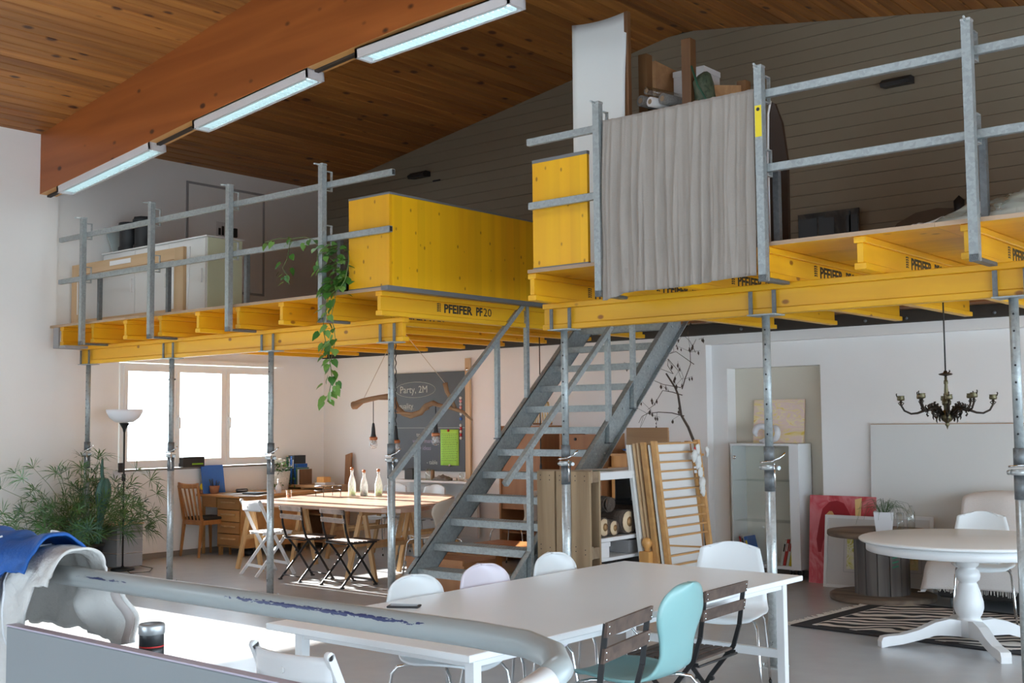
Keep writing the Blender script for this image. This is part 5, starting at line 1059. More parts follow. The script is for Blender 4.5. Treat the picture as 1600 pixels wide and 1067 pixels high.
k = MB(); k.lathe([(.018, 0), (.018, -.008), (.010, -.012), (0, -.012)], (x0 + .05, y0 - .008, z1 - .12), 12, 'Y'); k.build('lock', 'chrome', dd); k = MB(); k.lathe([(.012, 0), (.012, -.008), (0, -.01)], (x0 + .36, y0 - .008, .51), 10, 'Y'); k.build('knob', 'white', dd)
for x in (x0 + .09, x1 - .12):
    for y in (y0 + .05, y1 - .06):
        k = MB(); k.lathe([(.05, -.012), (.05, .012)], (x, y, .05), 16, 'X'); c_ = k.build('castor_wheel', 'rubber', t); q = MB(); q.lathe([(.022, -.014), (.022, .014)], (x, y, .05), 10, 'X'); q.build('hub', 'chrome', c_); q = MB(); q.box(x - .018, x + .018, y - .018, y + .018, .09, z0 - .03); q.build('fork', 'galvb', c_)
def book(x, y, z, w_, d, h, lean, mat, label, group, spine=None, rz=0):
    t = thing('book', label, 'book', (x, y, z), rz, group); t.rotation_euler = (0, lean, rz); ROOTM[t] = Matrix.Translation((x, y, z)) @ Matrix.Rotation(rz, 4, 'Z') @ Matrix.Rotation(lean, 4, 'Y')
    k = MB(); k.box(0, w_, 0, d, 0, h, min(.002, w_ * .2)); k.build('cover', mat, t, False)
    k = MB(); k.box(w_ * .12, w_ * .88, .004, d - .002, h, h + .0008); k.build('pages', 'mount', t, False)
    if spine: k = MB(); k.box(w_ * .2, w_ * .8, -.0012, 0, h * .55, h * .85); k.build('spine_label', spine, t, False)
    return t
GC = 'books leaning in the glass cabinet'
for i, (x, m_, h, ln, sp, lb) in enumerate(((1.665, 'redm', .26, R(-14), None, 'thin red book leaning at the left in the glass cabinet'), (1.68, 'mount', .28, R(-14), 'nightp', 'pale book with a patterned cover leaning at the left in the glass cabinet'), (1.72, 'blue', .26, R(-14), 'yelst', 'blue book with a yellow label leaning at the left in the glass cabinet'))):
    book(x, 3.82, z0 + .008 + .0, .035, .18, h, ln, m_, lb, GC, sp)
for i, (x, m_, h, sp, lb) in enumerate(((2.06, 'mount', .26, 'blackl', 'white book leaning at the right in the glass cabinet, farthest from the side panel'), (2.09, 'redm', .27, 'mount', 'dark red book leaning at the right in the glass cabinet'), (2.125, 'mount', .27, 'redm', 'white book beside the yellow one in the glass cabinet'), (2.155, 'yelst', .22, None, 'yellow book at the right end in the glass cabinet'))):
    book(x, 3.82, z0 + .001, .026, .18, h, R(12), m_, lb, GC, sp)
t = thing('yellow_painting', 'square yellow and pink abstract painting on top of the glass cabinet', 'painting', (1.97, 4.02, 1.35)); k = MB(); k.prism([(4.01, 1.352), (4.03, 1.352), (4.075, 1.80), (4.055, 1.80)], 1.69, 2.255, 'X'); k.build('canvas_body', 'yellowp', t); k = MB(); k.prism([(4.03, 1.352), (4.034, 1.352), (4.079, 1.802), (4.075, 1.802)], 1.688, 2.257, 'X'); k.build('stretcher_back', 'pine', t)
t = thing('spiral_sculpture', 'white ceramic spiral sculpture in front of the yellow painting', 'sculpture', (1.91, 3.88, 1.35))
k = MB(); P_ = []; rr_ = []
for i in range(40):
    a = -1.9 + i / 39 * 5.6; r_ = .085 - .022 * i / 39; P_.append((1.858 + r_ * math.cos(a), 3.88 + .02 * math.sin(i * .16), 1.455 + r_ * math.sin(a))); rr_.append(.030 * math.sin(min(1, i / 8 + .25) * 1.57) * (1 if i < 34 else (40 - i) / 6 * .9 + .1))
k.tube(P_, rr_, 12); k.build('left_curl', 'potw', t)
k = MB(); P_ = [(1.965 + (.078 - .02 * i / 39) * math.cos(1.25 - i / 39 * 5.2), 3.90 - .02 * math.sin(i * .16), 1.455 + (.078 - .02 * i / 39) * math.sin(1.25 - i / 39 * 5.2)) for i in range(40)]; k.tube(P_, rr_, 12); k.build('right_curl', 'potw', t)
k = MB(); k.lathe([(.05, 1.35), (.045, 1.375), (.02, 1.39)], (1.91, 3.89, 0), 16); k.build('foot', 'potw', t)
# ================================================================== LEFT SIDE OF THE ROOM
# trestle table
t = thing('wooden_trestle_table', 'large brown wooden slab table on light trestles under the left deck', 'table', (-2.2, 2.1, 0))
poly = [(-3.02, 1.06), (-1.3, 1.07), (-.86, 1.11), (-.70, 1.22), (-.66, 1.42), (-.78, 1.72), (-1.05, 2.15), (-1.35, 2.60), (-1.62, 3.0), (-1.85, 3.18), (-2.3, 3.25), (-3.3, 3.25), (-3.42, 2.6), (-3.10, 1.6)]
k = MB(); k.prism(poly, .71, .748); k.build('tabletop', 'slabw', t)
for (x, y0, y1) in ((-2.93, 1.12, 1.85), (-1.28, 1.25, 1.95), (-2.85, 2.35, 3.05), (-1.75, 2.35, 3.0)):
    k = MB(); k.box(x - .022, x + .022, y0 - .03, y1 + .03, .655, .71); tb = k.build('trestle_bar', 'oak', t)
    for y in (y0, y1):
        for sx in (-1, 1): k = MB(); k.bar((x + sx * .03, y, .66), (x + sx * .21, y - .02 * (1 if y == y0 else -1), 0), .05, .03, (0, 1, 0)); k.build('trestle_leg', 'oak', t)
    for sx in (-1, 1): k = MB(); k.box(x + sx * .115 - .01, x + sx * .115 + .01, y0, y1, .33, .375); k.build('trestle_rail', 'oak', t)
for (x, y, h, lb) in ((-2.70, 2.40, .30, 'left clear swing-top bottle on the trestle table'), (-2.56, 2.46, .27, 'middle clear swing-top bottle on the trestle table'), (-2.42, 2.56, .28, 'right clear swing-top bottle on the trestle table')):
    t = thing('glass_bottle', lb, 'bottle', (x, y, .748), 0, 'clear bottles on the trestle table')
    k = MB(); k.lathe([(0, 0), (.042, 0), (.045, .01), (.045, h * .45), (.03, h * .68), (.016, h * .82), (.014, h * .95), (.018, h * .96), (.018, h), (.012, h)], (0, 0, 0), 18); k.build('vessel', 'milk', t, False)
    k = MB(); k.lathe([(0, .004), (.040, .004), (.040, .05), (0, .05)], (0, 0, 0), 16); k.build('lime_drink', plain('lime_liquid', (.45, .62, .05), .2), t, False) if x != -2.56 else k.build('dark_drink', 'greenbk', t, False)
    k = MB(); k.lathe([(.016, h), (.020, h + .005), (.020, h + .028), (.012, h + .034), (0, h + .034)], (0, 0, 0), 12); k.build('stopper', 'copper', t, False)
    k = MB(); k.tube([(-.02, 0, h - .03), (-.026, 0, h), (-.02, 0, h + .03)], .0015, 4); k.tube([(.02, 0, h - .03), (.026, 0, h), (.02, 0, h + .03)], .0015, 4); k.build('wire_bail', 'chrome', t, False)
t = thing('wire_stand', 'round dark wire trivet stand on the trestle table', 'stand', (-2.87, 2.18, .748))
k = MB()
for z in (.07, .12): k.tube([(.16 * math.cos(a * .314), .16 * math.sin(a * .314), z) for a in range(21)], .004, 5, False)
k.tube([(-.16, 0, .12), (.16, 0, .12)], .004, 5); k.tube([(0, -.16, .12), (0, .16, .12)], .004, 5); k.build('ring', 'black', t, False)
for a in range(4): a = a * 1.57 + .5; k = MB(); k.tube([(.16 * math.cos(a), .16 * math.sin(a), .12), (.15 * math.cos(a), .15 * math.sin(a), .0)], .004, 5); k.build('leg', 'black', t, False)
k = MB(); k.lathe([(0, .122), (.15, .122), (.15, .128), (0, .128)], (0, 0, 0), 24); k.build('plate', 'chrome', t, False)
t = thing('small_white_bottle', 'small white bottle on the desk end beside the trestle table', 'bottle', (-3.99, 2.35, .743)); k = MB(); k.lathe([(0, 0), (.035, 0), (.035, .07), (.014, .11), (.012, .16), (0, .16)], (0, 0, 0), 14); k.build('vessel', 'potw', t, False); k = MB(); k.lathe([(.014, .15), (.014, .17), (0, .17)], (0, 0, 0), 10); k.build('cap', 'potw', t, False)
t = thing('drinking_glass', 'small clear glass beside the small white bottle near the prop', 'glass', (-3.02, 1.72, .749)); k = MB(); k.lathe([(0, 0), (.03, 0), (.035, .09), (.032, .09), (.028, .01)], (0, 0, 0), 14); k.build('vessel', 'clear', t, False); k = MB(); k.lathe([(0, .01), (.028, .01), (.03, .05), (0, .05)], (0, 0, 0), 12); k.build('drink', 'copper', t, False)
# desk
t = thing('oak_desk', 'old orange oak desk with four drawers under the window', 'desk', (-4.3, 2.3, 0))
k = MB(); k.box(-4.78, -3.92, 1.70, 3.0, .712, .742, .004); k.build('desktop', 'deskw', t)
k = MB(); k.box(-4.48, -4.46, 1.80, 2.85, .10, .712); k.build('side_panel', 'deskw', t); k = MB(); k.box(-4.02, -4.0, 1.80, 2.85, .10, .712); k.build('side_panel', 'deskw', t); k = MB(); k.box(-4.46, -4.02, 2.83, 2.85, .10, .712); k.build('back_panel', 'deskw', t); k = MB(); k.box(-4.46, -4.02, 1.82, 2.83, .10, .12); k.build('bottom_panel', 'deskw', t)
k = MB(); k.box(-4.75, -4.48, 1.78, 1.80, .58, .712); k.build('apron', 'deskw', t)
for i in range(4):
    z = .13 + i * .145; k = MB(); k.box(-4.455, -4.025, 1.785, 1.81, z, z + .135, .003); dr = k.build('drawer', 'deskw', t)
    q = MB(); q.tube([(-4.38, 1.785, z + .085), (-4.36, 1.762, z + .085), (-4.12, 1.762, z + .085), (-4.10, 1.785, z + .085)], .009, 6, flat=1.3); q.build('handle', 'oak', dr)
for (x, y) in ((-4.46, 1.84), (-4.04, 1.84), (-4.46, 2.80), (-4.04, 2.80)): k = MB(); k.box(x - .02, x + .02, y - .02, y + .02, 0, .10); k.build('foot', 'deskw', t)
for y in (1.78, 2.9): k = MB(); k.box(-4.77, -4.74, y, y + .03, 0, .712); k.build('leg', 'deskw', t)
t = thing('dark_bin', 'dark round object on the floor under the desk drawers', 'bin', (-4.2, 1.95, 0)); k = MB(); k.lathe([(0, 0), (.06, 0), (.07, .02), (.07, .075), (0, .085)], (-4.15, 2.0, 0), 14); k.build('bin_body', 'rubber', t); k = MB(); k.lathe([(.071, .05), (.073, .055), (.071, .06)], (-4.15, 2.0, 0), 14); k.build('rim', 'black', t)
t = thing('blue_display_board', 'upright plain blue board on the desk against the wall', 'board', (-4.72, 1.9, .742)); k = MB(); k.prism([(-4.68, .744), (-4.66, .744), (-4.72, 1.09), (-4.74, 1.09)], 0, 1, 'Y'); k.v = [(a, 1.73 + .32 * b_, c) for a, b_, c in k.v]; k.build('board_body', 'blue', t); k = MB(); k.box(-4.715, -4.70, 1.73, 2.05, .744, .75); k.build('ledge', 'blue', t)
t = thing('black_box', 'small black box with green print standing on the window sill', 'box', (-4.77, 1.6, 1.08)); k = MB(); k.box(-4.79, -4.70, 1.45, 1.76, 1.078, 1.20, .004); k.build('box_body', 'black', t); k = MB(); k.box(-4.70, -4.699, 1.58, 1.74, 1.105, 1.125); k.build('green_print', plain('green_print', (.2, .4, .02), .6), t); k = MB(); k.box(-4.785, -4.705, 1.46, 1.75, 1.20, 1.202); k.build('lid', 'rubber', t)
t = thing('pen_basket', 'brown woven basket of black pens on the desk', 'basket', (-4.62, 1.80, .742)); k = MB(); k.lathe([(0, .742), (.05, .742), (.065, .84), (.06, .84), (.045, .75)], (-4.60, 1.84, 0), 14); k.build('basket_body', 'terra', t)
for i in range(6): k = MB(); a = i * 1.05; k.tube([(-4.60 + .02 * math.cos(a), 1.84 + .02 * math.sin(a), .76), (-4.60 + .06 * math.cos(a), 1.84 + .06 * math.sin(a), .88 + .01 * i)], .005, 5); k.build('pen', 'rubber', t)
t = thing('small_cactus', 'tiny yellow potted cactus on the desk beside the pen basket', 'plant', (-4.73, 1.68, .742)); k = MB(); k.lathe([(0, .742), (.025, .742), (.03, .79), (0, .79)], (-4.72, 1.74, 0), 12); k.build('pot', 'terra', t); k = MB(); k.lathe([(.015, .79), (.028, .82), (.02, .86), (0, .87)], (-4.72, 1.74, 0), 10); k.build('cactus_body', 'yelst', t)
t = thing('dark_tablet', 'dark closed tablet lying on papers at the desk corner', 'tablet', (-4.0, 1.95, .75), R(8)); k = MB(); k.box(-.05, .17, -.11, .10, .004, .022, .004); k.build('tablet_body', 'rubber', t, False); k = MB(); k.box(-.04, .16, -.10, .09, .022, .023); k.build('screen', 'blackl', t, False)
for i, (x, y, w_, d, rz_, m_, lb) in enumerate(((-4.4, 2.2, .30, .21, 15, 'mount', 'white papers at the back of the desk under the spectacles'), (-4.25, 1.95, .21, .30, -12, 'mount', 'white paper sheet in the middle of the desk'), (-3.86, 1.86, .30, .42, 25, 'mount', 'bright papers overhanging the desk corner above the drawers'), (-4.55, 2.0, .22, .30, 5, 'cardb', 'brown folder on the desk in front of the blue board'))):
    t = thing('paper_stack', lb, 'papers', (x, y, .742), R(rz_), 'papers on the desk')
    for j in range(3): k = MB(); k.box(-w_ / 2 + j * .01, w_ / 2 + j * .01, -d / 2 - j * .008, d / 2 - j * .008, .001 + j * .002, .0025 + j * .002); k.build('sheet', m_, t, False)
t = thing('black_glasses_case', 'black spectacles case on the desk papers', 'case', (-4.42, 2.12, .748), R(70)); k = MB(); k.lathe([(0, -.08), (.022, -.07), (.025, 0), (.022, .07), (0, .08)], (0, 0, .026), 10, 'X'); k.build('case_body', 'black', t, False); k = MB(); k.box(-.06, .06, -.0255, -.0245, .024, .028); k.build('seam', 'chrome', t, False)
# corner bookcase, flowers and books
t = thing('low_bookcase', 'low brown wooden bookcase in the corner behind the trestle table', 'bookcase', (-4.3, 3.3, 0))
k = MB(); k.box(-4.78, -3.88, 3.0, 3.42, .77, .80); k.build('top_board', 'oakx', t)
for x in (-4.78, -4.34, -3.91): k = MB(); k.box(x, x + .025, 3.0, 3.42, 0, .77); k.build('side_panel', 'oakx', t)
for z in (.08, .42): k = MB(); k.box(-4.755, -3.91, 3.0, 3.42, z, z + .022); k.build('shelf_board', 'oakx', t)
k = MB(); k.box(-4.755, -3.91, 3.40, 3.42, .0, .77); k.build('back_panel', 'brownb', t)
t = thing('flowering_plant', 'white flowering plant in a pale wicker pot on the corner bookcase', 'plant', (-4.60, 2.87, .742))
k = MB(); k.lathe([(0, .742), (.09, .742), (.12, .98), (.11, .98), (.08, .76)], (-4.58, 2.87, 0), 16); k.build('pot', 'wickerw', t)
k = MB()
for i in range(150):
    a = random.uniform(0, 6.28); r_ = random.uniform(.02, .20); z = random.uniform(.86, 1.16) - r_ * .5; x, y = max(-4.77, -4.58 + r_ * math.cos(a)), 2.87 + r_ * math.sin(a); d = Vector((random.uniform(-1, 1), random.uniform(-1, 1), random.uniform(-1, .3))).normalized() * .045; s_ = d.cross(Vector((0, 0, 1))).normalized() * .016
    p = Vector((x, y, z)); k.add([p, p + d * .5 + s_, p + d, p + d * .5 - s_], [[0, 1, 2, 3]])
o = k.build('foliage', 'leaf', t); o['kind'] = 'stuff'
for i in range(22):
    a = random.uniform(0, 6.28); r_ = random.uniform(.02, .14); z = 1.10 + random.uniform(-.08, .08) - r_ * .3; c0 = Vector((-4.58 + r_ * math.cos(a), 2.87 + r_ * math.sin(a), z)); k = MB()
    for j in range(5):
        b_ = j * 1.256 + i; p = Vector((math.cos(b_), math.sin(b_), .3)) * .036; q = Vector((-math.sin(b_), math.cos(b_), 0)) * .013; k.add([c0, c0 + p * .6 + q, c0 + p, c0 + p * .6 - q], [[0, 1, 2, 3]])
    k.build('flower', 'flower', t)
GK = 'books on the corner bookcase'
xx_ = -4.70
for i, (w_, h, m_, lb) in enumerate(((.04, .36, 'greenbk', 'tall dark green book, first beside the flowering plant on the corner bookcase'), (.035, .38, 'blackl', 'tall black book, second beside the flowering plant'), (.03, .37, 'blue', 'tall blue book on the corner bookcase, third beside the flowering plant'), (.035, .38, 'blackl', 'tall black book on the corner bookcase, fourth beside the flowering plant'), (.03, .27, 'bluej', 'mid-height blue book in the middle of the row on the corner bookcase'), (.025, .22, 'cactus', 'short grey-green book on the corner bookcase'), (.03, .20, 'mount', 'short white book on the corner bookcase'), (.02, .20, 'shelfw', 'short brown book at the right end of the row on the corner bookcase'))):
    book(xx_, 3.05, .80, w_, .2, h, 0, m_, lb, GK, 'mount' if i in (1, 3) else None); xx_ += w_ + .006
for (x, z, w_, d, h, m_, nm, lb) in ((-4.10, .80, .20, .16, .03, 'mount', 'paper_tray', 'white papers at the right of the corner bookcase'), (-4.12, .83, .14, .12, .07, 'cabw', 'wooden_box', 'small orange wooden box on the corner bookcase'),):
    t = thing(nm, lb, 'box', (x, 3.2, z)); k = MB(); k.box(x - w_ / 2, x + w_ / 2, 3.2 - d / 2, 3.2 + d / 2, z, z + h, .003); k.build('body', m_, t); k = MB(); k.box(x - w_ / 2 + .01, x + w_ / 2 - .01, 3.2 - d / 2 + .01, 3.2 + d / 2 - .01, z + h, z + h + .003); k.build('lid', m_, t)
t = thing('leaning_plank', 'short dark brown plank leaning in the corner beside the bookcase', 'plank', (-4.2, 3.7, 0)); k = MB(); k.add([(-4.10, 3.50, 0), (-4.0, 3.50, 0), (-4.19, 3.74, 1.20), (-4.30, 3.74, 1.17), (-4.10, 3.53, 0), (-4.0, 3.53, 0), (-4.19, 3.77, 1.20), (-4.30, 3.77, 1.17)], [[0, 1, 2, 3], [7, 6, 5, 4], [0, 4, 5, 1], [1, 5, 6, 2], [2, 6, 7, 3], [3, 7, 4, 0]], False); k.build('plank_body', 'brownb', t)
# chalkboard
t = thing('chalkboard', 'large dark chalkboard with chalk writing on the back wall', 'chalkboard', (-2.8, 3.79, 1.6))
k = MB(); k.box(-3.44, -2.14, 3.765, 3.79, .985, 2.235, .002); k.build('board_sheet', 'board', t)
k = MB(); k.box(-3.44, -2.14, 3.7635, 3.765, 1.528, 1.532); k.build('panel_joint', 'chalk', t)
text_mesh('Party, 2M', .13, 'chalk', t, (-3.28, 3.7645, 1.98), (R(90), 0, 0), .0003)
text_mesh('quality', .10, 'chalk', t, (-3.30, 3.7645, 1.78), (R(90), 0, 0), .0003)
k = MB(); k.tube([(-3.0 + .36 * math.cos(a * .2618), 3.7645, 2.02 + .10 * math.sin(a * .2618)) for a in range(25)], .003, 4, False); k.build('chalk_ring', 'chalk', t)
k = MB(); k.tube([(-3.3, 3.7645, 1.76), (-3.02, 3.7645, 1.775)], .002, 4); k.build('chalk_underline', 'chalk', t)
for s_, x, z, m_ in (('to do', -2.98, 1.42, 'chalk'), ('we do many', -3.05, 1.34, 'chalkp'), ('new ideas', -3.02, 1.25, 'chalkp'), ('team', -3.10, 1.16, 'chalk'), ('- table', -2.80, 1.07, 'chalk')): text_mesh(s_, .075, m_, t, (x, 3.7645, z), (R(90), 0, 0), .0003)
for i, (z, m_) in enumerate(((1.90, 'mount'), (1.86, 'pink'), (1.82, 'mount'), (1.78, 'pink'), (1.74, 'mount'), (1.70, 'mount'), (1.64, 'blue'), (1.56, 'mount'), (1.52, 'redm'), (1.48, 'mount'), (1.44, 'redm'), (1.40, 'mount'))): k = MB(); k.lathe([(.020, 3.765), (.020, 3.757), (0, 3.755)], (-2.205, 0, z), 10, 'Y'); k.build('magnet', m_, t)
t = thing('green_paper', 'lime green handwritten sheet pinned on the chalkboard', 'paper', (-2.39, 3.76, 1.3)); k = MB(); k.grid(lambda u, v: (-2.55 + .31 * u, 3.760 - .012 * math.sin(u * 3.1) * v, 1.06 + .45 * v), 6, 4, .001); k.build('sheet', 'paper', t)
k = MB()
for i in range(16):
    z = 1.45 - i * .022; x = -2.52
    while x < -2.27: l = random.uniform(.01, .035); k.box(x, x + l, 3.7455, 3.746, z, z + .004); x += l + .008
o = k.build('handwriting', 'ink', t); o['kind'] = 'stuff'
k = MB(); k.lathe([(.016, 3.748), (.016, 3.735), (0, 3.733)], (-2.40, 0, 1.495), 10, 'Y'); k.build('magnet', 'redm', t); k = MB(); k.lathe([(.014, 3.760), (.014, 3.745), (0, 3.743)], (-2.39, 0, 1.06), 10, 'Y'); k.build('magnet', 'mount', t)
t = thing('wooden_lath', 'upright pale wooden lath on the wall at the right edge of the chalkboard', 'lath', (-2.08, 3.77, 1.7)); k = MB(); k.box(-2.125, -2.045, 3.755, 3.785, .90, 2.39, .002); k.build('lath_body', 'pine', t); k = MB(); k.lathe([(.02, 3.755), (.02, 3.745), (0, 3.745)], (-2.085, 0, 2.25), 8, 'Y'); k.build('screw_head', 'chrome', t)
t = thing('white_wall_shelf', 'white shelf board with closed front under the chalkboard', 'shelf', (-2.4, 3.6, .88)); k = MB(); k.box(-3.05, -1.80, 3.45, 3.79, .86, .885); k.build('shelf_board', 'white', t); k = MB(); k.box(-3.0, -1.85, 3.66, 3.70, .20, .86); k.build('front_panel', 'whitem', t)
for (x, w_, h, m_, nm, lb) in ((-2.88, .14, .13, 'greyd', 'dark_box', 'dark grey box on the white shelf under the chalkboard'), (-2.60, .06, .13, 'clear', 'storage_jar', 'clear jar on the white shelf, left of the striped cloth'), (-2.52, .05, .12, 'cardb', 'storage_tin', 'brown tin on the white shelf, left of the striped cloth'), (-2.14, .06, .03, 'mount', 'white_dish', 'small white dish on the white shelf, right of the striped cloth'), (-2.03, .06, .09, 'clear', 'water_glass', 'glass at the right end of the white shelf')):
    t = thing(nm, lb, 'container', (x, 3.58, .885)); k = MB()
    if 'box' in nm: k.box(x - w_ / 2, x + w_ / 2, 3.52, 3.64, .885, .885 + h, .003)
    else: k.lathe([(0, .885), (w_ / 2, .885), (w_ / 2, .885 + h), (0, .885 + h)], (x, 3.58, 0), 14)
    k.build('body', m_, t); k = MB(); k.lathe([(w_ * .4, .885 + h), (w_ * .42, .89 + h), (0, .892 + h)], (x, 3.58, 0), 12); k.build('lid', m_, t)
t = thing('striped_cloth', 'crumpled blue striped cloth on the white shelf under the chalkboard', 'cloth', (-2.32, 3.58, .885)); k = MB(); k.grid(lambda u, v: (-2.46 + .28 * u, 3.50 + .16 * v, .888 + .09 * math.sin(math.pi * u) ** .7 * math.sin(math.pi * v) ** .5 * (.7 + .6 * noise.noise(Vector((u * 6, v * 6, 4)))) * (1.3 - .8 * u)), 18, 12, .003); k.build('cloth_body', 'towel', t)
t = thing('cardboard_box', 'brown cardboard box on the floor at the foot of the stair', 'box', (-.15, .9, 0)); k = MB(); k.box(-.55, .20, 1.15, 1.60, 0, .29); k.build('box_body', 'brownb', t)
for a in ((-.55, .20, 1.13, 1.15), (-.55, .20, 1.60, 1.62)): k = MB(); k.box(*a, .26, .31); k.build('flap', 'brownb', t)
# floor lamp
t = thing('floor_lamp', 'black floor lamp with white opal bowl shade before the left window', 'lamp', (-4.10, .27, 0))
k = MB(); k.lathe([(0, 0), (.125, 0), (.13, .01), (.12, .025), (.02, .035), (.012, .05), (0, .05)], (0, 0, 0), 24); k.build('base', 'black', t, False)
k = MB(); k.tube([(0, 0, .04), (0, 0, 1.56)], .010, 8); k.build('pole', 'black', t, False)
k = MB(); k.lathe([(.012, 1.52), (.02, 1.56), (.055, 1.62), (.06, 1.625)], (0, 0, 0), 16); k.build('shade_holder', 'black', t, False)
k = MB(); k.lathe([(.02, 1.625), (.10, 1.635), (.16, 1.68), (.195, 1.74), (.20, 1.775), (.195, 1.775), (.15, 1.69), (.0, 1.64)], (0, 0, 0), 28); k.build('lamp_shade', 'bowl', t, False)
k = MB(); k.box(-.014, .014, -.018, .014, .98, 1.06, .003); k.build('switch', 'rubber', t, False)
t = tag(MB().tube([(-3.99, .25, .006), (-3.75, .15, .006), (-3.70, .35, .006), (-3.95, .55, .006), (-4.3, .6, .006), (-4.65, .75, .006)], .004, 5).build('power_cable', 'cord'), 'black cable curling on the floor from the floor lamp base', 'cable')
t = thing('wall_socket_plug', 'white plug with small black adapter hanging beside the window', 'plug', (-4.78, .62, 1.05)); k = MB(); k.box(-4.80, -4.76, .56, .64, .98, 1.07, .004); k.build('plug_body', 'potw', t); k = MB(); k.box(-4.76, -4.73, .60, .66, 1.05, 1.16, .004); k.build('adapter', 'rubber', t)
# dark vent fitting hanging in front of the window
t = thing('hanging_bird', 'small dark hanging silhouette with a thread in front of the window', 'ornament', (-4.2, .95, 2.2)); k = MB(); k.lathe([(0, -.08), (.012, -.05), (.022, 0), (.012, .06), (0, .10)], (-4.25, .97, 2.13), 8, 'X'); k.build('body', 'rubber', t); k = MB(); k.tube([(-4.25, .97, 2.14), (-4.2, .96, 2.687)], .002, 4); k.build('thread', 'cord', t)
# umbrella sedge in a large pot, with cactus
px, py = -4.36, -.10
t = thing('umbrella_sedge', 'large bushy umbrella sedge in a dark pot left of the floor lamp', 'plant', (px, py, 0))
k = MB(); k.lathe([(0, 0), (.19, 0), (.21, .02), (.25, .27), (.265, .28), (.265, .31), (.245, .31), (.235, .27), (0, .27)], (px, py, 0), 28); k.build('pot', 'potb', t)
k = MB(); k.lathe([(0, .272), (.235, .272)], (px, py, 0), 20); k.build('soil', 'soil', t)
def frond(i, tip, nl, L_, m_, r0=.0035):
    k = MB(); a = random.uniform(0, 6.28); b0 = Vector((px + .17 * random.random() * math.cos(a), py + .17 * random.random() * math.sin(a), .27)); tip = Vector(tip); mid = b0.lerp(tip, .5); mid.z += .10 * (tip - b0).length; mid.x = b0.x + (tip.x - b0.x) * .36; mid.y = b0.y + (tip.y - b0.y) * .36
    pts = [b0 * (1 - f) ** 2 + mid * 2 * f * (1 - f) + tip * f * f for f in (0, .25, .5, .75, 1)]
    k.cur = 0; k.tube(pts, [r0, r0, r0 * .9, r0 * .8, r0 * .6], 4, False); d = (pts[-1] - pts[-2]).normalized(); k.cur = 1
    s0 = d.cross(Vector((.3, .5, .8))).normalized(); s1 = d.cross(s0)
    for j in range(nl):
        an = 2 * math.pi * (j + random.uniform(-.3, .3)) / nl; el = random.uniform(.05, .75); o_ = (s0 * math.cos(an) + s1 * math.sin(an)) * math.cos(el) + d * math.sin(el); l = L_ * random.uniform(.7, 1.15); sd_ = o_.cross(d).normalized() * .0062
        q = tip + o_ * l * .55; e = tip + o_ * l + Vector((0, 0, -.16 * l)); k.add([tip - sd_ * .4, tip + sd_ * .4, q + sd_, e, q - sd_], [[0, 1, 2, 4], [2, 3, 4]])
    k.build('frond', ['stem', m_], t)
random.seed(11)
named = [(-4.50, .0, 1.25), (-4.05, -.05, 1.27), (-4.35, .1, 1.22), (-5.0 + .55, -.6, 1.15), (-4.2, -.85, 1.05), (-4.45, -.95, .95), (-3.70, .35, 1.0), (-3.50, .30, .86), (-3.75, .2, .72), (-3.60, .35, .60), (-4.3, -1.0, .70), (-4.1, -.95, .62), (-4.5, -.6, .85), (-4.55, -.75, 1.10), (-3.9, .3, 1.1), (-3.85, .2, .95), (-4.0, -.3, 1.15), (-4.25, -.45, 1.1), (-3.7, .05, .75), (-3.9, -.75, .52)]
for i, p in enumerate(named): frond(i, p, 16, .20, 'sedge')
for i in range(105):
    a = random.uniform(0, 6.28); r_ = .78 * math.sqrt(random.random()); z = 1.08 - .55 * (r_ / .8) ** 1.5 + random.uniform(-.28, .12); x = px + r_ * math.cos(a) * .95; y = py + r_ * math.sin(a)
    if x < XL + .30: x = XL + .30 + random.random() * .2
    frond(i, (x, y, max(z, .42)), random.choice((11, 13, 15)), random.uniform(.14, .22), random.choice(('sedge', 'sedge', 'sedge2')))
for i in range(40):
    a = random.uniform(0, 6.28); r_ = random.uniform(.1, .42); frond(i, (px + r_ * math.cos(a), py + r_ * math.sin(a), random.uniform(.4, .72)), 12, .12, 'sedge')
t = thing('tall_cactus', 'bluish green column cactus rising among the sedge fronds', 'cactus', (-4.20, .02, .275))
k = MB(); rr_ = [(.02, .28), (.025, .45), (.035, .62), (.06, .76), (.075, .86), (.06, .96), (.03, 1.02)]
vs = []; n_ = 16
for r_, z in rr_:
    for j in range(n_): a = 2 * math.pi * j / n_; q = r_ * (1.18 if j % 2 == 0 else .82); vs.append((-4.20 + (z - .28) * .13 + q * math.cos(a), .02 + (z - .28) * .03 + q * math.sin(a), z))
k.add(vs, [[i * n_ + j, i * n_ + (j + 1) % n_, (i + 1) * n_ + (j + 1) % n_, (i + 1) * n_ + j] for i in range(len(rr_) - 1) for j in range(n_)] + [[(len(rr_) - 1) * n_ + j for j in range(n_)]], False); k.build('cactus_body', 'cactus', t)
k = MB(); k.tube([(-4.11, .03, .95), (-4.13, .02, 1.10), (-4.12, .02, 1.24)], [.022, .02, .010], 7); k.build('side_shoot', 'cactus', t)
k = MB(); k.lathe([(.022, .27), (.026, .28), (.022, .30)], (-4.20, .02, 0), 10); k.build('stem_base', 'cactus', t)
t = thing('grey_wooden_planter', 'grey board crate against the wall behind the floor lamp', 'crate', (-4.45, .42, 0))
for i in range(3): k = MB(); k.box(-4.79, -4.17, .24, .262, .02 + i * .155, .02 + i * .155 + .148, .002); k.build('board', 'ledp', t)
for i in range(3): k = MB(); k.box(-4.19, -4.168, .262, .56, .02 + i * .155, .02 + i * .155 + .148, .002); k.build('board', 'ledp', t)
k = MB(); k.box(-4.79, -4.165, .238, .58, .485, .50, .002); k.build('lid', 'pinex', t)
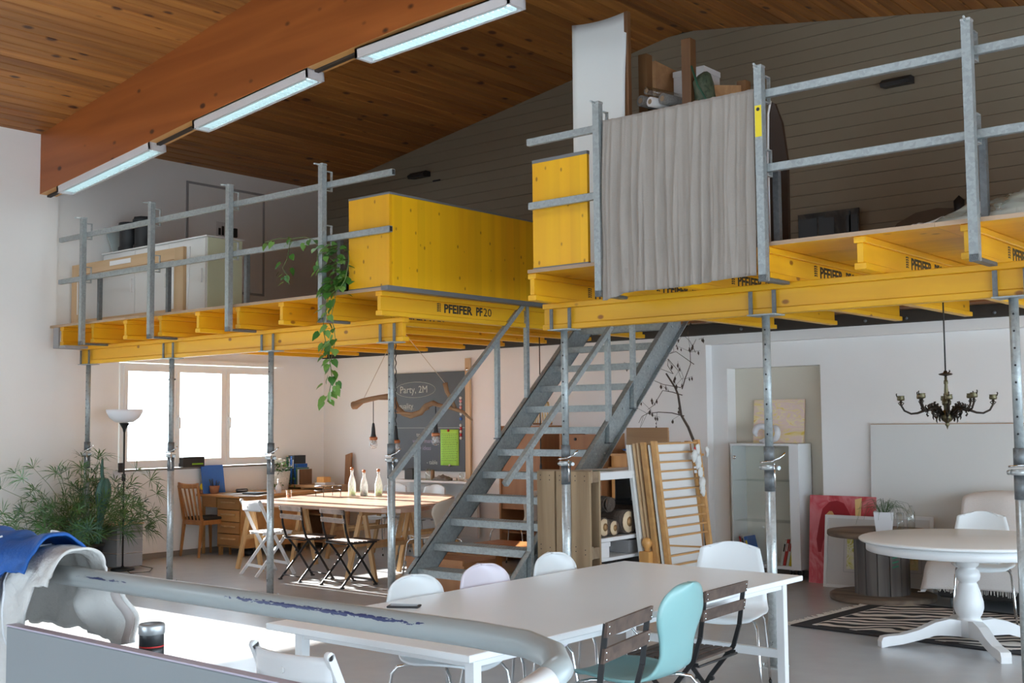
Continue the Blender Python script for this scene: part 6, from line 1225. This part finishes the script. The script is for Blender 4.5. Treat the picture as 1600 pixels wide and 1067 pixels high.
# ================================================================== UNDER AND BESIDE THE STAIR
t = thing('brown_bookcase', 'brown chipboard bookcase under the staircase', 'bookcase', (-.5, 3.55, 0))
for (x0, x1, h) in ((-1.18, -.60, 1.55),): k = MB(); k.box(x0, x1, 3.32, 3.34, .62, h); k.build('front_panel', 'brownb', t)
for x in (-1.18, -.60, -.30, .24): k = MB(); k.box(x - .012, x + .012, 3.30, 3.75, 0, 1.55 if x < -.4 else 1.46); k.build('side_panel', 'brownb', t)
k = MB(); k.box(-.29, .23, 3.34, 3.36, .95, 1.45); k.build('front_panel', 'brownb', t)
for z in (.05, .33, .60): k = MB(); k.box(-1.17, .23, 3.32, 3.75, z, z + .02); k.build('shelf_board', 'brownb', t)
k = MB(); k.box(-1.17, .23, 3.74, 3.76, 0, 1.0); k.build('back_panel', 'brownb', t)
k = MB(); k.lathe([(.016, 3.34), (.016, 3.33), (0, 3.33)], (-.12, 0, 1.40), 10, 'Y'); k.build('finger_hole', 'blackl', t)
GS = 'books under the staircase'
xx_ = -.55
for i, (w_, h, m_, lb) in enumerate(((.04, .22, 'greenbk', 'dark green book under the staircase, leftmost of the row'), (.03, .24, 'hair', 'crimson book under the staircase, left part of the row'), (.035, .24, 'chalkp', 'purple book under the staircase'), (.03, .22, 'blue', 'blue book under the staircase, left of the red one'), (.03, .23, 'redm', 'bright red book under the staircase'), (.04, .24, 'bluej', 'deep blue book under the staircase, right of the red one'))):
    book(xx_, 3.34, .35, w_, .2, h, 0, m_, lb, GS); xx_ += w_ + .006
t = thing('orange_cabinet', 'orange wooden cabinet with tall doors standing behind the shelving', 'cabinet', (.6, 3.5, 0)); k = MB(); k.box(.30, 1.22, 3.42, 3.75, .0, 1.22); k.build('carcass', 'cabw', t)
for x in (.32, .62, .92): k = MB(); k.box(x, x + .28, 3.40, 3.42, .06, 1.05, .004); dd = k.build('door', 'cabw', t); q = MB(); q.box(x + .255, x + .27, 3.385, 3.40, .55, .70); q.build('handle', 'brownb', dd)
k = MB(); k.box(.28, 1.24, 3.38, 3.77, 1.06, 1.10); k.build('moulding', 'cabw', t); k = MB(); k.box(.28, 1.24, 3.38, 3.77, 1.22, 1.245); k.build('top_board', 'cabw', t)
t = thing('blue_dish', 'shallow white dish with blue rim on the orange cabinet', 'dish', (.62, 3.55, 1.245)); k = MB(); k.lathe([(0, 1.245), (.06, 1.247), (.15, 1.275), (.16, 1.29), (.14, 1.285), (0, 1.25)], (.55, 3.55, 0), 24); k.build('dish_body', 'potw', t); k = MB(); k.lathe([(.152, 1.277), (.162, 1.289), (.162, 1.294), (.155, 1.292)], (.55, 3.55, 0), 24); k.build('blue_rim', 'blue', t)
t = thing('plywood_board', 'plain plywood board standing behind the slatted frames', 'board', (1.5, 2.4, 0)); k = MB(); k.box(1.29, 1.72, 2.30, 2.33, 0, 1.50, .002); k.build('back_frame', 'oakx', t); k = MB(); k.box(1.275, 1.735, 2.28, 2.30, .0, 1.53, .002); k.build('front_board', 'oakx', t)
t = thing('wicker_lampshade', 'small amber lattice lampshade seen between the stair treads', 'lampshade', (-.55, 3.3, 1.62)); k = MB()
for i in range(18): a = i * .349; k.tube([(-.72 + .11 * math.cos(a), 3.52 + .11 * math.sin(a), 1.58), (-.72 + .07 * math.cos(a + .4), 3.52 + .07 * math.sin(a + .4), 1.82)], .006, 4)
k.build('lattice', 'yelp', t); k = MB(); k.lathe([(.07, 1.82), (.02, 1.84), (0, 1.85)], (-.72, 3.52, 0), 14); k.build('cap', 'black', t); k = MB(); k.lathe([(.0, 1.56), (.115, 1.56), (.115, 1.58)], (-.72, 3.52, 0), 14); k.build('base', 'brownb', t)
t = thing('white_cushion_stack', 'flat white boxes stacked on the floor below the staircase', 'box', (.6, 2.2, 0)); 
for (a, m_) in (((.30, 1.35, 2.3, 2.9, 0, .14), 'mount'), ((.35, 1.30, 2.35, 2.85, .14, .20), 'mount')): k = MB(); k.box(*a, .004); k.build('flat_box', m_, t)
t = thing('dark_case', 'dark flat case lying on the white boxes below the staircase', 'case', (.6, 2.5, .20)); k = MB(); k.box(.1 + .28, .95, 2.45, 2.82, .20, .27, .006); k.build('case_body', 'rubber', t); k = MB(); k.box(.6, .72, 2.435, 2.45, .225, .245); k.build('handle', 'black', t)
t = thing('low_brown_bench', 'low brown wooden bench under the staircase', 'bench', (0, 2.4, 0)); k = MB(); k.box(-.62, .22, 2.2, 2.6, .30, .34, .003); k.build('bench_top', 'chairw', t)
for x in (-.58, .16): k = MB(); k.box(x, x + .03, 2.22, 2.58, 0, .30); k.build('leg', 'chairw', t)
# upright pallet
t = thing('upright_pallet', 'weathered wooden pallet standing upright beside the staircase', 'pallet', (2.03, .35, 0))
for (x0, x1) in ((1.775, 1.945), (1.965, 2.075), (2.11, 2.285)): k = MB(); k.box(x0, x1, .28, .302, .005, 1.21, .002); pb = k.build('face_board', 'pallet', t); q = MB(); 
for (x, z) in ((1.81, 1.16), (1.90, 1.16), (1.81, .62), (1.90, .60), (1.81, .10), (1.90, .10), (2.0, 1.16), (2.04, .12), (2.15, 1.16), (2.24, 1.16), (2.15, .62), (2.24, .60), (2.15, .1), (2.24, .1)):
    for dz in (0, .035): q = MB(); q.lathe([(.005, 0), (.005, -.0008)], (x, .2795, z + dz - .02), 6, 'Y'); q.build('nail', 'rail', t)
for z in (.0, .54, 1.12):
    for (x0, x1) in ((1.775, 1.87), (1.98, 2.07), (2.19, 2.283)): k = MB(); k.box(x0, x1, .326, .404, z + .005, z + .09, .003); k.build('block', 'palleth', t)
    k = MB(); k.box(1.775, 2.283, .303, .325, z + .003, z + .10); k.build('cross_board', 'palleth', t)
for (x0, x1) in ((1.775, 1.87), (1.98, 2.07), (2.19, 2.285)): k = MB(); k.box(x0, x1, .405, .425, .005, 1.21, .002); k.build('back_board', 'pallet', t)
# white shelving
t = thing('white_shelf_unit', 'shelving of white boards running back behind the upright pallet', 'shelf', (1.95, 1.1, 0))
for (z0, z1) in ((1.135, 1.195), (.655, .685), (.505, .53)): k = MB(); k.box(1.80, 2.25, .43, 1.95, z0, z1, .003); k.build('shelf_board', 'white', t)
for y in (.435, 1.92):
    for x in (1.82, 2.16): k = MB(); k.box(x, x + .06, y, y + .03, 0, 1.135); k.build('upright', 'shelfw', t)
k = MB(); k.box(1.80, 1.81, 1.32, 1.92, .0, 1.13); k.build('back_panel', 'greyd', t)
t = thing('green_sheet', 'pale sheet with a green print lying on top of the white shelving', 'sheet', (2.02, .75, 1.195), R(10)); k = MB(); k.box(-.22, .22, -.16, .30, 0, .003); k.build('sheet_body', 'mount', t, False); k = MB(); k.box(-.10, .16, -.10, .02, .003, .0034); k.build('green_print', 'greenbk', t, False)
for (y, z, r_, L_, lb) in ((.565, .765, .075, .50, 'log on the white shelf, nearest the pallet'), (.70, .750, .062, .42, 'smallest log on the white shelf, middle of three'), (.905, .785, .096, .52, 'largest log on the white shelf, beside the wicker basket'), (.80, .925, .062, .42, 'dark barked log resting crosswise on top of the other logs')):
    top = 'dark' in lb
    t = thing('log', 'cut ' + lb if not top else lb, 'log', (2.2, y, z), 0, 'logs on the white shelf'); xe = 2.215 if not top else 2.10
    k = MB(); P_ = [(xe - L_ * f, y + (.02 * math.sin(f * 3)) + (.12 * f if top else 0), z) for f in (0, .2, .4, .6, .8, 1)]; k.tube(P_, [r_, r_ * 1.02, r_, r_ * .98, r_ * 1.0, r_], 14); k.v = [tuple(Vector(v) + Vector((0, noise.noise(Vector(v) * 30), noise.noise(Vector(v) * 30 + Vector((4, 0, 0))))) * .006) for v in k.v]; k.build('bark', 'bark', t)
    k = MB(); k.lathe([(r_ * .90, 0), (r_ * .88, .004), (0, .005)], (xe, y, z), 16, 'X'); k.build('cut_face', 'cut', t) if not top else k.build('cut_face', 'bark', t)
    if not top: k = MB(); k.lathe([(r_ * .42, 0), (0, .001)], (xe + .0048, y + .01, z), 12, 'X'); k.build('heartwood', 'cutc', t)
t = thing('wicker_basket', 'dark wicker basket with black handles behind the logs', 'basket', (1.95, 1.32, .685)); k = MB(); k.box(1.70, 2.16, 1.06, 1.62, .686, .91, .015); k.build('basket_body', 'wicker', t)
k = MB()
for i in range(9): z = .70 + i * .024; k.tube([(2.163, 1.06, z), (2.163, 1.62, z)], .007, 5)
for i in range(12): y = 1.07 + i * .05; k.tube([(2.168, y, .69), (2.168, y, .91)], .005, 5)
o = k.build('weave', 'wicker', t); o['kind'] = 'stuff'
k = MB(); k.box(1.69, 2.17, 1.05, 1.63, .905, .925, .006); k.build('rim', 'black', t)
for y in (1.15, 1.45): k = MB(); k.tube([(2.14, y - .08, .925), (2.14, y - .07, .975), (2.14, y + .07, .985), (2.14, y + .08, .925)], .012, 8); k.build('handle', 'black', t)
t = thing('white_carton', 'small white lidded carton under the logs on the white shelving', 'carton', (2.15, .53, .53)); k = MB(); k.box(2.03, 2.235, .45, .60, .531, .635); k.build('carton_body', 'white', t); k = MB(); k.box(2.02, 2.243, .445, .607, .615, .652, .003); k.build('lid', 'white', t)
t = thing('grey_carton', 'grey carton on the lower white shelf behind the small white carton', 'carton', (1.95, 1.05, .53)); k = MB(); k.box(1.84, 2.2, .92, 1.22, .531, .62, .003); k.build('carton_body', 'ledp', t); k = MB(); k.box(1.83, 2.21, .91, 1.23, .61, .635); k.build('lid', 'ledp', t)
t = thing('wooden_post_finial', 'turned wooden post with ball top beside the slatted frames', 'post', (2.36, .93, 0)); k = MB(); k.box(2.315, 2.405, .90, .99, 0, .555, .004); k.build('post_body', 'cabw', t); k = MB(); k.lathe([(.022, .555), (.02, .575), (.038, .60), (.042, .625), (.03, .655), (0, .665)], (2.36, .945, 0), 16); k.build('ball', 'cabw', t)
# slatted frames leaning together
def slatframe(name, label, xb, xt, y0, y1, h, fx, slats, mats, group=None, filled=None):
    t = thing(name, label, 'frame', (xb, y0, 0), 0, group)
    def P(x, y, z): f = z / h; return (xb + (xt - xb) * f + x, y, z)
    def bx(xa, xb_, ya, yb, za, zb_):
        k = MB(); k.add([P(xa, ya, za), P(xb_, ya, za), P(xb_, yb, za), P(xa, yb, za), P(xa, ya, zb_), P(xb_, ya, zb_), P(xb_, yb, zb_), P(xa, yb, zb_)], [[3, 2, 1, 0], [4, 5, 6, 7], [0, 1, 5, 4], [1, 2, 6, 5], [2, 3, 7, 6], [3, 0, 4, 7]], False); return k
    if filled: bx(0, fx, y0, y1, 0, h).build('board_sheet', filled, t); return t
    for y in (y0, y1 - .035): bx(0, fx, y, y + .035, 0, h).build('stile', mats, t)
    for i in range(slats):
        z = .06 + i * (h - .09) / (slats - 1)
        if slats > 16 and i == 7:
            k = MB(); k.bar(P(fx * .5, y0 + .03, z + .02), P(fx * .5, y1 - .03, z - .05), .018, .014); k.build('slat', mats, t); continue
        bx(fx * .3, fx * .75, y0 + .035, y1 - .035, z, z + .014).build('slat', mats, t)
    return t
slatframe('slatted_frame', 'front golden slatted wooden frame leaning before the white shelving', 2.545, 2.375, 1.00, 1.70, 1.43, .045, 19, 'slatg', 'leaning slatted frames')
slatframe('leaning_board', 'white board sandwiched between the two slatted frames', 2.525, 2.355, .99, 1.62, 1.40, .012, 0, 'white', None, 'whitem')
slatframe('slatted_frame', 'rear slatted wooden frame behind the white board', 2.47, 2.30, .96, 1.68, 1.42, .04, 16, 'slatg', 'leaning slatted frames')
slatframe('leaning_board', 'brown edged board leaning second from the left in the frame stack', 2.435, 2.265, .955, 1.62, 1.415, .016, 0, 'pine', None, 'pine')
slatframe('leaning_board', 'pale pinkish board leaning in the middle of the frame stack', 2.405, 2.235, .945, 1.60, 1.41, .018, 0, 'pine', None, 'pinex')
slatframe('leaning_board', 'grey white padded board at the left of the frame stack', 2.36, 2.19, .92, 1.58, 1.40, .032, 0, 'canvas', None, 'canvas')
t = thing('hanging_rags', 'grey and red knotted rags hanging on the front slatted frame', 'cloth', (2.43, 1.6, 1.3)); 
random.seed(5)
for j, (y, z, s_, m_) in enumerate(((1.52, 1.30, .045, 'canvas'), (1.58, 1.35, .038, 'canvas'), (1.57, 1.26, .045, 'canvas'), (1.56, 1.22, .035, 'canvas'), (1.58, 1.16, .04, 'canvas'), (1.58, 1.07, .05, 'canvas'), (1.58, 1.01, .04, 'canvas'), (1.73, 1.33, .035, 'canvas'), (1.53, 1.35, .018, 'redm'))):
    k = MB(); n_ = 10; prof = [(s_ * math.sin(math.pi * i / 8), -s_ * 1.15 * math.cos(math.pi * i / 8)) for i in range(9)]; k.lathe([(max(r_, .0001), z_) for r_, z_ in prof], (0, 0, 0), n_)
    o_ = Vector((2.455 - (z - 1.3) * .12 + .02, y, z)); k.v = [tuple(Vector((v[0] * .45, v[1] * .8, v[2])) * (1 + .5 * noise.noise(Vector(v) * 40 + Vector((j * 3, 0, 0)))) + o_) for v in k.v]; k.build('rag', m_, t)
# dry branch tree
t = thing('dry_branch', 'tall bare dry branch with sparse brown leaves behind the slatted frames', 'branch', (1.7, 2.6, 0)); Y0 = 2.9
def br(pts, r0, r1, y0=2.6, y1=2.5):
    n_ = len(pts); k = MB(); k.tube([(x, y0 + (y1 - y0) * i / (n_ - 1), z) for i, (x, z) in enumerate(pts)], [r0 + (r1 - r0) * i / (n_ - 1) for i in range(n_)], 6); return k
k = MB(); k.tube([(1.80, 2.85, 0), (1.78, 2.84, .7), (1.72, 2.84, 1.3), (1.678, 2.83, 1.405)], .014, 6); k.build('trunk', 'bark', t)
B_ = [([(1.678, 1.405), (1.641, 1.527), (1.58, 1.645), (1.566, 1.84), (1.55, 1.914), (1.466, 2.052)], .014, .008), ([(1.58, 1.637), (1.458, 1.669), (1.323, 1.678), (1.207, 1.666), (1.159, 1.635), (1.138, 1.573)], .006, .002), ([(1.566, 1.84), (1.469, 1.873), (1.382, 1.889), (1.298, 1.746), (1.245, 1.703)], .005, .002), ([(1.564, 1.901), (1.622, 2.004), (1.704, 2.136), (1.722, 2.251), (1.809, 2.369)], .006, .002), ([(1.466, 2.052), (1.424, 2.134), (1.454, 2.195), (1.582, 2.079), (1.638, 1.991)], .004, .0015), ([(1.55, 1.914), (1.376, 1.949), (1.229, 2.016), (1.118, 2.115)], .004, .0015), ([(1.704, 2.136), (1.529, 2.266), (1.307, 2.201), (1.04, 2.022)], .004, .0015), ([(1.722, 2.251), (1.70, 2.36), (1.64, 2.44)], .003, .001), ([(1.466, 2.052), (1.36, 2.10), (1.2, 2.12), (1.05, 2.2)], .003, .001)]
random.seed(3)
for pts, r0, r1 in B_:
    br(pts, r0, r1, 2.83, 2.70).build('branch', 'bark', t)
    for j in range(6 if r0 < .01 else 3):
        i = random.randrange(1, len(pts)); x, z = pts[i]; a = random.uniform(0, 6.28); l = random.uniform(.07, .18); e = (x + l * math.cos(a), z + l * math.sin(a)); br([(x, z), e], .0018, .001, 2.75, 2.72).build('twig', 'bark', t)
        for m_ in range(2):
            f = random.uniform(.6, 1); lx, lz = x + (e[0] - x) * f, z + (e[1] - z) * f; h = random.uniform(.03, .055); w_ = h * .3; k = MB(); k.add([(lx, 2.72, lz), (lx + w_, 2.715, lz - h * .5), (lx + .3 * w_, 2.72, lz - h), (lx - w_, 2.725, lz - h * .5)], [[0, 1, 2, 3]]); k.build('dry_leaf', 'bark', t)
# hanging cable behind stair
t = thing('black_cable_drop', 'thin black cable hanging behind the stair treads', 'cable', (-.3, 3.0, 1.2)); k = MB(); k.tube([(-.38, 3.05, 2.687), (-.38, 3.05, 1.15)], .006, 5); k.build('cable', 'cord', t); k = MB(); k.lathe([(.006, 1.15), (.014, 1.11), (.012, 1.06), (0, 1.055)], (-.38, 3.05, 0), 8); k.build('plug', 'rubber', t)
# ================================================================== FOREGROUND
t = thing('white_guard_tube', 'thick scuffed white tubular handrail crossing the foreground', 'handrail', (4.7, -5.5, 1.25))
k = MB(); P_ = [(4.55, -5.50, 1.250), (5.5, -5.495, 1.250), (6.25, -5.49, 1.25), (6.36, -5.495, 1.248), (6.43, -5.52, 1.243), (6.475, -5.565, 1.236), (6.49, -5.62, 1.226)]
k.tube(P_, .0218, 24); k.build('top_tube', 'scuff', t)
k = MB(); k.tube([(6.49, -5.612, 1.228), (6.49, -5.66, 1.216), (6.49, -5.9, 1.155), (6.49, -6.4, 1.03), (6.49, -7.4, .78)], .0222, 24); k.build('descending_tube', 'white', t)
for x in (4.62,): k = MB(); k.tube([(x, -5.50, 1.25), (x, -5.50, 0)], .024, 14); k.build('upright', 'white', t)
k = MB(); k.tube([(6.49, -5.70, 1.20), (6.49, -5.70, 0)], .024, 14); k.build('upright', 'white', t)
t = thing('pale_guard_panel', 'smooth pale grey panel mounted below the white handrail', 'panel', (5.5, -5.59, 1.0))
k = MB(); k.box(4.90, 6.46, -5.60, -5.58, .60, 1.140, .003); k.build('panel_sheet', 'panelw', t)
k = MB(); k.box(4.90, 6.46, -5.602, -5.578, 1.140, 1.1435); k.build('edge_band', plain('lilac_edge', (.50, .44, .52), .5), t)
for x in (5.1, 6.3): k = MB(); k.box(x - .02, x + .02, -5.58, -5.53, 0, .70); k.build('mounting_post', 'white', t)
t = thing('spray_tin', 'small tin with grey lid and black label behind the pale panel', 'tin', (4.875, -5.2, 1.0)); X_, Y_ = 5.33, -5.50
ROOTM[t] = Matrix.Translation((X_, Y_, 1.02)); t.location = (X_, Y_, 1.02)
k = MB(); k.lathe([(0, 0), (.0245, 0), (.0255, .004), (.0255, .132), (.0, .132)], (0, 0, 0), 24); k.build('tin_body', 'mount', t, False)
k = MB(); k.lathe([(.0258, .10), (.0258, .134), (.0255, .136)], (0, 0, 0), 24); k.lathe([(.0259, .085), (.0259, .112)], (0, 0, 0), 24); k.build('black_label', 'blackl', t, False)
k = MB(); k.lathe([(.0262, .108), (.0262, .111)], (0, 0, 0), 24); k.build('red_stripe', 'redm', t, False)
k = MB(); k.lathe([(.0262, .134), (.0275, .136), (.0275, .152), (.026, .156), (.023, .1565), (.0225, .153), (0, .153)], (0, 0, 0), 24); k.build('lid', 'tin', t, False)
k = MB(); k.box(5.25, 5.42, -5.578, -5.45, 1.005, 1.018); 
lg = thing('small_ledge', 'narrow white ledge fixed behind the pale panel under the tin', 'ledge', (5.33, -5.5, 1.0)); k.build('ledge_board', 'white', lg); k = MB(); k.box(5.32, 5.345, -5.578, -5.56, .93, 1.005); k.build('bracket', 'white', lg)
# jackets draped over the left end of the tube
def drape(name, label, mat, x0, x1, front, back, th, bulge, seed, skew=0., nz=.03, hem=.0, cutx=9.):
    t = thing(name, label, 'jacket', ((x0 + x1) / 2, -5.5, 1.25))
    def fn(u, v):
        x = x0 + (x1 - x0) * u; fr = front * max(.22, min(1, 1 - (x - cutx) * 5)); L_ = fr + back; s = v * L_ - fr; r_ = .026 + th
        if s < -r_ * 1.2: y = -5.50 - r_ - .25 * bulge * min(1, (-s) / .2); z = 1.25 + (s + r_ * 1.2) * (1 + hem * math.sin(u * 7 + seed))
        elif s > r_ * 1.2: y = -5.50 + r_ + .3 * bulge * min(1, s / .2); z = 1.25 - (s - r_ * 1.2) * (1 + hem * math.sin(u * 5 + seed))
        else: a = s / (r_ * 1.2) * 1.57; y = -5.50 + r_ * math.sin(a); z = 1.25 + r_ * math.cos(a)
        n1 = noise.noise(Vector((x * 8, s * 9, seed))); n2 = noise.noise(Vector((x * 20 + s * 6, s * 14, seed + 5))); k_ = nz * (n1 * 1.2 + n2 * .5)
        d = -1 if s < 0 else 1
        return (x + skew * (-s if s < 0 else 0) + .02 * n1, y + d * abs(k_) * .9, z + k_ * .7 + max(0, k_) * .2)
    k = MB(); k.grid(fn, 50, 60, .006); k.build('jacket_body', mat, t); return t, fn
t, fn = drape('off_white_jacket', 'off-white jacket draped over the left end of the white handrail', 'jack', 4.56, 5.02, .42, .22, .030, .06, 2.2, .0, .032, .08, 4.80)
k = MB(); k.tube([fn(.62, .18 + .45 * i / 16) for i in range(17)], .003, 5); k.build('seam', 'lining', t)
def flapf(u, v): # hanging lower corner flap behind the tube
    x = 4.90 + .24 * u + .06 * v; z = 1.262 - .012 * u - (.155 + .03 * u - .05 * u * u) * v; return (x, -5.44 + .015 * math.sin(u * 6) + .012 * math.sin(v * 8 + u * 3), z)
k = MB(); k.grid(flapf, 18, 14, .006); k.build('hem_flap', 'jack', t)
k = MB(); k.grid(lambda u, v: tuple(Vector(flapf(.88 + .10 * u, v)) + Vector((0, -.008, 0))), 2, 12, .003); k.build('cuff_band', plain('jacket_cuff', (.42, .37, .35), .9), t)
t, fn = drape('blue_jacket', 'bright blue jacket lying over the off-white jacket at the left edge', 'bluej', 4.40, 4.95, .45, .14, .062, .10, 6.1, .0, .022, .05, 4.70)
k = MB(); k.tube([tuple(Vector(fn(.90, .42 + .3 * i / 14)) + Vector((0, -.004, .004))) for i in range(15)], .0035, 5); k.build('white_piping', 'lining', t)
k = MB(); k.tube([tuple(Vector(fn(.15 + .5 * i / 14, .55 + .1 * i / 14)) + Vector((0, -.004, .005))) for i in range(15)], .0025, 5); k.build('white_piping', 'lining', t)
# end
